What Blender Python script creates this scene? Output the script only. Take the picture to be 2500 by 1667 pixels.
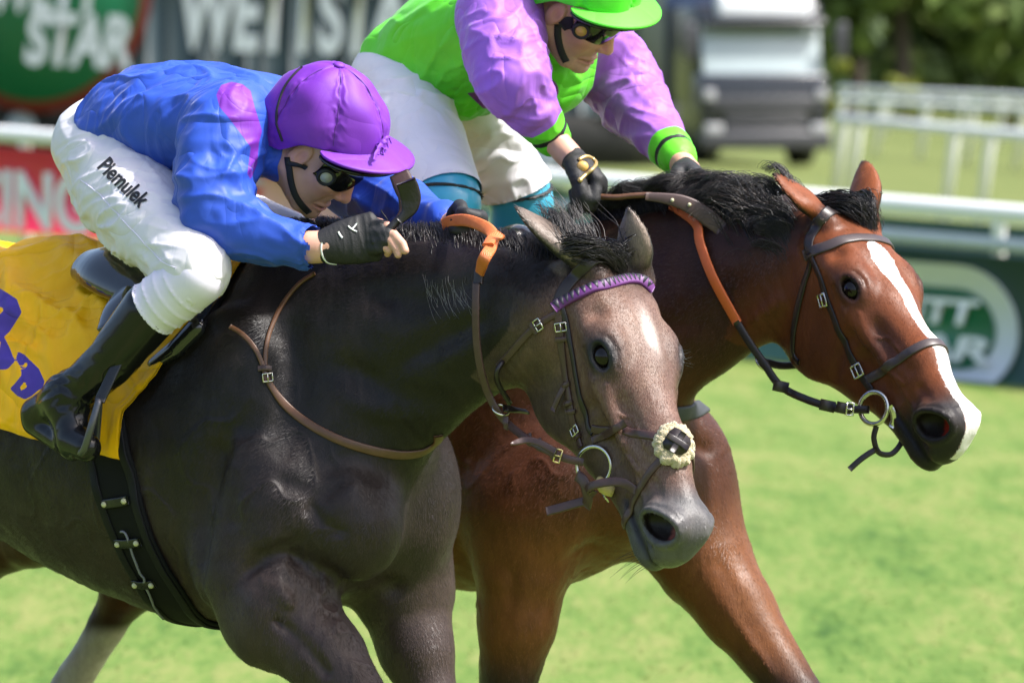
import bpy, bmesh, math, random
import numpy as np
from mathutils import Vector, Matrix
from mathutils.bvhtree import BVHTree

for _o in list(bpy.data.objects):
    bpy.data.objects.remove(_o)
SC = bpy.context.scene
COL = SC.collection
random.seed(7)
RNG = np.random.default_rng(11)

# ---------------------------------------------------------------- camera, sky, sun, exposure
FPX, CAM_H, HORIZON = 16470.0, 2.1, 66.0
PITCH = math.atan((833.5 - HORIZON) / FPX)
cam_d = bpy.data.cameras.new('camera')
cam = bpy.data.objects.new('camera', cam_d)
COL.objects.link(cam)
cam.location = (0, 0, CAM_H)
cam.rotation_euler = (math.pi / 2 - PITCH, 0, 0)
cam_d.sensor_width = 36.0
cam_d.lens = 36.0 * FPX / 2500.0
cam_d.clip_start = 0.1
cam_d.clip_end = 3000
cam_d.dof.use_dof = True
cam_d.dof.focus_distance = 13.5
cam_d.dof.aperture_fstop = 6.8
SC.camera = cam

SUN_EL, SUN_AZ = math.radians(54), math.radians(106)      # azimuth from +Y (view direction) towards +X
world = bpy.data.worlds.new('World')
SC.world = world
world.use_nodes = True
wn = world.node_tree
sky = wn.nodes.new('ShaderNodeTexSky')
sky.sky_type = 'NISHITA'
sky.sun_disc = False
sky.sun_elevation = SUN_EL
sky.sun_rotation = SUN_AZ
sky.air_density = 1.0
sky.dust_density = 4.0
bg = wn.nodes['Background']
wn.links.new(sky.outputs[0], bg.inputs[0])
bg.inputs[1].default_value = 0.15
sun_d = bpy.data.lights.new('sun', 'SUN')
sun_d.energy = 4.0
sun_d.angle = math.radians(2.5)
sun_d.color = (1.0, 0.97, 0.93)
sun = bpy.data.objects.new('sun', sun_d)
COL.objects.link(sun)
sdir = Vector((math.sin(SUN_AZ) * math.cos(SUN_EL), math.cos(SUN_AZ) * math.cos(SUN_EL), math.sin(SUN_EL)))
sun.rotation_euler = sdir.to_track_quat('Z', 'Y').to_euler()
sun.location = (20, 20, 40)
SC.view_settings.view_transform = 'Standard'
SC.view_settings.look = 'None'
SC.view_settings.gamma = 1
SC.view_settings.exposure = 1.0
SC.view_settings.use_curve_mapping = False
SC.render.engine = 'CYCLES'
SC.cycles.use_denoising = True
SC.cycles.max_bounces = 6
SC.cycles.transparent_max_bounces = 8

# ---------------------------------------------------------------- picture <-> place
_c, _s = math.cos(PITCH), math.sin(PITCH)
RT, FW, UP = np.array([1., 0, 0]), np.array([0, _c, -_s]), np.array([0, _s, _c])
CC = np.array([0, 0, CAM_H])


def ray(px, py):
    return FW + RT * ((px - 1250.) / FPX) - UP * ((py - 833.5) / FPX)


def at(px, py, y):
    v = ray(px, py)
    return CC + v * (y / v[1])


def ground_at(px, py):
    v = ray(px, py)
    return CC + v * (-CAM_H / v[2])


def proj(P):
    d = np.asarray(P) - CC
    z = d @ FW
    return np.stack([1250 + FPX * (d @ RT) / z, 833.5 - FPX * (d @ UP) / z], -1)


class Frame:
    """A horse's own frame: X forward, Y to its left, Z up; origin on the ground below the withers."""
    def __init__(s, px, py, y, deg):
        a = math.radians(deg)
        s.h = np.array([math.cos(a), -math.sin(a), 0])
        s.l = np.array([math.sin(a), math.cos(a), 0])
        w = at(px, py, y)
        s.o = np.array([w[0], w[1], 0])
        s.M = np.stack([s.h, s.l, np.array([0, 0, 1.])], 1)

    def loc(s, p):
        return (np.asarray(p) - s.o) @ s.M

    def W(s, q):
        return s.o + np.asarray(q) @ s.M.T

    def L(s, px, py, lat):
        v = ray(px, py)
        t = (lat - (CC - s.o) @ s.l) / (v @ s.l)
        return s.loc(CC + v * t)


# ---------------------------------------------------------------- noise
_perm = np.random.default_rng(3).permutation(256).astype(np.int32)
_perm = np.concatenate([_perm, _perm, _perm])
_grad = np.random.default_rng(5).normal(size=(256, 3))
_grad /= np.linalg.norm(_grad, axis=1)[:, None]


def noise3(P):
    P = np.asarray(P, float)
    I = np.floor(P).astype(np.int64)
    f = P - I
    u = f * f * f * (f * (f * 6 - 15) + 10)
    I = (I & 255).astype(np.int32)
    out = 0
    for dx in (0, 1):
        wx = u[:, 0] if dx else 1 - u[:, 0]
        for dy in (0, 1):
            wy = u[:, 1] if dy else 1 - u[:, 1]
            for dz in (0, 1):
                wz = u[:, 2] if dz else 1 - u[:, 2]
                h = _perm[_perm[_perm[(I[:, 0] + dx) & 255] + ((I[:, 1] + dy) & 255)] + ((I[:, 2] + dz) & 255)]
                g = _grad[h]
                out = out + wx * wy * wz * (g[:, 0] * (f[:, 0] - dx) + g[:, 1] * (f[:, 1] - dy) + g[:, 2] * (f[:, 2] - dz))
    return out * 1.6


# ---------------------------------------------------------------- signed-distance sculpting
def unit(v):
    v = np.asarray(v, float)
    return v / (np.linalg.norm(v) + 1e-12)


class Xf:
    """rigid placement + uniform scale"""
    def __init__(s, R=None, t=(0, 0, 0), sc=1.0):
        s.R = np.eye(3) if R is None else np.asarray(R, float)
        s.t = np.asarray(t, float)
        s.s = sc

    def p(s, q):
        return (np.asarray(q, float) * s.s) @ s.R.T + s.t

    def v(s, q):
        return np.asarray(q, float) @ s.R.T

    def inv(s, p):
        return ((np.asarray(p) - s.t) @ s.R) / s.s


ID = Xf()


def _seg(P, a, b):
    ba = b - a
    t = np.clip(((P - a) @ ba) / max(ba @ ba, 1e-12), 0, 1)
    return t, P - a - t[:, None] * ba


class Field:
    def __init__(s):
        s.ops = []

    def _push(s, kind, k, lo, hi, fn):
        m = (k + 0.03) if kind != 'G' else k
        s.ops.append((kind, k, np.asarray(lo) - m, np.asarray(hi) + m, fn))

    def cone(s, a, b, ra, rb, k=.02, kind='U', T=ID):
        a, b, ra, rb = T.p(a), T.p(b), ra * T.s, rb * T.s
        r = max(ra, rb)

        def fn(P):
            t, q = _seg(P, a, b)
            return np.sqrt((q * q).sum(1)) - (ra + (rb - ra) * t)
        s._push(kind, k, np.minimum(a, b) - r, np.maximum(a, b) + r, fn)

    def tube(s, pts, rad, k=.02, kind='U', T=ID):
        pts = [T.p(p) for p in pts]
        if not hasattr(rad, '__len__'):
            rad = [rad] * len(pts)
        rad = [r * T.s for r in rad]

        def fn(P):
            d = None
            for i in range(len(pts) - 1):
                t, q = _seg(P, pts[i], pts[i + 1])
                e = np.sqrt((q * q).sum(1)) - (rad[i] + (rad[i + 1] - rad[i]) * t)
                d = e if d is None else np.minimum(d, e)
            return d
        A = np.array(pts)
        s._push(kind, k, A.min(0) - max(rad), A.max(0) + max(rad), fn)

    def dent(s, pts, amp, w, T=ID):
        """groove (amp > 0) or ridge (amp < 0) along a polyline, Gaussian of width w"""
        pts = [T.p(p) for p in pts]
        amp, w = amp * T.s, w * T.s

        def fn(P):
            d = None
            for i in range(max(1, len(pts) - 1)):
                t, q = _seg(P, pts[i], pts[min(i + 1, len(pts) - 1)])
                e = (q * q).sum(1)
                d = e if d is None else np.minimum(d, e)
            return amp * np.exp(-d / (w * w))
        A = np.array(pts)
        s._push('G', 2.3 * w, A.min(0), A.max(0), fn)

    def ell(s, c, r, R=None, k=.02, kind='U', T=ID):
        c = T.p(c)
        R = T.R if R is None else T.R @ np.asarray(R, float)
        r = np.asarray(r, float) * T.s
        ext = np.sqrt(((R * r) ** 2).sum(1))

        def fn(P):
            q = (P - c) @ R
            k0 = np.sqrt(((q / r) ** 2).sum(1))
            k1 = np.sqrt(((q / (r * r)) ** 2).sum(1)) + 1e-9
            return k0 * (k0 - 1) / k1
        s._push(kind, k, c - ext, c + ext, fn)

    def econe(s, a, b, A, B, up=(0, 0, 1), k=.03, kind='U', T=ID):
        """elliptic cone: A, B = (half width sideways, half height along up) at a and b"""
        a, b = T.p(a), T.p(b)
        up = T.v(up)
        A, B = np.asarray(A, float) * T.s, np.asarray(B, float) * T.s
        d = unit(b - a)
        u = unit(up - d * (up @ d))
        w = np.cross(d, u)
        r = max(A.max(), B.max())

        def fn(P):
            t, q = _seg(P, a, b)
            rw = A[0] + (B[0] - A[0]) * t
            ru = A[1] + (B[1] - A[1]) * t
            re = np.minimum(rw, ru)
            x, y, z = (q @ w), (q @ u), (q @ d)
            k0 = np.sqrt((x / rw) ** 2 + (y / ru) ** 2 + (z / re) ** 2)
            k1 = np.sqrt((x / rw ** 2) ** 2 + (y / ru ** 2) ** 2 + (z / re ** 2) ** 2) + 1e-9
            return k0 * (k0 - 1) / k1
        s._push(kind, k, np.minimum(a, b) - r, np.maximum(a, b) + r, fn)

    def chain(s, secs, up=(0, 0, 1), k=.03, kind='U', T=ID, sub=6):
        """one smooth limb or trunk through elliptical sections (point, (half width, half height))"""
        C = np.array([T.p(p) for p, _ in secs])
        A = np.array([np.asarray(a, float) * T.s for _, a in secs])
        n = (len(secs) - 1) * sub + 1
        Q = catmull(np.concatenate([C, A * 1e-6], 1), n) if len(secs) > 2 else None
        if Q is not None:
            C2, A2 = Q[:, :3], np.maximum(Q[:, 3:] * 1e6, .0015)
        else:
            C2, A2 = C, A
        up0 = T.v(up)
        segs = []
        for i in range(len(C2) - 1):
            a, b = C2[i], C2[i + 1]
            d = unit(b - a)
            u = unit(up0 - d * (up0 @ d))
            segs.append((a, b, A2[i], A2[i + 1], d, u, np.cross(d, u)))

        def fn(P):
            out = None
            for a, b, A0, B0, d, u, w in segs:
                t, q = _seg(P, a, b)
                rw = A0[0] + (B0[0] - A0[0]) * t
                ru = A0[1] + (B0[1] - A0[1]) * t
                re = np.minimum(rw, ru)
                x, y, z = (q @ w), (q @ u), (q @ d)
                k0 = np.sqrt((x / rw) ** 2 + (y / ru) ** 2 + (z / re) ** 2)
                k1 = np.sqrt((x / rw ** 2) ** 2 + (y / ru ** 2) ** 2 + (z / re ** 2) ** 2) + 1e-9
                e = k0 * (k0 - 1) / k1
                out = e if out is None else np.minimum(out, e)
            return out
        r = A2.max()
        s._push(kind, k, C2.min(0) - r, C2.max(0) + r, fn)

    def eval(s, P):
        D = np.full(len(P), 1.0)
        lo, hi = P.min(0), P.max(0)
        for kind, k, l, h, fn in s.ops:
            if (l > hi).any() or (h < lo).any():
                continue
            m = np.nonzero(((P > l) & (P < h)).all(1))[0]
            if not len(m):
                continue
            e = fn(P[m])
            d = D[m]
            if kind == 'U':
                x = np.maximum(k - np.abs(d - e), 0) / k
                D[m] = np.minimum(d, e) - x * x * k * .25
            elif kind == 'S':
                x = np.maximum(k - np.abs(d + e), 0) / k
                D[m] = np.maximum(d, -e) + x * x * k * .25
            else:
                D[m] = d + e
        return D

    def grad(s, P, e=.0015):
        d = [s.eval(P + np.eye(3)[i] * e) - s.eval(P - np.eye(3)[i] * e) for i in range(3)]
        return np.stack(d, 1) / (2 * e)

    def bounds(s):
        L = np.array([o[2] for o in s.ops if o[0] == 'U'])
        H = np.array([o[3] for o in s.ops if o[0] == 'U'])
        return L.min(0), H.max(0)

    def mesh(s, h, lo=None, hi=None, slack=1.6):
        a, b = s.bounds()
        lo = a if lo is None else np.maximum(a, lo)
        hi = b if hi is None else np.minimum(b, hi)
        B = 4
        n = np.ceil((hi - lo) / (h * B)).astype(int) + 1
        ax = [lo[i] + np.arange(n[i]) * h * B + h * B * .5 - h * .5 for i in range(3)]
        G = np.stack(np.meshgrid(*ax, indexing='ij'), -1).reshape(-1, 3)
        C = np.concatenate([s.eval(G[i:i + 60000]) for i in range(0, len(G), 60000)])
        act = np.nonzero(np.abs(C) < h * B * slack)[0]
        D = np.repeat(np.repeat(np.repeat(np.where(C < 0, -1., 1.).astype(np.float32).reshape(n), B, 0), B, 1), B, 2)
        ijk = np.stack(np.unravel_index(act, n), 1)
        off = np.stack(np.meshgrid(*[np.arange(B)] * 3, indexing='ij'), -1).reshape(-1, 3)
        step = 600
        for i in range(0, len(ijk), step):
            I = (ijk[i:i + step, None, :] * B + off[None]).reshape(-1, 3)
            D[I[:, 0], I[:, 1], I[:, 2]] = s.eval(lo + I * h)
        return surface_nets(D, lo, h)


def surface_nets(D, lo, h):
    S = D < 0
    n = np.array(D.shape)
    cnt = np.zeros(n - 1, np.int8)
    for dx in (0, 1):
        for dy in (0, 1):
            for dz in (0, 1):
                cnt += S[dx:n[0] - 1 + dx, dy:n[1] - 1 + dy, dz:n[2] - 1 + dz]
    cells = np.stack(np.nonzero((cnt > 0) & (cnt < 8)), 1)
    idx = np.full(n - 1, -1, np.int32)
    idx[cells[:, 0], cells[:, 1], cells[:, 2]] = np.arange(len(cells))
    acc = np.zeros((len(cells), 3))
    num = np.zeros(len(cells))
    corners = [(x, y, z) for x in (0, 1) for y in (0, 1) for z in (0, 1)]
    for c in corners:
        for a in range(3):
            if c[a]:
                continue
            e = list(c)
            e[a] = 1
            d0 = D[cells[:, 0] + c[0], cells[:, 1] + c[1], cells[:, 2] + c[2]]
            d1 = D[cells[:, 0] + e[0], cells[:, 1] + e[1], cells[:, 2] + e[2]]
            m = (d0 < 0) != (d1 < 0)
            t = d0[m] / (d0[m] - d1[m])
            p = np.tile(np.array(c, float), (m.sum(), 1))
            p[:, a] = t
            acc[m] += p
            num[m] += 1
    V = lo + (cells + acc / num[:, None]) * h
    Fs = []
    for a in range(3):
        b, c = (a + 1) % 3, (a + 2) % 3
        s0 = [slice(0, n[i]) for i in range(3)]
        s0[a] = slice(0, n[a] - 1)
        s1 = list(s0)
        s1[a] = slice(1, n[a])
        A, Bv = S[tuple(s0)], S[tuple(s1)]
        E = np.stack(np.nonzero(A != Bv), 1)
        E = E[(E[:, b] > 0) & (E[:, c] > 0) & (E[:, b] < n[b] - 1) & (E[:, c] < n[c] - 1)]
        q = []
        for db, dc in ((1, 1), (0, 1), (0, 0), (1, 0)):
            k = E.copy()
            k[:, b] -= db
            k[:, c] -= dc
            q.append(idx[k[:, 0], k[:, 1], k[:, 2]])
        Q = np.stack(q, 1)
        inside = A[E[:, 0], E[:, 1], E[:, 2]]
        Q[~inside] = Q[~inside][:, ::-1]
        Fs.append(Q)
    Fq = np.concatenate(Fs)
    return V, Fq[(Fq >= 0).all(1)]


def vnormals(V, Fq):
    a = V[Fq[:, 2]] - V[Fq[:, 0]]
    b = V[Fq[:, 3 if Fq.shape[1] > 3 else 1]] - V[Fq[:, 1 if Fq.shape[1] > 3 else 0]]
    nf = np.cross(a, b) if Fq.shape[1] > 3 else np.cross(V[Fq[:, 1]] - V[Fq[:, 0]], V[Fq[:, 2]] - V[Fq[:, 0]])
    N = np.zeros_like(V)
    for i in range(Fq.shape[1]):
        for k in range(3):
            N[:, k] += np.bincount(Fq[:, i], nf[:, k], len(V))
    return N / (np.linalg.norm(N, axis=1)[:, None] + 1e-12)


def smooth(V, Fq, it=2, lam=.5, keep=None):
    e = np.concatenate([Fq[:, [i, (i + 1) % Fq.shape[1]]] for i in range(Fq.shape[1])])
    e = np.concatenate([e, e[:, ::-1]])
    cnt = np.maximum(np.bincount(e[:, 0], minlength=len(V)), 1)[:, None]
    for _ in range(it):
        A = np.stack([np.bincount(e[:, 0], V[e[:, 1], k], len(V)) for k in range(3)], 1) / cnt
        V = V + lam * (A - V)
    return V


def refine(V, Fq, mask, field, snap=2):
    """split the quads touching mask into four and pull the new points onto the field (crack-free: border quads get fans)"""
    fm = mask[Fq].all(1)
    F1 = Fq[fm]
    F0 = Fq[~fm]
    E = np.concatenate([F1[:, [0, 1]], F1[:, [1, 2]], F1[:, [2, 3]], F1[:, [3, 0]]])
    key = np.sort(E, 1)
    ku = key[:, 0].astype(np.int64) * (len(V) + 1) + key[:, 1]
    u, first, inv = np.unique(ku, return_index=True, return_inverse=True)
    mid = (V[key[first, 0]] + V[key[first, 1]]) * .5
    cen = V[F1].mean(1)
    nv = len(V)
    em = nv + inv.reshape(4, -1)
    ce = nv + len(mid) + np.arange(len(F1))
    new = np.concatenate([mid, cen])
    V2 = np.concatenate([V, new])
    Q = []
    for i in range(4):
        Q.append(np.stack([F1[:, i], em[i], ce, em[(i - 1) % 4]], 1))
    Q = np.concatenate(Q)
    mv = np.zeros(len(V2), bool)
    mv[Q.ravel()] = True
    ids = np.nonzero(mv)[0]
    for _ in range(snap):
        P = V2[ids]
        d = field.eval(P)
        g = field.grad(P)
        g2 = np.maximum((g * g).sum(1), .25)
        V2[ids] = P - np.clip(d / g2, -.004, .004)[:, None] * g
    # border quads: insert midpoints as n-gons
    mids = dict(zip(u.tolist(), (nv + np.arange(len(u))).tolist()))
    poly = []
    touched = np.zeros(len(V), bool)
    touched[F1.ravel()] = True
    tt = touched[F0].sum(1) >= 2
    keepF = F0[~tt]
    for f in F0[tt].tolist():
        o = []
        for i in range(4):
            a, b = f[i], f[(i + 1) % 4]
            o.append(a)
            m = mids.get(min(a, b) * (nv + 1) + max(a, b))
            if m is not None:
                o.append(m)
        poly.append(o)
    return V2, [np.concatenate([keepF, Q]), poly]


# ---------------------------------------------------------------- objects
def tag(o, label=None, cat=None, group=None, kind=None):
    for k, v in (('label', label), ('category', cat), ('group', group), ('kind', kind)):
        if v:
            o[k] = v
    return o


def empty(name, loc, label=None, cat=None, group=None, kind=None):
    o = bpy.data.objects.new(name, None)
    o.location = Vector([float(x) for x in loc])
    COL.objects.link(o)
    return tag(o, label, cat, group, kind)


def wloc(o):
    p = Vector((0, 0, 0))
    while o is not None:
        p = p + Vector(o.location)
        o = o.parent
    return np.array(p)


def mk(name, V, F, mat, parent=None, org=None, attrs=None, shade=True, fmat=None, mats=None):
    """a mesh object from world-space points; F = quads/tris array, list of polygons, or [array, list]"""
    V = np.asarray(V, float)
    if org is None:
        org = wloc(parent) if parent is not None else V.mean(0) * [1, 1, 0] + [0, 0, V[:, 2].min()]
    me = bpy.data.meshes.new(name)
    parts = F if isinstance(F, list) and len(F) and isinstance(F[0], np.ndarray) else [F]
    loops, starts, tot = [], [], 0
    for p in parts:
        if isinstance(p, np.ndarray):
            if not len(p):
                continue
            loops.append(p.ravel())
            starts.append(tot + np.arange(len(p)) * p.shape[1])
            tot += p.size
        else:
            for q in p:
                loops.append(np.asarray(q))
                starts.append(np.array([tot]))
                tot += len(q)
    loops = np.concatenate(loops).astype(np.int32)
    starts = np.concatenate(starts).astype(np.int32)
    me.vertices.add(len(V))
    me.vertices.foreach_set('co', (V - org).astype(np.float32).ravel())
    me.loops.add(len(loops))
    me.loops.foreach_set('vertex_index', loops)
    me.polygons.add(len(starts))
    me.polygons.foreach_set('loop_start', starts)
    for m in (mats or [mat]):
        me.materials.append(m)
    if fmat is not None:
        me.polygons.foreach_set('material_index', np.asarray(fmat, np.int32))
    me.update(calc_edges=True)
    me.validate()
    if shade:
        me.polygons.foreach_set('use_smooth', np.ones(len(me.polygons), bool))
    for k, a in (attrs or {}).items():
        a = np.asarray(a, np.float32)
        if a.ndim == 1:
            me.attributes.new(k, 'FLOAT', 'POINT').data.foreach_set('value', a)
        else:
            if a.shape[1] == 3:
                a = np.concatenate([a, np.ones((len(a), 1), np.float32)], 1)
            me.attributes.new(k, 'FLOAT_COLOR', 'POINT').data.foreach_set('color', a.ravel())
    o = bpy.data.objects.new(name, me)
    COL.objects.link(o)
    if parent is not None:
        o.parent = parent
        o.location = Vector((org - wloc(parent)).tolist())
    else:
        o.location = Vector(org.tolist())
    return o


class MB:
    """collects simple solids into one mesh"""
    def __init__(s):
        s.V, s.F, s.n = [], [], 0

    def add(s, V, F):
        V = np.asarray(V, float)
        s.V.append(V)
        s.F += [[int(i) + s.n for i in f] for f in F]
        s.n += len(V)
        return s

    def box(s, c, half, R=None, bevel=0):
        bm = bmesh.new()
        bmesh.ops.create_cube(bm, size=2)
        for v in bm.verts:
            v.co = Vector((v.co.x * half[0], v.co.y * half[1], v.co.z * half[2]))
        if bevel:
            bmesh.ops.bevel(bm, geom=list(bm.edges), offset=bevel, segments=2, affect='EDGES', profile=.6)
        bm.verts.ensure_lookup_table()
        V = np.array([v.co[:] for v in bm.verts])
        F = [[v.index for v in f.verts] for f in bm.faces]
        bm.free()
        if R is not None:
            V = V @ np.asarray(R).T
        return s.add(V + np.asarray(c), F)

    def tube(s, pts, rad, n=10, cap=True, flat=None):
        V, F = tube_geo(pts, rad, n, cap)
        return s.add(V, F)

    def build(s, name, mat, parent=None, org=None, shade=True):
        return mk(name, np.concatenate(s.V), s.F, mat, parent, org, shade=shade)


def frames(P, up=None):
    T = np.gradient(P, axis=0)
    T /= np.linalg.norm(T, axis=1)[:, None] + 1e-12
    N = np.zeros_like(T)
    u = np.array([0, 0, 1.]) if abs(T[0][2]) < .9 else np.array([1., 0, 0])
    if up is not None:
        u = np.asarray(up, float)
    for i in range(len(P)):
        v = u - T[i] * (u @ T[i])
        N[i] = v / (np.linalg.norm(v) + 1e-12)
        u = N[i]
    return T, N, np.cross(T, N)


def catmull(P, n):
    P = np.asarray(P, float)
    if len(P) == 2:
        t = np.linspace(0, 1, n)[:, None]
        return P[0] * (1 - t) + P[1] * t
    Q = np.concatenate([[2 * P[0] - P[1]], P, [2 * P[-1] - P[-2]]])
    L = np.concatenate([[0], np.cumsum(np.linalg.norm(np.diff(P, axis=0), axis=1))])
    s = np.linspace(0, L[-1], n)
    i = np.clip(np.searchsorted(L, s, 'right') - 1, 0, len(P) - 2)
    t = ((s - L[i]) / np.maximum(L[i + 1] - L[i], 1e-12))[:, None]
    p0, p1, p2, p3 = Q[i], Q[i + 1], Q[i + 2], Q[i + 3]
    return .5 * ((2 * p1) + (-p0 + p2) * t + (2 * p0 - 5 * p1 + 4 * p2 - p3) * t ** 2 + (-p0 + 3 * p1 - 3 * p2 + p3) * t ** 3)


def tube_geo(pts, rad, n=10, cap=True):
    P = np.asarray(pts, float)
    rad = np.broadcast_to(np.asarray(rad, float), (len(P),))
    T, N, B = frames(P)
    a = np.linspace(0, 2 * np.pi, n, endpoint=False)
    V = (P[:, None] + rad[:, None, None] * (np.cos(a)[None, :, None] * N[:, None] + np.sin(a)[None, :, None] * B[:, None])).reshape(-1, 3)
    F = []
    for i in range(len(P) - 1):
        for j in range(n):
            F.append([i * n + j, i * n + (j + 1) % n, (i + 1) * n + (j + 1) % n, (i + 1) * n + j])
    if cap:
        F.append(list(range(n))[::-1])
        F.append(list(range((len(P) - 1) * n, len(P) * n)))
    return V, F


def strap_geo(P, N, w, t):
    """a flat leather strap along P with surface normals N, width w, thickness t (rounded edges)"""
    P = np.asarray(P, float)
    w = np.broadcast_to(np.asarray(w, float), (len(P),))
    T = np.gradient(P, axis=0)
    T /= np.linalg.norm(T, axis=1)[:, None] + 1e-12
    N = N - T * (N * T).sum(1)[:, None]
    N /= np.linalg.norm(N, axis=1)[:, None] + 1e-12
    S = np.cross(T, N)
    prof = [(-.5, .1), (-.47, .75), (-.36, 1), (.36, 1), (.47, .75), (.5, .1), (.45, -.3), (-.45, -.3)]
    m = len(prof)
    V = np.stack([P + S * (w * a)[:, None] + N * (t * b) for a, b in prof], 1).reshape(-1, 3)
    F = []
    for i in range(len(P) - 1):
        for j in range(m):
            F.append([i * m + j, (i + 1) * m + j, (i + 1) * m + (j + 1) % m, i * m + (j + 1) % m][::-1])
    F.append(list(range(m)))
    F.append(list(range((len(P) - 1) * m, len(P) * m))[::-1])
    return V, F


def ring_geo(c, axis, R, r, n=28, m=8, squash=1.0, up=(0, 0, 1)):
    axis = unit(axis)
    u = unit(np.asarray(up, float) - axis * (np.asarray(up, float) @ axis))
    v = np.cross(axis, u)
    V, F = [], []
    for i in range(n):
        a = 2 * math.pi * i / n
        d = u * math.cos(a) * squash + v * math.sin(a)
        for j in range(m):
            b = 2 * math.pi * j / m
            V.append(np.asarray(c) + d * (R + r * math.cos(b)) + axis * r * math.sin(b))
    for i in range(n):
        for j in range(m):
            F.append([i * m + j, ((i + 1) % n) * m + j, ((i + 1) % n) * m + (j + 1) % m, i * m + (j + 1) % m])
    return V, F


def sphere_geo(c, r, R=None, nu=24, nv=14):
    r = np.broadcast_to(np.asarray(r, float), (3,))
    V, F = [], []
    for i in range(nv + 1):
        p = math.pi * i / nv
        for j in range(nu):
            t = 2 * math.pi * j / nu
            V.append([math.sin(p) * math.cos(t), math.sin(p) * math.sin(t), math.cos(p)])
    V = np.array(V) * r
    if R is not None:
        V = V @ np.asarray(R).T
    for i in range(nv):
        for j in range(nu):
            F.append([i * nu + j, (i + 1) * nu + j, (i + 1) * nu + (j + 1) % nu, i * nu + (j + 1) % nu])
    return V + np.asarray(c), F


def bvh_of(V, F):
    polys = []
    for p in (F if isinstance(F, list) and len(F) and isinstance(F[0], np.ndarray) else [F]):
        polys += p.tolist() if isinstance(p, np.ndarray) else list(p)
    return BVHTree.FromPolygons([Vector(v) for v in np.asarray(V).tolist()], polys)


def hit(bvh, px, py):
    r = bvh.ray_cast(Vector(CC.tolist()), Vector(unit(ray(px, py)).tolist()))
    if r[0] is None:
        r = None
        v = ray(px, py)
        best = None                                       # nearest approach to the surface along the ray
        for t in np.linspace(12.5, 15.5, 400):
            q = CC + v * t
            n = bvh.find_nearest(Vector(q.tolist()), .3)
            if n[0] is not None and (best is None or n[3] < best[0]):
                best = (n[3], n)
        if best is None:
            raise ValueError('no surface near pixel %s %s' % (px, py))
        r = best[1]
    return np.array(r[0]), np.array(r[1])


def on_surface(bvh, P, off):
    Q, N = [], []
    for p in P:
        r = bvh.find_nearest(Vector(np.asarray(p).tolist()))
        n = np.array(r[1])
        Q.append(np.array(r[0]) + n * off)
        N.append(n)
    return np.array(Q), np.array(N)


def strap_on(bvh, pts, w, t=.003, off=.001, step=.006, sm=2):
    """strap through 3D points, laid on the surface; returns V, F, P, N"""
    pts = np.asarray(pts)
    L = np.linalg.norm(np.diff(pts, axis=0), axis=1).sum()
    n = max(6, int(L / step))
    P = catmull(pts, n)
    Q, N = on_surface(bvh, P, off)
    for _ in range(sm):
        Q[1:-1] = (Q[:-2] + 2 * Q[1:-1] + Q[2:]) / 4
        N[1:-1] = (N[:-2] + 2 * N[1:-1] + N[2:]) / 4
    N /= np.linalg.norm(N, axis=1)[:, None]
    V, F = strap_geo(Q, N, w, t)
    return V, F, Q, N


def poly_sd(Q, poly):
    """signed distance (positive inside) of 2-D points to a polygon"""
    poly = np.asarray(poly, float)
    d = np.full(len(Q), 1e9)
    ins = np.zeros(len(Q), bool)
    for a, b in zip(poly, np.roll(poly, -1, 0)):
        ba = b - a
        t = np.clip(((Q - a) @ ba) / (ba @ ba + 1e-12), 0, 1)
        d = np.minimum(d, np.linalg.norm(Q - a - t[:, None] * ba, axis=1))
        c = (a[1] > Q[:, 1]) != (b[1] > Q[:, 1])
        x = (b[0] - a[0]) * (Q[:, 1] - a[1]) / (b[1] - a[1] + 1e-12) + a[0]
        ins ^= c & (Q[:, 0] < x)
    return np.where(ins, d, -d)


def strands(roots, dirs_pts, rad, mat, name, parent):
    """hair: array (n, m, 3) of polylines as thin three-sided tapered tubes in one mesh"""
    P = np.asarray(dirs_pts)
    n, m, _ = P.shape
    T = np.gradient(P, axis=1)
    T /= np.linalg.norm(T, axis=2)[..., None] + 1e-12
    u = np.array([.3, .5, .8])
    A = np.cross(T, u)
    A /= np.linalg.norm(A, axis=2)[..., None] + 1e-12
    B = np.cross(T, A)
    tp = np.linspace(1, .25, m)[None, :, None] * np.broadcast_to(np.asarray(rad), (n,))[:, None, None]
    ring = [P + tp * (math.cos(a) * A + math.sin(a) * B) for a in (0, 2.094, 4.189)]
    V = np.stack(ring, 2).reshape(-1, 3)
    base = (np.arange(n) * m * 3)[:, None, None] + (np.arange(m - 1) * 3)[None, :, None]
    Fq = []
    for j in range(3):
        k = (j + 1) % 3
        Fq.append(np.stack([base + j, base + k, base + 3 + k, base + 3 + j], -1).reshape(-1, 4))
    rnd = np.repeat(RNG.random(n), m * 3)
    return mk(name, V, np.concatenate(Fq), mat, parent, attrs={'rnd': rnd})

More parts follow.
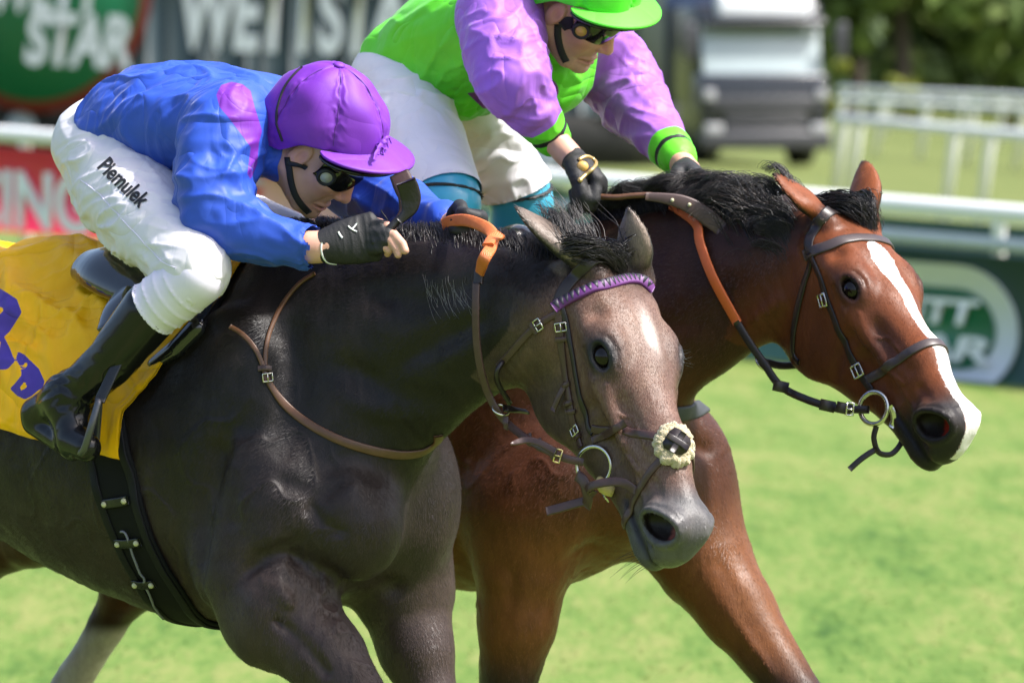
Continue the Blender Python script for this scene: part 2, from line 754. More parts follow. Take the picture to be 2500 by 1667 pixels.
# ---------------------------------------------------------------- materials
class NT:
    def __init__(s, name):
        s.m = bpy.data.materials.new(name)
        s.m.use_nodes = True
        s.t = s.m.node_tree
        s.b = s.t.nodes['Principled BSDF']

    def n(s, typ, **kw):
        nd = s.t.nodes.new('ShaderNode' + typ)
        for k, v in kw.items():
            if k.startswith('_'):
                setattr(nd, k[1:], v)
            else:
                key = int(k[1:]) if k[0] == 'i' and k[1:].isdigit() else k
                nd.inputs[key].default_value = v
        return nd

    def link(s, a, b):
        s.t.links.new(a, b)

    def coord(s, scale=(1, 1, 1), rot=(0, 0, 0), kind='Object'):
        tc = s.n('TexCoord')
        mp = s.n('Mapping')
        mp.inputs['Scale'].default_value = scale
        mp.inputs['Rotation'].default_value = rot
        s.link(tc.outputs[kind], mp.inputs[0])
        return mp.outputs[0]

    def noise(s, vec, scale, detail=3, rough=.55):
        nd = s.n('TexNoise', Scale=scale, Detail=detail, Roughness=rough)
        s.link(vec, nd.inputs['Vector'])
        return nd.outputs[0]

    def ramp(s, fac, stops):
        r = s.n('ValToRGB')
        e = r.color_ramp.elements
        while len(e) < len(stops):
            e.new(.5)
        for el, (p, c) in zip(e, stops):
            el.position = p
            el.color = (*c, 1) if len(c) == 3 else c
        s.link(fac, r.inputs[0])
        return r.outputs[0]

    def mix(s, fac, a, b, mode='MIX'):
        m = s.n('Mix', _data_type='RGBA', _blend_type=mode)
        for src, i in ((fac, 0), (a, 6), (b, 7)):
            if hasattr(src, 'is_output'):
                s.link(src, m.inputs[i])
            elif i == 0:
                m.inputs[0].default_value = src
            else:
                m.inputs[i].default_value = (*src, 1)
        return m.outputs[2]

    def math(s, op, a, b=0., c=0.):
        m = s.n('Math', _operation=op)
        for i, src in enumerate((a, b, c)):
            if hasattr(src, 'is_output'):
                s.link(src, m.inputs[i])
            else:
                m.inputs[i].default_value = src
        return m.outputs[0]

    def attr(s, name, out='Fac'):
        a = s.n('Attribute')
        a.attribute_name = name
        return a.outputs[out]

    def bump(s, h, strength=.3, dist=.002, normal=None):
        b = s.n('Bump', Strength=strength, Distance=dist)
        s.link(h, b.inputs['Height'])
        if normal is not None:
            s.link(normal, b.inputs['Normal'])
        s.link(b.outputs[0], s.b.inputs['Normal'])
        return b.outputs[0]

    def set(s, **kw):
        for k, v in kw.items():
            k = k.replace('_', ' ')
            if hasattr(v, 'is_output'):
                s.link(v, s.b.inputs[k])
            else:
                s.b.inputs[k].default_value = (*v, 1) if k in ('Base Color', 'Sheen Tint', 'Specular Tint', 'Subsurface Radius', 'Emission Color') and len(v) == 3 and k != 'Subsurface Radius' else v
        return s


def plain(name, col, rough=.5, vary=.15, nscale=30, metal=0., spec=.5, bump=0., bscale=200, coat=0., bdist=.001, **kw):
    t = NT(name)
    v = t.coord()
    f = t.noise(v, nscale, 4)
    c0 = tuple(min(1, x * (1 - vary)) for x in col)
    c1 = tuple(min(1, x * (1 + vary)) for x in col)
    t.set(Base_Color=t.mix(t.math('SMOOTHSTEP', f, .3, .7) if False else f, c0, c1), Roughness=rough, Metallic=metal, Specular_IOR_Level=spec, Coat_Weight=coat, **kw)
    if bump:
        t.bump(t.noise(v, bscale, 3), bump, bdist)
    return t.m


def leather(name, col, rough=.38):
    t = NT(name)
    v = t.coord()
    f = t.noise(v, 60, 4)
    t.set(Base_Color=t.mix(f, tuple(x * .6 for x in col), tuple(x * 1.4 for x in col)),
          Roughness=t.math('MULTIPLY_ADD', f, .3, rough - .15), Specular_IOR_Level=.5)
    t.bump(t.noise(v, 700, 2), .25, .0006)
    return t.m


def coat_mat(name, rough=.36, spec=.55, grain=1.0, dir_rot=(0, .6, 0.7), mark=None):
    """a short summer coat: base colour from the point colours, roan flecks, hair-direction grain, broken sheen"""
    t = NT(name)
    col = t.attr('Col', 'Color')
    roan = t.attr('roan')
    v1 = t.coord((520, 520, 130), dir_rot)
    v2 = t.coord((1, 1, 1))
    vs = t.coord((1, 1, .45), dir_rot)
    fine = t.noise(v1, 1.0, 2, .6)
    blot = t.noise(vs, 24, 6, .7)
    wide = t.noise(v2, 6.5, 4, .6)
    fleck = t.math('MULTIPLY', t.math('SUBTRACT', fine, .40), 3.2)
    fleck.node.use_clamp = True
    fl = t.math('MULTIPLY', fleck, roan)
    c = t.mix(t.math('MULTIPLY', fl, .6), col, (.50, .37, .30))
    m1 = t.math('MULTIPLY', t.math('SUBTRACT', blot, .36), 2.6)
    m1.node.use_clamp = True
    c = t.mix(t.math('MULTIPLY', m1, .7), c, t.mix(1.0, c, (.46, .42, .42), 'MULTIPLY'))
    m2 = t.math('MULTIPLY', t.math('SUBTRACT', wide, .50), 3.0)
    m2.node.use_clamp = True
    c = t.mix(t.math('MULTIPLY', m2, .5), c, t.mix(1.0, c, (1.55, 1.38, 1.25), 'MULTIPLY'))
    if mark:
        mk_ = t.attr('mark')
        e = t.math('MULTIPLY', t.math('SUBTRACT', t.noise(t.coord((300, 300, 120), dir_rot), 1.0, 2, .7), .5), .013)
        e2 = t.math('MULTIPLY', t.math('SUBTRACT', t.noise(v2, 45, 3), .5), .010)
        f = t.math('MULTIPLY', t.math('ADD', t.math('ADD', mk_, e), e2), 420.)
        f.node.use_clamp = True
        c = t.mix(f, c, mark)
    wet = t.noise(v2, 9, 5, .65)
    t.set(Base_Color=c, Roughness=t.math('MULTIPLY_ADD', wet, .75, rough - .36), Specular_IOR_Level=spec,
          Sheen_Weight=.03, Sheen_Roughness=.4)
    h = t.math('ADD', t.math('MULTIPLY', fine, .50 * grain), t.math('ADD', t.math('MULTIPLY', blot, .8), t.math('MULTIPLY', t.noise(vs, 95, 3), .5)))
    t.bump(h, .45, .0035)
    return t.m


def creases(t, k=1.0):
    """sharp thin-cloth creases over a fine weave"""
    hs = []
    for sc, rot, n in (((4.6, 4.6, 1.5), (.5, .3, .8), 1.0), ((1.6, 5.6, 5.6), (.9, -.4, .2), .9), ((15, 15, 5), (.2, 1.1, .5), .16)):
        w = t.n('TexNoise', Scale=1.0, Detail=1.5, Roughness=.45, Distortion=1.1)
        t.link(t.coord(sc, rot), w.inputs['Vector'])
        a = t.math('ABSOLUTE', t.math('MULTIPLY', t.math('SUBTRACT', w.outputs[0], .5), 4.5))
        a.node.use_clamp = True
        hs.append(t.math('MULTIPLY', t.math('POWER', a, .7), n * k))
    h = t.math('ADD', t.math('ADD', hs[0], hs[1]), hs[2])
    return t.math('ADD', h, t.math('MULTIPLY', t.noise(t.coord(), 900, 1), .03))


def silk(name, rough=.42, inks=(), crease=1.0):
    """shiny racing silk; inks = [(attribute, colour)] printed over the ground colour (first item: ground colour)"""
    t = NT(name)
    v = t.coord()
    base = inks[0]
    col = None
    f = t.noise(v, 9, 3)
    c = t.mix(f, tuple(x * .88 for x in base), tuple(min(1, x * 1.1) for x in base))
    for a, k in inks[1:]:
        m = t.math('GREATER_THAN', t.attr(a), 0.0)
        c = t.mix(m, c, k)
    t.set(Base_Color=c, Roughness=rough, Specular_IOR_Level=.4, Sheen_Weight=.1, Sheen_Roughness=.3)
    t.bump(creases(t, crease), .5, .013)
    return t.m


M = {}
M['leather_brown'] = leather('brown_leather', (.060, .030, .027))
M['leather_dark'] = leather('dark_leather', (.018, .012, .012))
M['leather_tan'] = leather('tan_leather', (.10, .045, .022))
M['leather_black'] = leather('black_leather', (.010, .010, .011), .3)
M['steel'] = plain('bit_steel', (.62, .60, .55), .22, .1, 60, metal=1.)
M['brass'] = plain('brass', (.75, .62, .30), .28, .12, 60, metal=1.)
M['rubber_orange'] = None
M['fleece'] = plain('fleece', (.50, .42, .26), .95, .3, 150, bump=.8, bscale=260, bdist=.006, Sheen_Weight=.5)
M['hair_black'] = None

# ---------------------------------------------------------------- the racecourse
def terrain(x, y):
    x, y = np.asarray(x, float), np.asarray(y, float)
    k = sstep(y, 19, 44)
    z = -.052 * np.clip(x, -30, 9) * k - .018 * np.maximum(x - 9, 0) * k
    z = z - .35 * sstep(y, 62, 95)
    return z + .02 * np.sin(x * .5 + y * .23) * sstep(y, 16, 24)


def sstep(x, a, b):
    t = np.clip((x - a) / (b - a), 0, 1)
    return t * t * (3 - 2 * t)


gx = np.concatenate([np.linspace(-400, -30, 18), np.linspace(-26, 26, 66), np.linspace(30, 400, 18)])
gy = np.concatenate([np.linspace(-60, 8, 12), np.linspace(10, 60, 70), np.linspace(64, 160, 30), np.linspace(175, 900, 30)])
X, Y = np.meshgrid(gx, gy)
V = np.stack([X.ravel(), Y.ravel(), terrain(X.ravel(), Y.ravel())], 1)
nx_ = len(gx)
F_ = [[j * nx_ + i, j * nx_ + i + 1, (j + 1) * nx_ + i + 1, (j + 1) * nx_ + i] for j in range(len(gy) - 1) for i in range(nx_ - 1)]
_t = NT('turf')
_v = _t.coord(kind='Object')
_a = _t.noise(_t.coord((1, .25, 1)), 1.1, 5, .6)
_b = _t.noise(_t.coord((1, .13, 1), (0, 0, .12)), 4.6, 5, .68)
_c2 = _t.noise(_t.coord((1, .16, 1), (0, 0, -.1)), 26, 4, .65)
_m = _t.math('ADD', _t.math('MULTIPLY', _a, .42), _t.math('ADD', _t.math('MULTIPLY', _b, .46), _t.math('MULTIPLY', _c2, .34)))
_near = _t.ramp(_m, [(.43, (.030, .076, .010)), (.51, (.072, .136, .022)), (.59, (.110, .172, .034)), (.72, (.180, .200, .060))])
_far = _t.ramp(_m, [(.40, (.085, .115, .028)), (.65, (.125, .150, .042)), (.85, (.17, .17, .06))])
_sx = _t.n('SeparateXYZ')
_t.link(_v, _sx.inputs[0])
_mr = _t.n('MapRange')
_mr.inputs[1].default_value, _mr.inputs[2].default_value = 52, 70
_t.link(_sx.outputs[1], _mr.inputs[0])
_t.set(Base_Color=_t.mix(_mr.outputs[0], _near, _far), Roughness=.85, Specular_IOR_Level=.15)
_t.bump(_t.math('ADD', _b, _t.math('MULTIPLY', _c2, .6)), .4, .03)
M['turf'] = _t.m
turf = mk('ground', V, F_, M['turf'], org=np.zeros(3))
tag(turf, 'mown green racecourse turf', 'ground', None, 'structure')

# grass blades standing on the turf in view
n = 60000
yy = 17 + 45 * RNG.random(n) ** 1.15
xx = (RNG.random(n) * 2 - 1) * (yy * .095 + .8)
den = noise3(np.stack([xx * 1.6, yy * 1.0, np.zeros(n)], 1)) * .6 + noise3(np.stack([xx * 5, yy * 3, np.zeros(n) + 3], 1)) * .5
k = den > -.25
xx, yy, den = xx[k], yy[k], den[k]
n = len(xx)
hh = (.006 + .009 * RNG.random(n))
an = RNG.random(n) * 6.283
ww = .004 + .004 * RNG.random(n)
base = np.stack([xx, yy, terrain(xx, yy) - .004], 1)
sd_ = np.stack([np.cos(an), np.sin(an), 0 * an], 1) * ww[:, None]
ln_ = np.stack([RNG.normal(0, .028, n) + .008, RNG.normal(0, .028, n), hh], 1)
V = np.stack([base - sd_, base + sd_, base + ln_ * .6 + sd_ * .7, base + ln_], 1).reshape(-1, 3)
i0 = np.arange(n) * 4
Fq = np.stack([i0, i0 + 1, i0 + 2, i0 + 3], 1)
_t = NT('grass_blades')
_r = _t.attr('rnd')
_t.set(Base_Color=_t.ramp(_r, [(0, (.085, .150, .028)), (.5, (.125, .195, .042)), (.85, (.175, .230, .065)), (1, (.24, .24, .11))]), Roughness=.55, Specular_IOR_Level=.3)
_tr = _t.n('BsdfTranslucent')
_ad = _t.n('MixShader', Fac=.45)
_t.link(_t.b.inputs['Base Color'].links[0].from_socket, _tr.inputs[0])
_t.link(_t.b.outputs[0], _ad.inputs[1])
_t.link(_tr.outputs[0], _ad.inputs[2])
_t.link(_ad.outputs[0], _t.t.nodes['Material Output'].inputs[0])
gr = mk('grass', V, Fq, _t.m, org=np.zeros(3), shade=False, attrs={'rnd': np.repeat(np.clip(RNG.random(n) * .75 + den * .35 + .1, 0, 1), 4)})
tag(gr, 'short green grass blades of the racecourse', 'grass', None, 'stuff')

M['white_paint'] = plain('white_rail_paint', (.80, .80, .79), .42, .04, 8)
M['board_red'] = plain('red_board', (.72, .028, .085), .4, .06, 6)
M['board_green'] = plain('dark_green_board', (.012, .048, .038), .4, .1, 6)
M['board_teal'] = plain('teal_board', (.050, .125, .125), .5, .1, 6)
M['logo_green'] = plain('logo_green', (.002, .135, .062), .4, .05, 6)
M['logo_white'] = plain('logo_white', (.80, .81, .86), .45, .04, 6)
M['logo_red'] = plain('logo_red', (.19, .022, .022), .5, .05, 6)
M['steel_pipe'] = plain('galvanised_pipe', (.46, .50, .54), .4, .1, 9)


def text_mesh(body, shear=.2, bold=.02, space=1.0):
    cu = bpy.data.curves.new('t', 'FONT')
    cu.body, cu.size, cu.shear, cu.offset, cu.space_character = body, 1, shear, bold, space
    cu.extrude = .012
    to = bpy.data.objects.new('t', cu)
    COL.objects.link(to)
    me = bpy.data.meshes.new_from_object(to.evaluated_get(bpy.context.evaluated_depsgraph_get()))
    V = np.array([v.co[:] for v in me.vertices])
    F = [list(p.vertices) for p in me.polygons]
    bpy.data.objects.remove(to)
    bpy.data.meshes.remove(me)
    return V, F


class Plane:
    """an upright plane through two ground-plan points; pixel -> place on it"""
    def __init__(s, p0, p1):
        s.p0, s.p1 = np.array([p0[0], p0[1], 0.]), np.array([p1[0], p1[1], 0.])
        s.u = unit(s.p1 - s.p0)
        s.n = np.array([s.u[1], -s.u[0], 0])
        if s.n[1] > 0:
            s.n = -s.n

    def px(s, px, py, off=0.):
        v = ray(px, py)
        q = s.p0 + s.n * off
        return CC + v * (((q - CC) @ s.n) / (v @ s.n))

    def letters(s, body, a, b_, cap, mat, name, parent, shear=.22, bold=.03, space=1., off=.02):
        """text with its baseline from pixel a to pixel b_ and capital height `cap` metres"""
        A, B = s.px(*a, off), s.px(*b_, off)
        V, F = text_mesh(body, shear, bold, space)
        x = (V[:, 0] - V[:, 0].min()) / np.ptp(V[:, 0])
        y = V[:, 1] / .70 * cap
        W = A + (B - A) * x[:, None] + np.array([0, 0, 1.]) * y[:, None] + s.n * (V[:, 2] * .8)[:, None]
        return mk(name, W, F, mat, parent, shade=False)

    def poly(s, m, pts, t, off):
        """a flat plate with thickness from pixel outline"""
        A = np.array([s.px(*p, off) for p in pts])
        B = A - s.n * t
        n_ = len(A)
        F = [list(range(n_)), list(range(n_, 2 * n_))[::-1]] + [[i, (i + 1) % n_, n_ + (i + 1) % n_, n_ + i] for i in range(n_)]
        m.add(np.concatenate([A, B]), F)
        return m


# near running rail with its boards
L0, R0_ = at(0, 327, 52.), at(2500, 525, 43.)
dv = (R0_ - L0) / (R0_[0] - L0[0])
FP = Plane(L0[:2], R0_[:2])
fence = empty('rail_fence', (R0_[0] - 1, R0_[1], terrain(R0_[0] - 1, R0_[1])), 'white running rail on short posts just behind the two racehorses', 'rail fence')
pts = [L0 + dv * x for x in np.linspace(-8, 15, 24)]
m = MB()
m.tube(np.array(pts), .062, 16)
m.build('rail', M['white_paint'], fence)
for xp in (-1300, -650, 0 + 60, 655, 1250, 1845, 2440, 3060):
    q = FP.px(xp, 327 + xp * .0792, 0)
    gz = float(terrain(q[0], q[1]))
    m = MB()
    m.tube(np.array([q + [0, .0, -.03], q + [0, .02, -.12], q + [0, .10, -.35], [q[0], q[1] + .14, gz - .1]]), .045, 12)
    m.build('post', M['white_paint'], fence)
lo = [p + np.array([0, -.01, -.20]) for p in pts[10:]]
m = MB()
m.tube(np.array(lo), .045, 12)
m.build('lower_rail', M['steel_pipe'], fence)

red = empty('advertising_board', FP.px(400, 590), 'red advertising board with white lettering hung below the rail at the left', 'advertising board')
m = MB()
FP.poly(m, [(-420, 325), (960, 434), (960, 640), (-420, 530)], .03, .04)
m.build('panel', M['board_red'], red, shade=False)
FP.letters('RACING', (-232, 534), (222, 568), .43, M['logo_white'], 'lettering', red, .0, .022, 1.0, .055)
m = MB()
for a_, b_ in ((640, 724), (742, 824), (846, 930)):
    FP.poly(m, [(a_, 434 + (a_ - 640) * .08), (b_, 434 + (b_ - 640) * .08), (b_ + 6, 606 + (b_ - 640) * .07), (a_ - 6, 606 + (a_ - 640) * .07)], .004, .056)
m.build('white_panel', plain('pale_pink_print', (.72, .36, .40), .5, .1, 8), red, shade=False)
m = MB()
FP.poly(m, [(980, 436), (2900, 588), (2900, 700), (980, 520)], .02, -.30)
tl = m.build('hoarding', M['board_teal'], None, org=FP.px(1900, 620, -.30), shade=False)
tag(tl, 'teal hoarding showing between the white rail and the green board', 'hoarding')
grn = empty('advertising_board', FP.px(2200, 940), 'dark green board with a white ringed logo at the right behind the bay head', 'advertising board')
m = MB()
FP.poly(m, [(1500, 548), (2900, 665), (2900, 1000), (1500, 872)], .05, .05)
m.build('panel', M['board_green'], grn, shade=False)


def stadium(cx, cy, w, h, sl=.075, n_=14):
    P = []
    r = h / 2
    for sx, a0 in ((1, -90), (-1, 90)):
        for i in range(n_ + 1):
            a = math.radians(a0 + 180 * i / n_)
            x = cx + sx * (w / 2 - r) + r * math.cos(a) * .93
            P.append((x, cy + r * math.sin(a) + (x - cx) * sl))
    return P


m = MB()
FP.poly(m, stadium(2225, 795, 540, 312), .012, .064)
m.build('logo_ring', M['logo_white'], grn, shade=False)
m = MB()
FP.poly(m, stadium(2225, 795, 420, 196), .010, .076)
m.build('logo_field', M['logo_green'], grn, shade=False)
FP.letters('WETT', (2110, 773), (2392, 795), .155, M['logo_white'], 'lettering', grn, .22, .03, .95, .088)
FP.letters('STAR', (2075, 860), (2415, 886), .155, M['logo_white'], 'lettering', grn, .22, .03, .95, .088)

# promotion trailer with ribbed dark green sides
TP = Plane(at(0, 255, 104.)[:2], at(1500, 284, 100.)[:2])
trl = empty('trailer', (*TP.px(700, 270)[:2], terrain(*TP.px(700, 270)[:2])), 'long dark green trailer with large white lettering parked behind the rail', 'trailer')
M['trailer'] = plain('trailer_side', (.020, .036, .038), .5, .12, 3)
M['trailer2'] = plain('trailer_rib', (.042, .064, .068), .45, .12, 3)
M['tyre'] = plain('tyre', (.012, .012, .013), .8)
xs = np.linspace(-560, 1560, 19)
for i in range(18):
    m = MB()
    y0_ = lambda x: 255 + x * .0193
    FP_ = [(xs[i] + 2, -340), (xs[i + 1] - 2, -340), (xs[i + 1] - 2, y0_(xs[i + 1])), (xs[i] + 2, y0_(xs[i]))]
    TP.poly(m, FP_, .08, 0)
    m.build('side_panel', M['trailer'], trl, shade=False)
    m = MB()
    w_ = 9 + 8 * ((i * 7) % 3)
    TP.poly(m, [(xs[i] - w_, -335), (xs[i] + w_, -335), (xs[i] + w_, y0_(xs[i]) - 4), (xs[i] - w_, y0_(xs[i]) - 4)], .04, .04)
    m.build('rib', M['trailer2'], trl, shade=False)
m = MB()
a_, b_ = TP.px(-560, 240, -1.2), TP.px(1560, 280, -1.2)
ctr = (a_ + b_) / 2
Rz = np.stack([TP.u, np.array([-TP.u[1], TP.u[0], 0]), np.array([0, 0, 1.])], 1)
m.box(ctr + [0, 0, 1.7], (np.linalg.norm(b_ - a_) / 2 - .02, 1.1, 1.55), Rz)
m.build('body', M['trailer'], trl, shade=False)
m = MB()
m.box(ctr + [0, 0, -.40], (np.linalg.norm(b_ - a_) / 2 + .25, 1.0, .46), Rz)
m.build('chassis', plain('dark_chassis', (.010, .010, .010), .7), trl, shade=False)
for xp in (-120, 60, 240, 1180, 1330):
    q = TP.px(xp, 255 + xp * .02, -.25)
    gz = float(terrain(q[0], q[1]))
    m = MB()
    m.tube(np.array([[q[0], q[1], gz + .48] + TP.n * .12, [q[0], q[1], gz + .48] - TP.n * .18]), .48, 24)
    w_ = m.build('wheel', M['tyre'], trl)
    m = MB()
    m.tube(np.array([[q[0], q[1], gz + .48] + TP.n * .14, [q[0], q[1], gz + .48] + TP.n * .05]), .26, 20)
    m.build('rim', M['steel_pipe'], w_)
c_ = TP.px(90, -42, .0)
for r_, mt, of in ((2.00, 'logo_red', .055), (1.82, 'logo_green', .07)):
    m = MB()
    m.tube(np.array([c_ + TP.n * (of - .03), c_ + TP.n * of]), r_, 64)
    m.build('logo_disc', M[mt], trl, shade=False)
TP.letters('WETT', (-20, 22), (258, 32), .76, M['logo_white'], 'lettering', trl, .2, .035, .95, .09)
TP.letters('STAR', (60, 152), (320, 164), .76, M['logo_white'], 'lettering', trl, .2, .035, .95, .09)
TP.letters('WETTSTAR', (440, 112), (1075, 134), 1.10, M['logo_white'], 'lettering', trl, .12, .035, .95, .09)

# lorry seen from the front
ly = 130.
lc = at(1868, 390, ly)
gz = float(terrain(lc[0], ly))
lor = empty('lorry', (lc[0], ly + 1, gz), 'black lorry with a white roof sign seen from the front behind the bay', 'lorry')
lor.rotation_euler = (0, 0, 0)
yaw = math.radians(14)
RL = np.array([[math.cos(yaw), -math.sin(yaw), 0], [math.sin(yaw), math.cos(yaw), 0], [0, 0, 1.]])
LS = 1.1
lw = lambda x, y, z: np.array([lc[0], ly, gz]) + RL @ np.array([x, y, z]) * LS
M['lorry'] = plain('black_lorry_paint', (.016, .018, .026), .25, .1, 5, coat=.4)
M['navy'] = plain('navy_panel', (.018, .034, .080), .35, .1, 5)
M['lorry_grey'] = plain('grey_plastic', (.045, .045, .052), .4, .15, 5)
M['windscreen'] = plain('windscreen_glass', (.36, .42, .43), .05, .08, 4, coat=1.0)  # pale base colour stands in for sky mirrored in the glass
M['lamp_glass'] = plain('lamp_glass', (.34, .34, .36), .08, .05, 8, coat=.8)


def lbox(name, c, h, mat, bev=.03, parent=None, sh=False):
    m = MB()
    m.box(lw(*c), np.array(h) * LS, RL, bev)
    return m.build(name, mat, parent or lor, shade=sh)


lbox('cab', (0, 1.40, 1.95), (1.16, .95, .90), M['lorry'], .12)
lbox('lower_cab', (0, 1.10, 1.00), (1.155, 1.06, .62), M['lorry'], .06)
lbox('box_body', (0, 5.6, 2.2), (1.25, 3.3, 1.5), M['navy'], .04)
lbox('chassis', (0, 4.4, .75), (.9, 4.2, .2), M['tyre'], .03)
m = MB()
m.box(lw(0, .27, 1.87), np.array((1.08, .05, .58)) * LS, RL @ np.array([[1, 0, 0], [0, math.cos(.24), math.sin(.24)], [0, -math.sin(.24), math.cos(.24)]]), .04)
ws = m.build('windscreen', M['windscreen'], lor, shade=False)
lbox('sun_visor', (0, .16, 2.50), (1.12, .14, .08), M['lorry'], .05)
sg = lbox('roof_sign', (.06, .34, 2.82), (.86, .16, .22), M['logo_white'], .10)
lbox('upper_grille', (0, .0, 1.10), (1.0, .05, .12), M['lorry_grey'], .03)
for i in range(4):
    lbox('grille_bar', (0, .0, .92 - i * .10), (.74, .05, .040), M['lorry_grey'], .012)
lbox('bumper', (0, -.02, .46), (1.18, .12, .16), M['lorry_grey'], .06)
for s_ in (-1, 1):
    lbox('headlight', (.96 * s_, -.08, .66), (.16, .06, .09), M['lamp_glass'], .03)
    lbox('marker_lamp', (1.02 * s_, -.03, 1.25), (.10, .05, .10), M['lamp_glass'], .04)
    ar = lbox('mirror_arm', (1.25 * s_, .05, 2.3), (.12, .03, .03), M['lorry'], .01)
    lbox('mirror', (1.38 * s_, -.02, 2.2), (.10, .06, .32), M['lorry_grey'], .04)
    for yy_ in (1.1, 7.2):
        m = MB()
        m.tube(np.array([lw(1.12 * s_, yy_, .50), lw(.80 * s_, yy_, .50)]), .50 * LS, 24)
        m.build('wheel', M['tyre'], lor)

# white rails farther off
def far_rail(pa, pb, da, db, posts, label, r_=.085, lean=-.16, low=True):
    A, B = at(*pa, da), at(*pb, db)
    o = empty('running_rail', ((A + B) / 2 * [1, 1, 0] + [0, 0, float(terrain(*((A + B) / 2)[:2]))]), label, 'rail')
    m = MB()
    m.tube(np.array([A, (A + B) / 2, B, B + (B - A) * .6]), r_, 12)
    m.build('rail', M['white_paint'], o)
    for t in posts:
        q = A + (B - A) * t
        gz = float(terrain(q[0], q[1]))
        m = MB()
        m.tube(np.array([q, q + [lean * .1, .05, -.15], [q[0] + lean, q[1] + .2, gz - .1]]), .075, 10)
        m.build('post', M['white_paint'], o)
    return o


far_rail((2045, 291), (2500, 333), 104., 92., (.04, .13, .66, .84, 1.35), 'white rail with slanting posts on the dry grass beyond the bay head')
far_rail((2050, 218), (2500, 238), 186., 165., (.03, .14, .3, .5, .7, .9, 1.1), 'distant white rail in front of the bushes')
far_rail((2050, 244), (2500, 268), 155., 140., (.02, .25, .5, .75, 1.), 'middle white rail across the pale grass')

# trees, bushes and the wood behind
M['leaf'] = {}


def leaf_mat(name, cols):
    t = NT(name)
    r = t.attr('rnd')
    t.set(Base_Color=t.ramp(r, [(0, cols[0]), (.6, cols[1]), (1, cols[2])]), Roughness=.6, Specular_IOR_Level=.25)
    return t.m


M['leaf_dark'] = leaf_mat('dark_leaves', [(.036, .064, .026), (.075, .118, .036), (.130, .175, .050)])
M['leaf_mid'] = leaf_mat('green_leaves', [(.055, .092, .024), (.105, .155, .036), (.17, .21, .055)])
M['leaf_yellow'] = leaf_mat('yellow_green_leaves', [(.10, .13, .018), (.21, .23, .030), (.34, .32, .06)])
M['bark'] = plain('bark', (.06, .045, .035), .9, .3, 6, bump=.5, bscale=20, bdist=.03)


def leaves(c, rad, n, size, rng):
    """leaf clumps through a crown made of several lobes"""
    k = max(5, int(n / 130))
    L = rng.normal(0, .48, (k, 3)) * rad
    lr = rng.uniform(.22, .45, k)[:, None] * np.mean(rad)
    i = rng.integers(0, k, n)
    d = rng.normal(0, 1, (n, 3))
    d /= np.linalg.norm(d, axis=1)[:, None]
    P = c + L[i] + d * lr[i] * rng.random((n, 1)) ** .4
    a = rng.normal(0, 1, (n, 3))
    a /= np.linalg.norm(a, axis=1)[:, None]
    b2 = np.cross(a, d)
    b2 /= np.linalg.norm(b2, axis=1)[:, None] + 1e-9
    s = size * rng.uniform(.6, 1.4, (n, 1))
    V = np.stack([P - a * s, P + b2 * s * .55, P + a * s, P - b2 * s * .55], 1).reshape(-1, 3)
    F = np.arange(n * 4).reshape(-1, 4)
    return V, F, np.repeat(np.clip(rng.random(n) * .7 + .3 * rng.random(k)[i], 0, 1), 4)


def tree(px, dist, height, width, mat, label, trunk=True, seed=0, n=2600, name='tree', cat='tree', group=None, lift=.30):
    rng = np.random.default_rng(100 + seed)
    q = at(px, 200, dist)
    gz = float(terrain(q[0], dist))
    o = empty(name, (q[0], dist, gz), label, cat, group)
    c = np.array([q[0], dist, gz + height * (.5 + lift / 2)])
    V, F, rn = leaves(c, np.array([width / 2, width / 2, height * (1 - lift) / 2]), n, height * .034 + .07, rng)
    mk('crown', V, F, mat, o, attrs={'rnd': rn}, shade=False)
    m = MB()
    b0 = np.array([q[0], dist, gz - .2])
    if trunk:
        m.tube(catmull([b0, b0 + [rng.normal(0, .15), 0, height * .3], b0 + [rng.normal(0, .4), .2, height * .75]], 10), np.linspace(height * .03, height * .008, 10), 10)
        for _ in range(6):
            z = height * rng.uniform(.25, .6)
            d = np.array([rng.normal(), rng.normal(), .9])
            d /= np.linalg.norm(d)
            m.tube(np.array([b0 + [0, 0, z], b0 + [0, 0, z] + d * width * .2, b0 + [0, 0, z] + d * width * .36 + [0, 0, .3]]), [height * .012, height * .008, height * .004], 7)
    else:
        for _ in range(6):
            d = np.array([rng.normal(0, .5), rng.normal(0, .5), 1.])
            m.tube(np.array([b0, b0 + d * height * .3, b0 + d * height * .6]), [.05, .035, .015], 6)
    m.build('trunk' if trunk else 'stem', M['bark'], o)
    return o


